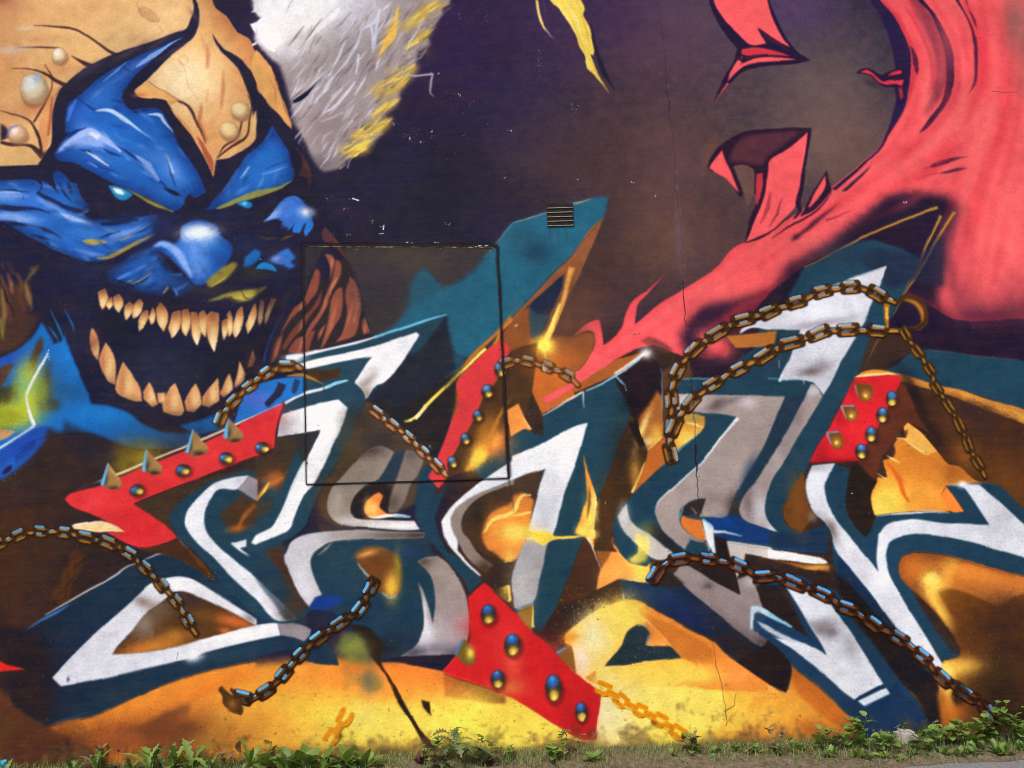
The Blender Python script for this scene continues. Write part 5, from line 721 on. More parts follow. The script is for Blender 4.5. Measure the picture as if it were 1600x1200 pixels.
    line('H',"570,1190 700,1125 820,1065 960,1012",(3,3,3,1.5),(232,230,240),.8)
    # right strap by the hatch
    fill('K',"1250,1200 1300,1130 1390,1040 1510,945 1560,940 1585,985 1560,1060 N 1500,130 1420,240 1390,330 1350,400 1300,480 1250,580 1200,660 1200,740 1140,815 1075,740 1100,700 1160,560 1220,400 1265,290 1250,150",(220,66,70),1.2,name='red_strap')
    fill('N',"1590,-40 1510,130 1430,240 1350,400 1260,560 1210,650 1200,740 1330,700 1460,600 1590,490 1700,300 1760,-100",(92,66,44),2); fill('N',"1600,230 1480,470 1440,600 1330,700 1300,700 1400,560 1500,380",(196,132,62),3,.9); blob('N',1400,590,14,30,(255,206,90),.9,30); blob('N',1500,530,26,26,(226,130,66),.8); blob('N',1440,470,14,24,(190,130,56),.7); fill('N',"1560,330 1640,280 1700,420 1590,490",(236,150,80),2,.9)
    for x,y in ((1530,70),(1450,205),(1385,360),(1310,505),(1230,650)): stud('N',x,y,9.5 if y<300 else 8,11 if y<300 else 9,top=(76,140,206),d=(-.3,-.5))
    # bottom strap
    fill('R',"-50,400 0,455 60,510 130,590 230,680 380,830 540,960 560,985 545,1100 530,1260 440,1260 300,1190 100,1060 Q 1560,985 1460,945 1180,850 1165,835 1250,740 1330,650 1335,520 1320,370 1430,280 1500,345",(210,40,44),1.2,name='red_strap')
    for x,y,rx,ry,c,a in ((150,760,50,30,(190,36,40),.6),(0,780,16,36,(232,96,70),.7),(-100,620,30,30,(230,60,58),.6),(420,1100,26,30,(176,34,36),.7),(-200,560,30,20,(206,40,44),.6),(-30,940,30,12,(226,140,70),.6),(300,900,26,26,(200,36,42),.6)): blob('R',x,y,rx,ry,c,a)
    line('Q',"1170,840 1300,880 1560,985",(1,1.4,1),(236,110,90),.8,.5); line('R',"560,985 545,1110 530,1230",(1,3,3),(255,240,230),1,.7)
    fill('R',"25,470 80,430 130,415 132,500 125,585 70,530",(150,116,60),1.4); line('R',"132,420 132,560",(1,4),(250,226,130),1,.9); fill('R',"285,735 300,705 370,680 390,760 400,850 340,790",(140,96,50),1.4); line('R',"280,725 340,695",(4,2),(86,150,220),.9)
    fill('Q',"1475,330 1580,290 1590,410 1530,380",(90,66,44),1); line('Q',"1582,295 1585,400",(1,4),(226,190,110),1); 
    line('Q',"1290,640 1250,735",(3,5),(60,130,200),.9); fill('Q',"1300,630 1340,680 1368,740 1360,800 1300,790 1250,740",(122,100,50),1.4); blob('Q',1335,720,6,9,(226,200,90),.9)
    for t,x,y,rx,ry in (('Q',1450,480,12,15),('Q',1600,670,13,17),('Q',1510,885,11,14),('R',258,940,13,20),('R',432,1090,9,15)): stud(t,x,y,rx,ry,d=(-.12,-.6),top=(52,110,186))
    # left strap studs and spikes
    for x,y in ((858,505),(1145,380),(1415,305)): stud('I',x,y,11,9.5,d=(-.5,-.2))
    stud('N',40,560,11,10,d=(-.6,-.2))
    for s,e in (("640,475 680,335 765,455 750,495 690,500","640,475 680,335"),("900,390 915,250 1015,360 1010,400 950,412","900,390 915,250"),("1165,270 1205,125 1305,240 1290,275 1210,298","1165,270 1205,125"),("1410,180 1425,45 1525,160 1510,195 1450,208","1410,180 1425,45")):
        m=fill('I',s,(158,126,82),.9,name='spike',ang=30); p=pts('I',s); blob('W',p[2][0]-6,p[1][1]*.5+p[2][1]*.5,4,18,(250,214,130),1,-42,m); blob('W',p.mean(0)[0]+2,p[3][1],10,5,(60,40,36),.8,0,m); blob('W',p[0][0]+5,p[0][1]-8,4,10,(70,60,60),.8,12,m); line('I',e,(6,2.2),(104,186,236),.7)
    for s in ("540,150 655,165 655,230 635,270 590,270 565,240","455,295 540,295 565,340 550,385 510,395 485,375","362,455 440,455 470,500 465,560 420,575 395,540"):
        m=fill('P',s,(128,84,42),1.2,name='spike',ang=40); p=pts('P',s); blob('W',p.mean(0)[0]+1,p.mean(0)[1]+2,7,8,(186,140,66),.9,0,m); blob('W',p.mean(0)[0],p.mean(0)[1]+3,2.5,2.5,(240,206,120),.9)
    line('P',"455,297 540,297",(1.6,2.4),(140,160,226),.8); line('P',"545,165 565,245",(3,1.4),(170,120,130),.9); line('P',"365,460 395,545",(3,1.4),(170,150,190),.9); line('P',"370,462 440,458",(1.6,2.4),(120,150,226),.8); line('P',"458,300 490,380",(3,1),(190,160,160),.9)
    for x,y in ((775,252),(715,355),(645,475),(583,582)): stud('P',x,y,9.5,12,d=(0,-.55))
    fill('J',"0,535 50,560 160,582 100,592 0,598 -200,600 -200,500",(226,44,40),1.4)
    # blue cloth, left of red strap
    fill('H',"570,1180 600,1060 640,960 720,880 840,830 1000,800 1140,800 1145,930 1010,985 800,1080",(40,120,200),1.6); blob('H',760,980,26,16,(90,110,206),.85); line('H',"960,850 930,930 830,1030",(14,12,8),(44,40,60),2,.9); line('H',"1090,820 1060,930",(10,8),(44,52,80),2,.8)
    fill('H',"740,40 920,100 980,240 900,420 830,600 700,800 440,1100 250,1160 560,900 700,640 760,430",(40,34,46),4,.5)
def warm(x,y,rx,ry,c,a,ro):
    """dab that only takes on already warm (orange, yellow, umber) paint"""
    f = CV; sat = np.clip((f[...,0]-f[...,2]-14)/40., 0, 1)*np.clip((f[...,1]-f[...,2]*.62-8)/24., 0, 1)*np.clip((1.9*f[...,1]-f[...,0])/30., 0, 1) if WARM.get('m') is None else WARM['m']
    WARM['m'] = sat; blob('W',x,y,rx,ry,c,a,ro,[0,0,sat])
WARM = {}
def paint_glow():
    # late airbrush passes: hot glows and burnt edges around the flames
    for x,y,rx,ry,c,a,ro in ((793,900,9,34,(255,226,110),.85,8),(803,830,16,10,(255,214,120),.5,0),(1003,672,5,30,(255,232,150),.8,25),(1012,690,8,8,(255,240,180),.5,0),(930,790,5,26,(255,236,140),.8,0),(925,835,10,8,(255,230,120),.8,0),(985,860,14,12,(255,220,110),.8,0),(1000,905,20,8,(255,214,110),.7,0),
      (925,990,18,30,(255,246,190),.9,0),(945,960,16,14,(255,226,120),.8,0),(985,955,20,12,(250,206,96),.8,-20),(1000,1100,60,50,(255,232,130),.7,0),(960,1120,30,50,(255,246,190),.7,0),(600,1130,70,24,(255,226,110),.8,0),(560,1120,30,16,(255,236,140),.5,0),(740,1110,40,30,(255,228,100),.7,20),(860,1140,60,18,(250,210,96),.6,0),(480,1140,40,16,(226,168,76),.7,0),(700,1080,40,14,(240,160,76),.5,15),
      (1375,800,16,20,(255,222,110),.85,0),(1390,790,30,24,(250,190,84),.5,0),(1455,905,16,14,(255,226,120),.9,0),(1466,950,5,26,(240,190,90),.8,-28),(1478,1048,10,10,(255,232,150),.85,0),(1500,1042,30,10,(232,184,88),.7,0),(1484,1080,8,24,(246,200,90),.8,0),(1490,1120,20,24,(196,112,48),.7,0),
      (1570,1090,42,46,(56,40,34),.85,0),(1575,960,44,40,(70,46,38),.7,0),(1530,1120,24,20,(110,66,40),.6,0),(1560,880,40,14,(206,122,58),.5,12),(1230,1110,40,26,(222,160,72),.6,0),(1270,1140,30,14,(170,96,46),.7,25),(1170,1120,40,20,(236,184,84),.7,0),(1085,1010,30,10,(206,122,60),.5,30),(1150,1050,30,10,(226,140,76),.6,30),(1075,960,20,14,(196,112,54),.5,30),
      (760,665,12,26,(150,104,52),.6,20),(748,715,9,12,(255,210,90),.8,30),(775,690,8,14,(255,180,90),.5,30),(846,540,14,14,(206,136,62),.6,0),(830,560,24,24,(150,88,48),.5,0),(860,580,30,14,(196,112,56),.6,0),(885,470,24,40,(112,78,66),.5,0),(705,590,20,30,(50,44,44),.5,0),(655,690,12,34,(60,50,44),.5,20),(545,860,60,6,(110,90,80),.4,0),(585,795,6,12,(255,200,120),.7,0),(690,870,14,30,(40,60,76),.4,0),
      (60,1165,110,34,(86,52,40),.9,0),(210,1150,60,24,(128,74,46),.8,0),(290,1135,50,26,(120,72,48),.8,0),(370,1150,40,20,(160,104,54),.7,0),(330,1075,50,12,(206,118,52),.6,-20),(560,1045,40,10,(214,118,54),.7,6),(690,1060,40,16,(206,112,56),.6,12),(220,1160,60,14,(150,86,50),.5,0),(400,1130,40,24,(196,140,64),.6,0),(310,1110,40,10,(190,116,56),.5,-20),(440,1065,30,10,(232,150,70),.6,-20),(520,1060,50,14,(230,136,66),.6,8),(350,985,10,5,(226,126,60),.7,10),(20,820,30,60,(110,66,42),.5,0),(15,780,40,30,(80,52,40),.6,0),(100,880,50,40,(60,42,38),.6,0)):
        warm(x,y,rx,ry,c,a,ro)
# ---------------------------------------------------------------- the mural: chains, drips, wear
def paint_metal():
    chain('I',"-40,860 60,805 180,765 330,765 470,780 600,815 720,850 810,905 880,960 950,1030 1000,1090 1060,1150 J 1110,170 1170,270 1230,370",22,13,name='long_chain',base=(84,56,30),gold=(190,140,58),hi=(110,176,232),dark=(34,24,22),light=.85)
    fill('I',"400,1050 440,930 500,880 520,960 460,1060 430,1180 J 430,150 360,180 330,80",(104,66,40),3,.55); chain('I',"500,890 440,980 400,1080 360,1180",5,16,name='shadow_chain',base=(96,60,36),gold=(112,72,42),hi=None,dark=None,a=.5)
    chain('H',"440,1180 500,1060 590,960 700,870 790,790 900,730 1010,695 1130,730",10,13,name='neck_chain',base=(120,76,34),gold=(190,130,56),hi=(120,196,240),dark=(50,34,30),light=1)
    chain('N',"730,320 820,390 920,460 1010,550 1100,640 1200,735",10,11,name='hatch_chain',base=(140,90,52),gold=(214,150,84),hi=(130,190,240),dark=(50,38,34),light=1)
    chain('Q',"-120,990 -60,1010 20,990 130,900 200,830 290,720 400,620 520,540 640,470 690,370 740,270",15,14,name='hanging_chain',base=(66,42,24),gold=(150,100,42),hi=(104,186,242),dark=(26,18,18),light=1)
    fill('J',"1360,710 1385,690 1420,720 1480,770 1520,820 1510,865 1450,850 1395,800 1390,750",(92,64,36),1.6,name='link'); blob('J',1450,800,8,8,(150,104,46),.8); line('J',"1440,705 1480,740 1520,790",(5,6,3),(80,56,34),1.6)
    chain('L',"-60,1080 40,1045 140,1070 260,1110 350,1150 420,1210",8,12,name='slim_chain',base=(130,88,50),gold=(180,130,70),hi=(150,180,214),dark=(70,46,36),light=.6,edge=.7)
    chain('O',"1000,640 975,560 1000,440 1000,330 1000,200 1040,70 L 1080,1040 1190,940 1290,880 1400,820 1550,770 M 80,720 180,690 320,630 420,605 520,590 640,620 720,660 800,700",24,14,name='upper_chain',base=(92,62,32),gold=(190,132,58),hi=(176,206,232),dark=(34,24,24),light=.7)
    chain('O',"1000,470 1030,380 1100,290 1190,210 1290,140 1400,80 M 0,1010 130,950 260,910 380,870 520,860 680,870 820,870",18,14,name='middle_chain',base=(96,64,32),gold=(196,136,60),hi=(176,210,236),dark=(34,24,24),light=.7)
    chain('M',"840,860 890,930 940,1000 990,1080 1030,1150 P 1040,170 1100,240 1150,330 1200,430 1250,540 1300,620 1360,740",16,10,name='side_chain',base=(110,76,34),gold=(176,128,56),hi=None,dark=(44,32,28),light=0)
    line('M',"740,700 735,780 740,850",(8,7,5),(176,116,40),1.4); line('M',"740,720 738,800",(3,3),(230,180,80),1.2); 
    line('L',"370,480 320,680 260,830 205,950",(5,6,7,8),(214,160,86),1.4,.8); line('L',"300,700 250,830 200,955",(2,5,7.5),(248,226,120),1.2); blob('L',200,958,9,9,(240,240,110),1,0,None,6); blob('L',200,960,15,15,(240,222,100),.4)
    p = ellipse(1200+890/4,300+760/4,25,25); 
    line('M',"800,690 850,665 920,680 970,740 980,810 940,850 870,860",(6,12,15,15,12,8,4),(92,62,36),1.4); line('M',"850,672 920,695 960,750 965,810",(2,6,7,3),(176,122,58),2.2); PARTS.append(('ring',None,to_wall(p)))
    chain('R',"880,270 950,160 1060,130 1180,130 1300,150 1420,175 1540,240 S 30,240 150,285 250,320 370,370 450,420 560,470 640,530 720,580 820,630 900,690 990,760 1060,860 1150,920 1230,980 1340,1050 1420,1130",27,14,name='low_chain',base=(74,42,24),gold=(160,88,40),hi=(96,172,240),dark=(24,18,20),light=1)
    fill('S',"1130,870 1200,900 1260,960 1240,980 1170,940",(52,32,26),1.2,.8); blob('S',1180,1000,9,9,(44,30,26),.9)
    chain('R',"540,930 620,970 700,1030 800,1080 900,1130 1000,1190 V 180,260",9,17,name='yellow_chain',base=(208,134,28),gold=(210,138,32),hi=None,dark=None,a=1); chain('U',"385,170 350,220 300,290",3,18,name='yellow_chain',base=(206,134,36),gold=(208,138,40),hi=None,dark=None,a=.9)
    for s in ("195,1070 200,1120","190,1075 193,1110","378,1150 380,1180","208,1085 205,1130"): line('L',s,(1,.8),(236,232,226),.7,.8)
    line('L',"20,840 35,825",(2,1),(230,226,222),.8); line('N',"425,180 428,205",(1.6,1),(30,40,60),.7); line('N',"1085,540 1090,560",(1,1),(240,240,240),.7)
def paint_wear():
    global CV
    # deepen the flames: burnt umber to hot yellow
    f=CV; wm=np.clip((f[...,0]-f[...,2]-24)/50.,0,1)*np.clip((f[...,1]-f[...,2]*.7-6)/24.,0,1)*np.clip((2.0*f[...,1]-f[...,0])/36.,0,1)
    wm[:int(CH*.28)]=0; wm[:int(CH*.62),:int(CW*.36)]*=.0
    l=(f@np.array([.3,.59,.11],np.float32))/255.; s1=np.clip(.47+(l-.47)*1.45,0.02,.88); s1=np.where(l<.47,np.maximum(s1,l*.62),s1)
    g=s1/np.maximum(l,.02); h=f*g[...,None]; mn=h.mean(2,keepdims=True); h=np.clip(mn+(h-mn)*1.12,0,255)
    CV=f+(h-f)*(wm*.75)[...,None]
    # blue-shift of the teal coat
    f=CV; tm=np.clip((f[...,2]-f[...,0]-20)/24.,0,1)*np.clip((f[...,1]-f[...,0]-12)/16.,0,1)*np.clip((130-f[...,2])/20.,0,1)
    CV=f+np.array((4,0,1),np.float32)*tm[...,None]
    # soft dark lines along the hatch gap: shade painted in to deepen it
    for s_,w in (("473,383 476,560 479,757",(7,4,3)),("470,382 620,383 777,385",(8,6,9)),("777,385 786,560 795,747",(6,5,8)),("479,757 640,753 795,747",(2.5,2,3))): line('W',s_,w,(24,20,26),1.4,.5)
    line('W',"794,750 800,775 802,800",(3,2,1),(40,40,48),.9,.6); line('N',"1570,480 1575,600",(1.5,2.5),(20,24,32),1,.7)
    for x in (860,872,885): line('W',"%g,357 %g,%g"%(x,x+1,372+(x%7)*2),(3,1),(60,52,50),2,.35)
    # settlement crack down the panel joint
    pth = pts('W',"1030,-60 C 920,60 940,200 960,400 975,600 990,760 1010,900 1025,1100 1020,1200 L 1030,30 1055,200 1065,400 1068,580 1072,680 1078,760 1090,880 1110,950 1115,1080 O 1120,160 1145,450 1150,620 1160,820 1165,880 1180,960 1220,1160 R 1250,560 1255,640 1268,740 1280,800 1300,880 1320,980 1335,1090 1340,1180 V 365,280")
    rr=np.random.default_rng(11); q=[]
    for a,b in zip(pth[:-1],pth[1:]):
        n=max(2,int(np.hypot(*(b-a))/7))
        for t in np.arange(n)/n: q.append(a+(b-a)*t+np.array([rr.normal()*.8,0]))
    q=np.array(q)
    def seg(i0,i1,w,col,a):
        m=raster(to_cv(stroke_poly(q[i0:i1],[w,w*.7])),.6); lay(m,col,a)
        if m is not None: HT[m[0]:m[0]+m[2].shape[0],m[1]:m[1]+m[2].shape[1]]-=m[2]*.45*a
    for i in range(0,len(q)-4,3):
        y=q[i][1]; a=.35+.3*rr.random()
        if 430<y<470 or 690<y<740: a=.95
        if y<120: a=.3
        if 220<y<420: a=.3
        if 880<y<960: a=.25
        seg(i,i+4,rr.uniform(.7,1.6) if not (690<y<735 or 440<y<456) else 3.2,(44,34,40),a)
        if rr.random()<.3: lay(raster(to_cv(ellipse(q[i][0]+2,q[i][1],rr.uniform(.8,1.8),rr.uniform(1.5,5))),.7),(150,134,136),.3)
    blob('L',1040,260,6,60,(112,92,104),.5)
    for s in ("R 1335,1090 1390,1050 1395,980","V 350,165 390,140","R 1255,640 1250,590 1270,570","V 740,240 800,265","J 1110,470 1105,520","N 1555,800 1555,880","D 1400,570 1480,578 1560,575"):
        line('W',s,(1.2,.7),(70,50,40),.6,.6)
    # dirt, splash and flaking just above the soil
    r=np.random.default_rng(21)
    for i in range(260):
        x=r.uniform(-80,1680); y=1168-.012*x+r.normal()*12
        line('W',"%g,%g %g,%g"%(x,y,x+r.uniform(3,18),y+r.normal()*1.5),(1,r.uniform(1,3)),[(120,92,60),(90,70,50),(150,120,80),(70,56,44)][i%4],1.2,.35)
    for x in np.arange(400,1500,40): blob('W',x+r.normal()*12,1185-.012*x+r.normal()*5,30,10,(104,84,60),.45)
    for i in range(14):
        x=r.uniform(760,1080); m=ellipse(x,1168+r.normal()*5,r.uniform(6,13),r.uniform(5,10),0,14)
        lay(raster(to_cv(m),1.2),(206,176,100),.35); line('W'," ".join("%g,%g"%(a,b) for a,b in m[7:14]),(1,1.2),(130,100,60),.7,.5)
    for x,y,rx,ry in ((1380,1150,10,5),(1468,1150,6,9),(1462,1140,3,6)): speck('W',x,y,rx,ry,26,(214,206,200),.6,1.8,.8); 
    blob('W',1385,1158,20,8,(96,44,40),.6)
    # damp and mud splash at the very foot of the wall
    zz=WZ1-(np.arange(CH,dtype=np.float32)/PPM); nz_=fnoise(9,71)*.05+fnoise(3,72)*.03+fnoise(30,73)*.05
    gm=np.clip((.19-zz[:,None]+nz_)/.16,0,1)*.62; n2=fnoise(4,74)
    CV+= (np.array((92,76,54),np.float32)+n2[...,None]*np.array((14,12,8),np.float32)-CV)*gm[...,None]
    sp_=(fnoise(2,75)>2.0)&(zz[:,None]<.75)&(np.random.default_rng(76).random((CH,CW))<np.clip(.8-zz[:,None],0,1)*.8); CV[sp_]=CV[sp_]*.55+np.array((40,32,24),np.float32)
    x_=np.clip(CV,0,255)/255.; CV=255*(x_*.82+.18*(3*x_*x_-2*x_**3))
    # trowel marks of the render coat showing through the paint
    g=np.random.default_rng(31).random((CH,CW),dtype=np.float32)
    def hb(a,rx,ry):
        c=np.cumsum(np.pad(a,((0,0),(rx+1,rx)),mode='wrap'),1,dtype=np.float64); a=(c[:,2*rx+1:]-c[:,:-2*rx-1])[:,:CW]/(2*rx+1)
        return boxblur(a.astype(np.float32),ry) if ry else a.astype(np.float32)
    st=hb(g,9,0); st=hb(st,5,1); st=(st-st.mean())/st.std()
    fi=fnoise(1,41); me=fnoise(7,42); bg=fnoise(40,43); f2=np.random.default_rng(44).normal(size=(CH,CW)).astype(np.float32)
    zz=np.linspace(0,1,CH,dtype=np.float32)[:,None]; rough=np.clip((zz-.30)*3.2,0.25,1)      # coarser render low down, smoother panel above
    HT[:]=HT+(st*.014*rough+fi*.03+me*.03)
    lum=CV.mean(2)/255.; dk=np.clip(1-lum*2.4,0,1)
    CV*= (1+ (st*.007*rough+fi*.014+me*.018+bg*.03+f2*.012))[...,None]
    # hand-sprayed edges are never ruler straight
    wx=fnoise(14,52)*.55; wy=fnoise(14,54)*.45
    yy,xx=np.mgrid[0:CH,0:CW]; CV=CV[np.clip(yy+wy,0,CH-1).round().astype(np.int32),np.clip(xx+wx,0,CW-1).round().astype(np.int32)]
    lum=CV.mean(2)/255.; dk=np.clip(1-lum*2.4,0,1)
    s2=hb(hb(np.random.default_rng(61).random((CH,CW),dtype=np.float32),34,2),22,2); s2=(s2-s2.mean())/s2.std()
    CV+=np.stack([s2*1.2,s2*.6,-s2*.5],2)*(dk*2.6)[...,None]
    tint=np.stack([me*.5+st*.7,me*.1+fi*.3,-me*.3+bg*.5],2)
    CV+= tint*(dk*4.5)[...,None]
    # flakes where paint misses the pits
    fl=(fi>2.75)&(dk>.5); CV[fl]+= np.array((26,22,16),np.float32)
    pit=(fi*.6+st*.6<-2.9)&(rough>.6); CV[pit]*=.62
    CV[:]=np.clip(CV,4,255)
for _f in (paint_ground, paint_banner, paint_hair, paint_face, paint_letters, paint_glow, paint_metal, paint_wear): _f()
# ---------------------------------------------------------------- objects
COL = scene.collection
def link(o, parent=None):
    COL.objects.link(o)
    if parent is not None: o.parent = parent
    return o
def tag(o, label=None, cat=None, group=None, kind=None):
    for k, v in (('label', label), ('category', cat), ('group', group), ('kind', kind)):
        if v: o[k] = v
    return o
def empty(name, loc=(0, 0, 0), parent=None):
    o = bpy.data.objects.new(name, None); o.empty_display_size = .1; o.location = loc
    return link(o, parent)
def mesh_obj(name, verts, faces, mat, parent=None, smooth_=False):
    me = bpy.data.meshes.new(name); me.from_pydata([tuple(v) for v in verts], [], faces); me.update()
    if smooth_: me.shade_smooth()
    if mat: me.materials.append(mat)
    return link(bpy.data.objects.new(name, me), parent)
def bm_obj(name, bm, mat, parent=None):
    me = bpy.data.meshes.new(name); bm.to_mesh(me); bm.free(); me.materials.append(mat)
    return link(bpy.data.objects.new(name, me), parent)
def box_bm(bm, x0, x1, y0, y1, z0, z1, bev=0):
    r = bmesh.ops.create_cube(bm, size=1); v = r['verts']
    bmesh.ops.scale(bm, vec=(x1-x0, y1-y0, z1-z0), verts=v); bmesh.ops.translate(bm, vec=((x0+x1)/2, (y0+y1)/2, (z0+z1)/2), verts=v)
    if bev: bmesh.ops.bevel(bm, geom=list({e for w in v for e in w.link_edges}), offset=bev, segments=1, affect='EDGES')
class NT:
    def __init__(s, name):
        s.m = bpy.data.materials.new(name); s.m.use_nodes = True; s.t = s.m.node_tree; s.p = s.t.nodes['Principled BSDF']
    def n(s, ty, **kw):
        nd = s.t.nodes.new('ShaderNode'+ty)
        for k, v in kw.items():
            if k.startswith('i_'): nd.inputs[k[2:].replace('_', ' ')].default_value = v
            else: setattr(nd, k, v)
        return nd
    def l(s, a, b): s.t.links.new(a, b)
def noise_mat(name, c1, c2, scale=20, rough=.85, bump=.3, dist=.01, detail=6, c3=None):
    k = NT(name); g = k.n('NewGeometry'); no = k.n('TexNoise', i_Scale=scale, i_Detail=detail, i_Roughness=.65); k.l(g.outputs['Position'], no.inputs['Vector'])
    cr = k.n('ValToRGB'); e = cr.color_ramp.elements; e[0].position = .32; e[1].position = .68; e[0].color = (*c1, 1); e[1].color = (*c2, 1)
    if c3: x = e.new(.5); x.color = (*c3, 1)
    k.l(no.outputs[0], cr.inputs[0]); k.l(cr.outputs[0], k.p.inputs['Base Color']); k.p.inputs['Roughness'].default_value = rough
    b = k.n('Bump', i_Strength=bump, i_Distance=dist); k.l(no.outputs[0], b.inputs['Height']); k.l(b.outputs[0], k.p.inputs['Normal'])
    return k.m
# --- mural paint material: the colours sprayed above, laid on the wall plane by world position
ALB = 0.80
def srgb2lin(c): return np.where(c <= .04045, c/12.92, ((c+.055)/1.055)**2.4)
def code_image(name, rgb, noncolor=False):
    im = bpy.data.images.new(name, CW, CH, float_buffer=False)
    px = np.ones((CH, CW, 4), np.float32); px[..., :3] = rgb[::-1]
    if noncolor: im.colorspace_settings.name = 'Non-Color'
    im.pixels.foreach_set(px.ravel()); im.update(); im.pack()
    return im
def tone(c):
    l = srgb2lin(c/255.)*ALB
    return np.where(l <= .0031308, l*12.92, 1.055*np.power(np.maximum(l, 1e-9), 1/2.4)-.055)
IMG = code_image('mural_paint', tone(CV)); IMH = code_image('mural_relief', np.repeat(np.clip(HT, 0, 1)[..., None], 3, 2), True)
def mural_material():
    k = NT('mural_spray_paint'); g = k.n('NewGeometry'); sp = k.n('SeparateXYZ'); k.l(g.outputs['Position'], sp.inputs[0])
    def lin(o, a, b):
        m = k.n('MapRange', clamp=False); m.inputs[1].default_value = a; m.inputs[2].default_value = b; k.l(o, m.inputs[0]); return m.outputs[0]
    cb = k.n('CombineXYZ'); k.l(lin(sp.outputs[0], WX0, WX1), cb.inputs[0]); k.l(lin(sp.outputs[2], WZ0, WZ1), cb.inputs[1])
    ti = k.n('TexImage', image=IMG, extension='EXTEND'); th = k.n('TexImage', image=IMH, extension='EXTEND')
    k.l(cb.outputs[0], ti.inputs[0]); k.l(cb.outputs[0], th.inputs[0])
    k.l(ti.outputs[0], k.p.inputs['Base Color'])
    n1 = k.n('TexNoise', i_Scale=55., i_Detail=5., i_Roughness=.6); k.l(g.outputs['Position'], n1.inputs['Vector'])
    n2 = k.n('TexNoise', i_Scale=1.1, i_Detail=3.); k.l(g.outputs['Position'], n2.inputs['Vector'])
    mx = k.n('Math', operation='MULTIPLY_ADD'); mx.inputs[1].default_value = .35; k.l(n1.outputs[0], mx.inputs[0]); k.l(th.outputs[0], mx.inputs[2])
    b = k.n('Bump', i_Strength=.42, i_Distance=.012); k.l(mx.outputs[0], b.inputs['Height']); k.l(b.outputs[0], k.p.inputs['Normal'])
    ro = k.n('MapRange'); ro.inputs[3].default_value = .5; ro.inputs[4].default_value = .8; k.l(n2.outputs[0], ro.inputs[0]); k.l(ro.outputs[0], k.p.inputs['Roughness'])
    k.p.inputs['Specular IOR Level'].default_value = .03
    return k.m
MUR = mural_material()
# ---------------------------------------------------------------- ground
M_PAVE = noise_mat('weathered_asphalt', (.11,.11,.115), (.24,.235,.23), 60, .9, .35, .01)
M_SOIL = noise_mat('dry_soil', (.07,.05,.03), (.22,.17,.11), 22, .95, .8, .03, c3=(.13,.10,.06))
def make_ground():
    mesh_obj('pavement', [(-400,-800,-.004),(400,-800,-.004),(400,60,-.004),(-400,60,-.004)], [(0,1,2,3)], M_PAVE)['kind'] = 'structure'
    rg = np.random.default_rng(2); nx, ny = 240, 14; v = []; f = []
    bx = rg.normal(size=nx+1)
    for j in range(ny+1):
        for i in range(nx+1):
            x = -7+14.6*i/nx; t = j/ny; edge = .80-.27*min(1, max(0, (x-1.6)/2.2))+.03*math.sin(x*2.1)+.02*math.sin(x*7+1)+.012*math.sin(x*23)
            y = .02-(edge+.02)*t
            z = .0+.055*(1-t)**1.3+.012*rg.normal()*(1 if 0 < j < ny else 0)+.012*math.sin(x*3.3+y*9)*(1-t)
            if j == ny: z = -.003
            v.append((x, y, max(z, -.002)))
    for j in range(ny):
        for i in range(nx):
            a = j*(nx+1)+i; f.append((a, a+nx+1, a+nx+2, a+1))
    mesh_obj('soil_verge', v, f, M_SOIL, None, True)['kind'] = 'structure'
make_ground()
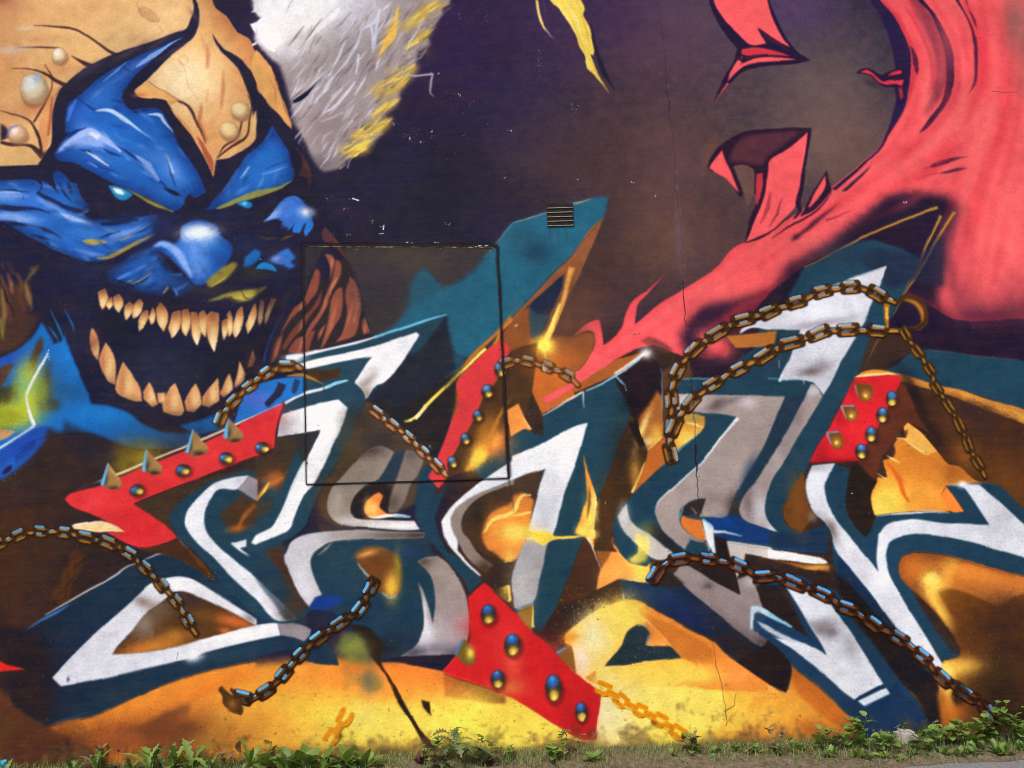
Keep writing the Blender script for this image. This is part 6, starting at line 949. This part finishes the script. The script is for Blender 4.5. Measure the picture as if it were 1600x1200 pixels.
# ---------------------------------------------------------------- the painted wall
def make_wall():
    th = .3; X0, X1, Z0, Z1 = WX0, WX1, -.25, WZ1
    v = [(X0,0,Z0),(X1,0,Z0),(X1,0,Z1),(X0,0,Z1),(X0,th,Z0),(X1,th,Z0),(X1,th,Z1),(X0,th,Z1)]
    w = mesh_obj('mural_wall', v, [(0,1,2,3),(5,4,7,6),(3,2,6,7),(4,0,3,7),(1,5,6,2),(4,5,1,0)], MUR)
    tag(w, 'rendered wall covered edge to edge with a graffiti mural', 'wall')
    groups = {}
    plan = {'tooth':'painted_monster','eye':'painted_monster','blue_brow':'painted_monster','blue_cheek':'painted_monster','blue_nose':'painted_monster','blue_muzzle':'painted_monster','dark_mask':'painted_monster','tan_helmet':'painted_monster','blue_collar':'painted_monster','brown_drape':'painted_monster','fur_collar':'painted_monster','painted_hair_lock':'painted_monster',
            'letter_outline':'painted_lettering','letter_fill':'painted_lettering','teal_arrow':'painted_lettering','teal_arrowhead':'painted_lettering','painted_flame':'painted_lettering',
            'red_ribbon':'painted_ribbon','ribbon_tail':'painted_ribbon','ribbon_hook':'painted_ribbon',
            'red_strap':'painted_strap','red_patch':'painted_strap','stud':'painted_strap','spike':'painted_strap','ring':'painted_chain'}
    lab = {'painted_monster':'blue fanged monster face with tan helmet painted on the wall','painted_lettering':'white and teal wild-style letters painted across the wall','painted_ribbon':'coral red torn ribbon painted at the upper right','painted_strap':'red studded straps painted between the letters'}
    sub = {'letter_fill':'letter_stroke'}
    for i, (nm, of, p) in enumerate(PARTS):
        key = of or plan.get(nm, nm)
        par = groups.get(key)
        if par is None:
            if of: par = empty('painted_chain', (0,0,0), w)
            else:
                par = empty(key, (0,0,0), w)
                if key in lab: par['label'] = lab[key]
            groups[key] = par
        q = p[np.concatenate([[True], np.hypot(*np.diff(p, axis=0).T) > .002])]
        q = np.stack([np.clip(q[:, 0], WX0+.01, WX1-.01), np.clip(q[:, 1], -.2, WZ1-.01)], 1)
        if len(q) < 3: continue
        a = np.sum(q[:, 0]*np.roll(q[:, 1], -1)-np.roll(q[:, 0], -1)*q[:, 1])
        if a < 0: q = q[::-1]
        y = -.0004-.00002*i
        vv, _, ff, *_ = delaunay_2d_cdt([Vector((x, z)) for x, z in q], [], [list(range(len(q)))], 1, 1e-5)
        ff = [t if (vv[t[1]]-vv[t[0]]).cross(vv[t[2]]-vv[t[0]]) > 0 else t[::-1] for t in ff]
        mesh_obj(sub.get(nm, nm), [(c.x, y, c.y) for c in vv], ff, MUR, par)
    return w
WALL = make_wall()
# ---------------------------------------------------------------- flush access hatch
M_SEAL = noise_mat('black_gap_shade', (.002,.002,.002), (.011,.008,.006), 40, 1., .5, .01)  # near-black colour stands in for the shade inside the open gap
M_LIP = noise_mat('chipped_rusty_lip', (.006,.005,.005), (.30,.22,.12), 18, .8, .6, .01, 8, (.03,.02,.012))
M_RUST = noise_mat('rusty_screw', (.05,.02,.012), (.16,.07,.04), 90, .7, .4, .004)
def make_hatch():
    Q = to_wall(np.array([(473.5,383.5),(776.5,385),(795,747.5),(479,757)]))     # TL TR BR BL
    TL, TR, BR, BL = Q; c = Q.mean(0)
    root = empty('access_hatch', (c[0], 0, BL[1])); tag(root, 'flush painted metal access hatch set in the mural wall', 'hatch')
    o = Vector(root.location)
    def strip(name, a, b, wa, wb, y, mat, jag=0, n=26, seed=0, off=0):
        rg = random.Random(seed); a = np.array(a); b = np.array(b); d = (b-a)/np.hypot(*(b-a)); nn = np.array([-d[1], d[0]]); v = []; f = []
        for i in range(n+1):
            t = i/n; p = a+(b-a)*t; w = wa+(wb-wa)*t
            w1, w2 = w/2*(1+jag*rg.uniform(-.5, 1)), w/2*(1+jag*rg.uniform(-.5, 1))
            for s, yy in ((w1+off, y), (-w2+off, y)): q = p+nn*s; v.append((q[0]-o.x, yy, q[1]-o.z))
            for s in (w1+off, -w2+off): q = p+nn*s; v.append((q[0]-o.x, .0, q[1]-o.z))
        for i in range(n):
            k = 4*i; f += [(k, k+1, k+5, k+4), (k+2, k, k+4, k+6), (k+1, k+3, k+7, k+5)]
        return mesh_obj(name, v, f, mat, root)
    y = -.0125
    strip('gap_shade', BL, TL, .007, .012, y, M_SEAL, .5, 30, 1); strip('gap_shade', TR, BR, .014, .014, y, M_SEAL, .6, 30, 2); strip('gap_shade', BR, BL, .006, .005, y, M_SEAL, .5, 30, 3)  # dark strips laid where the gap around the panel would be in shade
    strip('gap_shade', TL, TR, .019, .019, y-.0006, M_SEAL, .5, 30, 4); strip('lip', TL*.97+TR*.03, TR*.98+TL*.02, .011, .012, y-.0003, M_LIP, .7, 40, 5, off=-.011)
    e = .004; P = [(BL[0]+e,BL[1]+.002),(BR[0]-e,BR[1]+.002),(TR[0]-e,TR[1]-e),(TL[0]+e,TL[1]-e)]
    v = [(x-o.x, yy, z-o.z) for yy in (-.0115, 0.0) for x, z in P]
    mesh_obj('panel', v, [(0,1,2,3),(0,4,5,1),(1,5,6,2),(2,6,7,3),(3,7,4,0)], MUR, root)
    bm = bmesh.new(); bmesh.ops.create_uvsphere(bm, u_segments=10, v_segments=5, radius=.0085); bmesh.ops.scale(bm, vec=(1,.35,1), verts=bm.verts)
    me = bpy.data.meshes.new('screw'); bm.to_mesh(me); bm.free(); me.materials.append(M_RUST)
    for t, x, yy in (('K',312,682),('K',630,366),('K',1155,362),('K',1490,362),('K',1512,662),('K',1520,985),('N',1545,345),('N',310,470),('N',320,655)):
        w = to_wall(pts(t, '%g,%g' % (x, yy)))[0]; s = link(bpy.data.objects.new('screw', me), root); s.location = (w[0]-o.x, -.013, w[1]-o.z)
    rg = random.Random(8); MC = noise_mat('bare_chip', (.30,.26,.2), (.62,.58,.52), 90, .9, .3, .005)
    for t, x, yy, s in (('K',945,318,.016),('K',975,322,.012),('K',1120,318,.014),('K',1140,321,.010),('K',1400,340,.02),('K',1440,338,.018),('K',1375,345,.013)):
        w = to_wall(pts(t, '%g,%g' % (x, yy)))[0]; k = 9; vv = []
        for i in range(k):
            a = 2*math.pi*i/k; r = s*.62*rg.uniform(.35, 1.25); vv.append((w[0]-o.x+r*1.5*math.cos(a), -.0155, w[1]-o.z+r*.55*math.sin(a)))
        mesh_obj('paint_chip', vv, [tuple(range(k))], MC, root)
make_hatch()
# ---------------------------------------------------------------- louvred wall vent
def make_vent():
    Q = to_wall(np.array([(854.5,319),(894.5,318.5),(896,354.5),(855.5,354)])); TL, TR, BR, BL = Q
    x0, x1, z0, z1 = (TL[0]+BL[0])/2, (TR[0]+BR[0])/2, (BL[1]+BR[1])/2, (TL[1]+TR[1])/2
    root = empty('air_vent', ((x0+x1)/2, 0, z0)); tag(root, 'small rusty louvred air vent high above the hatch', 'vent'); ox = root.location.x
    MB = noise_mat('vent_shade_rust', (.0015,.0015,.0015), (.022,.012,.006), 18, 1., .4, .005); MS = noise_mat('vent_slat_metal', (.22,.19,.18), (.42,.38,.35), 40, .6, .3, .003)
    bm = bmesh.new(); box_bm(bm, x0-ox, x1-ox, -.0085, .0, 0, z1-z0); bm_obj('backing', bm, MB, root)  # near-black sheet, colours in the shade of the vent openings
    h = z1-z0; n = 5
    for i in range(n):
        zc = h*(.03+.195*i)
        bm = bmesh.new(); box_bm(bm, x0-ox, x1-ox, -.0165, -.0087, zc-.0026, zc+.0026, .0008); bm_obj('slat', bm, MS, root)
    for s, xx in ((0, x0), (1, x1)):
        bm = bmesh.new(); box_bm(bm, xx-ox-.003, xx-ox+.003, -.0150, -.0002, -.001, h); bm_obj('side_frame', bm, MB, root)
make_vent()
# ---------------------------------------------------------------- weeds along the foot of the wall
def leaf_mat(name, a, b, tr=.25):
    k = NT(name); oi = k.n('ObjectInfo'); g = k.n('NewGeometry'); no = k.n('TexNoise', i_Scale=35., i_Detail=3.); k.l(g.outputs['Position'], no.inputs['Vector'])
    ad = k.n('Math', operation='ADD'); k.l(oi.outputs['Random'], ad.inputs[0]); k.l(no.outputs[0], ad.inputs[1])
    mr = k.n('MapRange'); mr.inputs[1].default_value = .3; mr.inputs[2].default_value = 1.6; k.l(ad.outputs[0], mr.inputs[0])
    mx = k.n('Mix', data_type='RGBA'); mx.inputs[6].default_value = (*a, 1); mx.inputs[7].default_value = (*b, 1); k.l(mr.outputs[0], mx.inputs[0])
    k.l(mx.outputs[2], k.p.inputs['Base Color']); k.p.inputs['Roughness'].default_value = .55
    tb = k.n('BsdfTranslucent'); k.l(mx.outputs[2], tb.inputs[0]); ms = k.n('MixShader'); ms.inputs[0].default_value = tr
    k.l(k.p.outputs[0], ms.inputs[1]); k.l(tb.outputs[0], ms.inputs[2]); k.l(ms.outputs[0], k.t.nodes['Material Output'].inputs[0])
    return k.m
M_LEAF = leaf_mat('weed_leaf', (.06,.13,.018), (.22,.33,.06)); M_LEAF2 = leaf_mat('grey_green_leaf', (.06,.10,.035), (.15,.20,.08)); M_DRY = leaf_mat('dry_leaf', (.10,.055,.035), (.26,.17,.09), .1); M_PURP = leaf_mat('dark_red_leaf', (.06,.025,.02), (.16,.07,.05), .1)
M_STEM = noise_mat('weed_stem', (.06,.09,.02), (.14,.16,.05), 60, .7, .2, .003)
def leaf_mesh(name, L, W, kind, mat, bend=.5, n=9):
    """leaf growing along +x from the origin, arched and folded along the midrib"""
    v = []; f = []
    for i in range(n+1):
        t = i/n
        if kind == 'toothed': w = W*(math.sin(math.pi*min(1, t*.95+.03))**.8)*(.55+.45*t)*(1.0 if i % 2 else .45)+.0015
        elif kind == 'round': w = W*max(0, math.sin(math.pi*(.06+.94*t)))**.62 if t > .3 else .002
        elif kind == 'thistle': w = W*(math.sin(math.pi*t*.93+.08))*(1.15 if i % 2 else .28)+.001
        else: w = W*math.sin(math.pi*(.05+.93*t))**.8
        z = bend*L*(t-t*t*1.05); x = L*t*(1-.12*bend*t)
        up = .25*w
        v += [(x+(0 if i % 2 else .0), -w, z+up), (x, 0, z), (x, w, z+up)]
    for i in range(n):
        a = 3*i; f += [(a, a+3, a+4, a+1), (a+1, a+4, a+5, a+2)]
    me = bpy.data.meshes.new(name); me.from_pydata(v, [], f); me.shade_smooth(); me.materials.append(mat); return me
LM = {'dandelion': [leaf_mesh('leaf', .24, .032, 'toothed', M_LEAF, b, 11) for b in (.3, .6, .9)], 'broad': [leaf_mesh('leaf', .16, .044, 'oval', M_LEAF, b) for b in (.2, .5)],
      'round': [leaf_mesh('leaf', .115, .038, 'round', M_LEAF, b) for b in (.2, .5)], 'thistle': [leaf_mesh('leaf', .26, .05, 'thistle', M_LEAF2, b, 15) for b in (.5, .9)],
      'dry': [leaf_mesh('leaf', .11, .034, 'oval', M_DRY, b) for b in (.1, .7)], 'dark': [leaf_mesh('leaf', .12, .045, 'oval', M_PURP, b) for b in (.2, .6)], 'nettle': [leaf_mesh('leaf', .10, .032, 'toothed', M_LEAF, b, 13) for b in (.1, .4)]}
rgp = random.Random(5)
def ground_at(px, depth):
    """place on the verge below wall column px"""
    x = to_wall(np.array([(px, 1180)]))[0][0]
    return Vector((x*(1-depth/7.6), -depth, .05*max(0, 1-depth/.5)))
def plant(name, kind, px, depth, sc, n, label, cat='weed', stems=0, hgt=.2, group='weeds along the foot of the wall'):
    root = empty(name, ground_at(px, depth)); tag(root, label, cat, group); root.rotation_euler.z = rgp.uniform(0, 6.28)
    def leaf(loc, rz, el, s, roll=0):
        o = link(bpy.data.objects.new('leaf', rgp.choice(LM[kind])), root); o.location = loc; o.rotation_euler = (roll, -el, rz); o.scale = (s, s, s)
    if stems == 0:
        for i in range(n): leaf((rgp.uniform(-.012,.012), rgp.uniform(-.012,.012), 0), i*2.4+rgp.uniform(-.4,.4), rgp.uniform(.15, 1.25), sc*rgp.uniform(.6, 1.1), rgp.uniform(-.4, .4))
    else:
        for s in range(stems):
            az = rgp.uniform(0, 6.28); ln = hgt*rgp.uniform(.65, 1.1); tip = Vector((math.cos(az)*ln*.35, math.sin(az)*ln*.35, ln*.9)); b0 = Vector((rgp.uniform(-.03,.03), rgp.uniform(-.03,.03), -.01))
            v = []; f = []; K = 5
            for i in range(K+1):
                t = i/K; c = b0+tip*t+Vector((0,0,.03*math.sin(math.pi*t))); r = .0035*(1-t*.6)
                v += [(c.x+r*math.cos(q), c.y+r*math.sin(q), c.z) for q in (0, 2.09, 4.19)]
            for i in range(K):
                for q in range(3): f.append((3*i+q, 3*i+(q+1)%3, 3*i+3+(q+1)%3, 3*i+3+q))
            mesh_obj('stem', v, f, M_STEM, root, True)
            m = max(3, n//stems)
            for i in range(m):
                t = (i+1)/m; c = b0+tip*t+Vector((0,0,.03*math.sin(math.pi*t)))
                leaf(c, i*2.6+rgp.uniform(-.4,.4), rgp.uniform(-.1, .8), sc*(1.15-.5*t)*rgp.uniform(.8,1.15), rgp.uniform(-.3,.3))
    return root
ORD = ['first','second','third','fourth','fifth','sixth','seventh','eighth','ninth','tenth','eleventh','twelfth','thirteenth','fourteenth','fifteenth','sixteenth','seventeenth','eighteenth','nineteenth','twentieth']
def row(name, kind, spots, fmt, cat='weed', **kw):
    for i, (px, dp, sc, n, st, hg) in enumerate(sorted(spots)):
        plant(name, kind, px, dp, sc, n, fmt % ORD[i], cat, st, hg, **kw)
row('dandelion', 'dandelion', [(8,.24,1.0,9,0,0),(118,.2,.8,8,0,0),(152,.22,1.05,9,0,0),(205,.18,.8,8,0,0),(238,.25,1.25,10,0,0),(268,.2,1.25,10,0,0),(300,.24,1.3,10,0,0),(330,.3,.9,8,0,0),(392,.2,1.1,9,0,0)], 'toothed dandelion rosette below the tan foot of the mural, %s from the left', 'dandelion', group='dandelions at the left foot of the wall')
row('broad_weed', 'broad', [(416,.22,1.1,11,0,0),(448,.25,1.2,11,0,0),(476,.22,1.25,12,0,0),(505,.26,1.15,11,0,0),(540,.22,1.3,12,0,0),(570,.26,1.1,10,0,0)], 'broad-leaved green weed left of the black diagonal strut, %s from the left')
plant('thistle', 'thistle', 722, .22, 1.0, 12, 'tall spiky thistle in front of the yellow paint beside the black strut', 'thistle', 2, .26, None)
plant('thistle', 'thistle', 690, .3, .8, 9, 'low grey-green thistle rosette at the foot of the black strut', 'thistle', 0, 0, None)
plant('thistle', 'thistle', 752, .3, .8, 9, 'flat thistle rosette under the yellow paint right of the tall thistle', 'thistle', 0, 0, None)
row('withered_weed', 'dark', [(658,.24,.9,8,0,0),(676,.3,.8,7,0,0),(765,.28,1.0,8,0,0),(425,.2,.9,6,0,0)], 'withered dark red weed at the wall foot, %s from the left')
plant('sprig', 'nettle', 790, .2, .55, 7, 'thin lone sprig with a few leaves left of the red strap', 'weed', 1, .16, None)
row('low_clover', 'round', [(1085,.16,.6,9,0,0),(1118,.2,.7,10,0,0),(1150,.18,.65,9,0,0),(1182,.22,.7,9,0,0),(1050,.22,.55,8,0,0),(1215,.24,.7,9,0,0),(1250,.2,.7,9,0,0)], 'low round-leaved weed under the cracked yellow paint, %s from the left')
row('leafy_weed', 'round', [(1288,.2,1.0,14,3,.16),(1315,.26,1.0,14,3,.14),(1335,.14,.95,15,3,.22),(1350,.2,1.1,15,3,.26),(1368,.28,.95,12,3,.14),(1392,.3,.9,12,3,.12),(1440,.3,1.0,14,3,.15),(1465,.24,1.05,14,3,.17),(1488,.2,1.1,15,3,.2),(1512,.26,1.15,15,3,.2),(1536,.16,1.1,18,4,.24),(1562,.12,1.0,20,4,.34),(1580,.2,1.1,18,4,.24),(1602,.24,1.1,18,4,.22),(1640,.2,1.2,18,4,.34)], 'bushy green weed in the tangle at the right wall foot, %s from the left', group='green weeds at the right foot of the wall')
row('trailing_weed', 'nettle', [(1300,.36,.9,9,0,0),(1340,.4,.9,10,0,0),(1380,.4,.9,9,0,0),(1425,.42,.95,10,0,0),(1470,.4,1.0,10,0,0),(1520,.4,1.0,11,0,0),(1555,.4,1.1,11,0,0),(1600,.38,1.1,11,0,0),(1450,.5,.8,9,0,0),(1500,.48,.9,10,0,0),(1400,.5,.8,9,0,0),(1575,.46,.9,10,0,0),(1355,.46,.75,9,0,0)], 'low trailing weed along the pavement edge at the right, %s from the left', group='trailing weeds by the pavement')
rgx = random.Random(41)
for kind, nm, cnt, lo, hi, fmt in (('nettle','small_nettle',11,60,640,'small ragged seedling tangled between the left weeds, %s from the left'),('round','chickweed',12,600,1260,'tiny chickweed tuft in the dry grass of the middle stretch, %s from the left'),('nettle','bindweed',14,1270,1640,'thin bindweed shoot climbing the right-hand wall foot, %s from the left'),('dry','dead_weed',12,40,1600,'brittle brown dead weed at the wall foot, %s from the left')):
    row(nm, kind, [(rgx.uniform(lo, hi), rgx.uniform(.05, .3), rgx.uniform(.5, .95), rgx.randint(7, 12), rgx.choice((0, 1, 2, 2)), rgx.uniform(.1, .24)) for _ in range(cnt)], fmt)
# grass: dry stubble in the middle, green among the weeds
def make_grass(name, label, n, xr, mats, hr, depth, seed):
    rg = np.random.default_rng(seed); v = []; f = []
    for i in range(n):
        px = rg.uniform(*xr); d = abs(rg.normal())*depth*.5+.015; g = ground_at(px, min(d, .66)); h = rg.uniform(*hr); a = rg.uniform(0, 6.28); le = rg.uniform(.1, .9)*h; w = rg.uniform(.0014, .0034)
        dx, dy = math.cos(a), math.sin(a); nx, ny = -dy*w, dx*w; b = len(v); z = g.z-.01
        v += [(g.x-nx, g.y-ny, z), (g.x+nx, g.y+ny, z), (g.x+dx*le*.4+nx*.7, g.y+dy*le*.4+ny*.7, z+h*.65), (g.x+dx*le*.4-nx*.7, g.y+dy*le*.4-ny*.7, z+h*.65), (g.x+dx*le, g.y+min(dy*le, .0-g.y-.004), z+h)]
        f += [(b, b+1, b+2, b+3), (b+3, b+2, b+4)]
    o = mesh_obj(name, v, f, mats); tag(o, label, 'grass', None, 'stuff')
M_GR = noise_mat('grass_blade', (.06,.11,.018), (.20,.27,.06), 9, .7, .1, .002); M_GD = noise_mat('dry_grass', (.13,.10,.05), (.36,.29,.16), 14, .85, .1, .002, c3=(.2,.19,.07))
make_grass('grass', 'short green grass between the weeds along the wall', 11000, (-120, 1720), M_GR, (.015, .09), .5, 4)
make_grass('dry_grass', 'dry straw coloured grass stubble along the wall foot', 6500, (-60, 1420), M_GD, (.015, .075), .3, 6)
def litter():
    rg = np.random.default_rng(12); v = []; f = []
    for i in range(900):
        px = rg.uniform(-60, 1660); d = rg.uniform(.01, .5); g = ground_at(px, d); s = rg.uniform(.004, .02); a = rg.uniform(0, 6.28); t = rg.uniform(-.5, .5); b = len(v)
        c, sn = math.cos(a)*s, math.sin(a)*s
        v += [(g.x-c, g.y-sn, g.z+.006), (g.x+sn*.5, g.y-c*.5, g.z+.008+t*s), (g.x+c, g.y+sn, g.z+.008), (g.x-sn*.5, g.y+c*.5, g.z+.008-t*s)]; f.append((b, b+1, b+2, b+3))
    tag(mesh_obj('leaf_litter', v, f, M_DRY), 'scattered dry leaf fragments on the soil verge', 'leaf litter', None, 'stuff')
litter()
def rock(name, px, depth, s, mat, label, cat, seed, zoff=0):
    rg = random.Random(seed); bm = bmesh.new(); bmesh.ops.create_cube(bm, size=1); bmesh.ops.bevel(bm, geom=bm.edges[:], offset=.16, segments=2, affect='EDGES'); bmesh.ops.subdivide_edges(bm, edges=bm.edges[:], cuts=1)
    for vv in bm.verts: vv.co = Vector((vv.co.x*s[0]*rg.uniform(.94,1.06), vv.co.y*s[1]*rg.uniform(.94,1.06), vv.co.z*s[2]*rg.uniform(.92,1.08)))
    o = bm_obj(name, bm, mat); g = ground_at(px, depth); o.location = (g.x, g.y, g.z+s[2]*.4+zoff); o.rotation_euler = (rg.uniform(-.1,.1), rg.uniform(-.15,.2), rg.uniform(-.4,.4)); tag(o, label, cat); return o
M_STONE = noise_mat('pale_rubble', (.26,.23,.20), (.50,.47,.43), 14, .9, .5, .006); M_MORT = noise_mat('red_rubble', (.16,.08,.06), (.30,.18,.14), 30, .9, .6, .006)
rock('rubble_block', 1418, .12, (.16,.12,.11), M_STONE, 'pale block of rubble lying among the weeds below the blue arrow tip', 'rubble', 3, .0)
rock('brick_fragment', 1318, .1, (.10,.07,.06), M_MORT, 'reddish brick fragment against the wall under the orange paint', 'brick', 4, .03)
def small(name, px, depth, z, col, label, cat, r=.016, flat=.5):
    bm = bmesh.new(); bmesh.ops.create_cone(bm, cap_ends=True, segments=14, radius1=r, radius2=r*.9, depth=r*flat*2); bmesh.ops.bevel(bm, geom=bm.edges[:], offset=r*.12, segments=2, affect='EDGES')
    k = noise_mat(cat.replace(' ', '_')+'_plastic_'+name, tuple(c*.85 for c in col), col, 50, .4, .05, .002); o = bm_obj(name, bm, k); g = ground_at(px, depth); o.location = (g.x, g.y, g.z+z); o.rotation_euler = (1.1, .3, .4); tag(o, label, cat)
small('bottle_cap', 1115, .3, .02, (.05,.55,.06), 'bright green bottle cap on the verge right of the yellow chain', 'cap')
small('bottle_cap', 424, .34, .03, (.05,.32,.6), 'bright blue cap among the broad weeds', 'cap')
def wrapper():
    g = ground_at(4, .22); v = []; f = []; rg = random.Random(3); n = 5
    for j in range(n+1):
        for i in range(n+1): v.append(((i/n-.5)*.07+rg.uniform(-.004,.004), rg.uniform(-.012,.012), (j/n)*.075+rg.uniform(-.004,.004)))
    for j in range(n):
        for i in range(n): a = j*(n+1)+i; f.append((a, a+1, a+n+2, a+n+1))
    o = mesh_obj('crumpled_wrapper', v, f, noise_mat('blue_foil', (.02,.25,.38), (.06,.45,.6), 30, .35, .3, .004)); o.location = (g.x, g.y, g.z+.07); tag(o, 'crumpled turquoise wrapper caught in weeds at the left edge', 'wrapper')
wrapper()
def dry_leaf(px, depth, s, label, seed, mat=None, z=.05):
    rg = random.Random(seed); me = leaf_mesh('fallen_leaf', .12*s, .04*s, 'oval', mat or M_DRY, .8); o = link(bpy.data.objects.new('fallen_leaf', me)); g = ground_at(px, depth); o.location = (g.x, g.y, g.z+z); o.rotation_euler = (rg.uniform(-.5,.5), -rg.uniform(.6,1.3), rg.uniform(-1,4)); tag(o, label, 'leaf')
dry_leaf(139, .2, .9, 'upright brown dead leaf left of the dandelions', 1, None, .04); dry_leaf(376, .1, 1.1, 'curled pale brown leaf against the wall under the hanging chain', 2, None, .1); dry_leaf(655, .3, .9, 'dark brown dead leaf beside the thistle', 3, M_PURP)
def bud():
    root = empty('blue_flower', ground_at(185, .2)); tag(root, 'small dark blue flower on a thin stem among the dandelions', 'flower')
    mesh_obj('stem', [(.002*math.cos(q), .002*math.sin(q), z) for z in (0, .17) for q in (0, 2.1, 4.2)], [(0,1,4,3),(1,2,5,4),(2,0,3,5)], M_STEM, root)
    mb = noise_mat('flower_blue', (.01,.015,.06), (.03,.06,.2), 60, .6, .1, .002)
    for i in range(7):
        me = leaf_mesh('petal', .026, .009, 'oval', mb, .4, 5); o = link(bpy.data.objects.new('petal', me), root); o.location = (0,0,.17); o.rotation_euler = (0, -.7, i*.9)
bud()
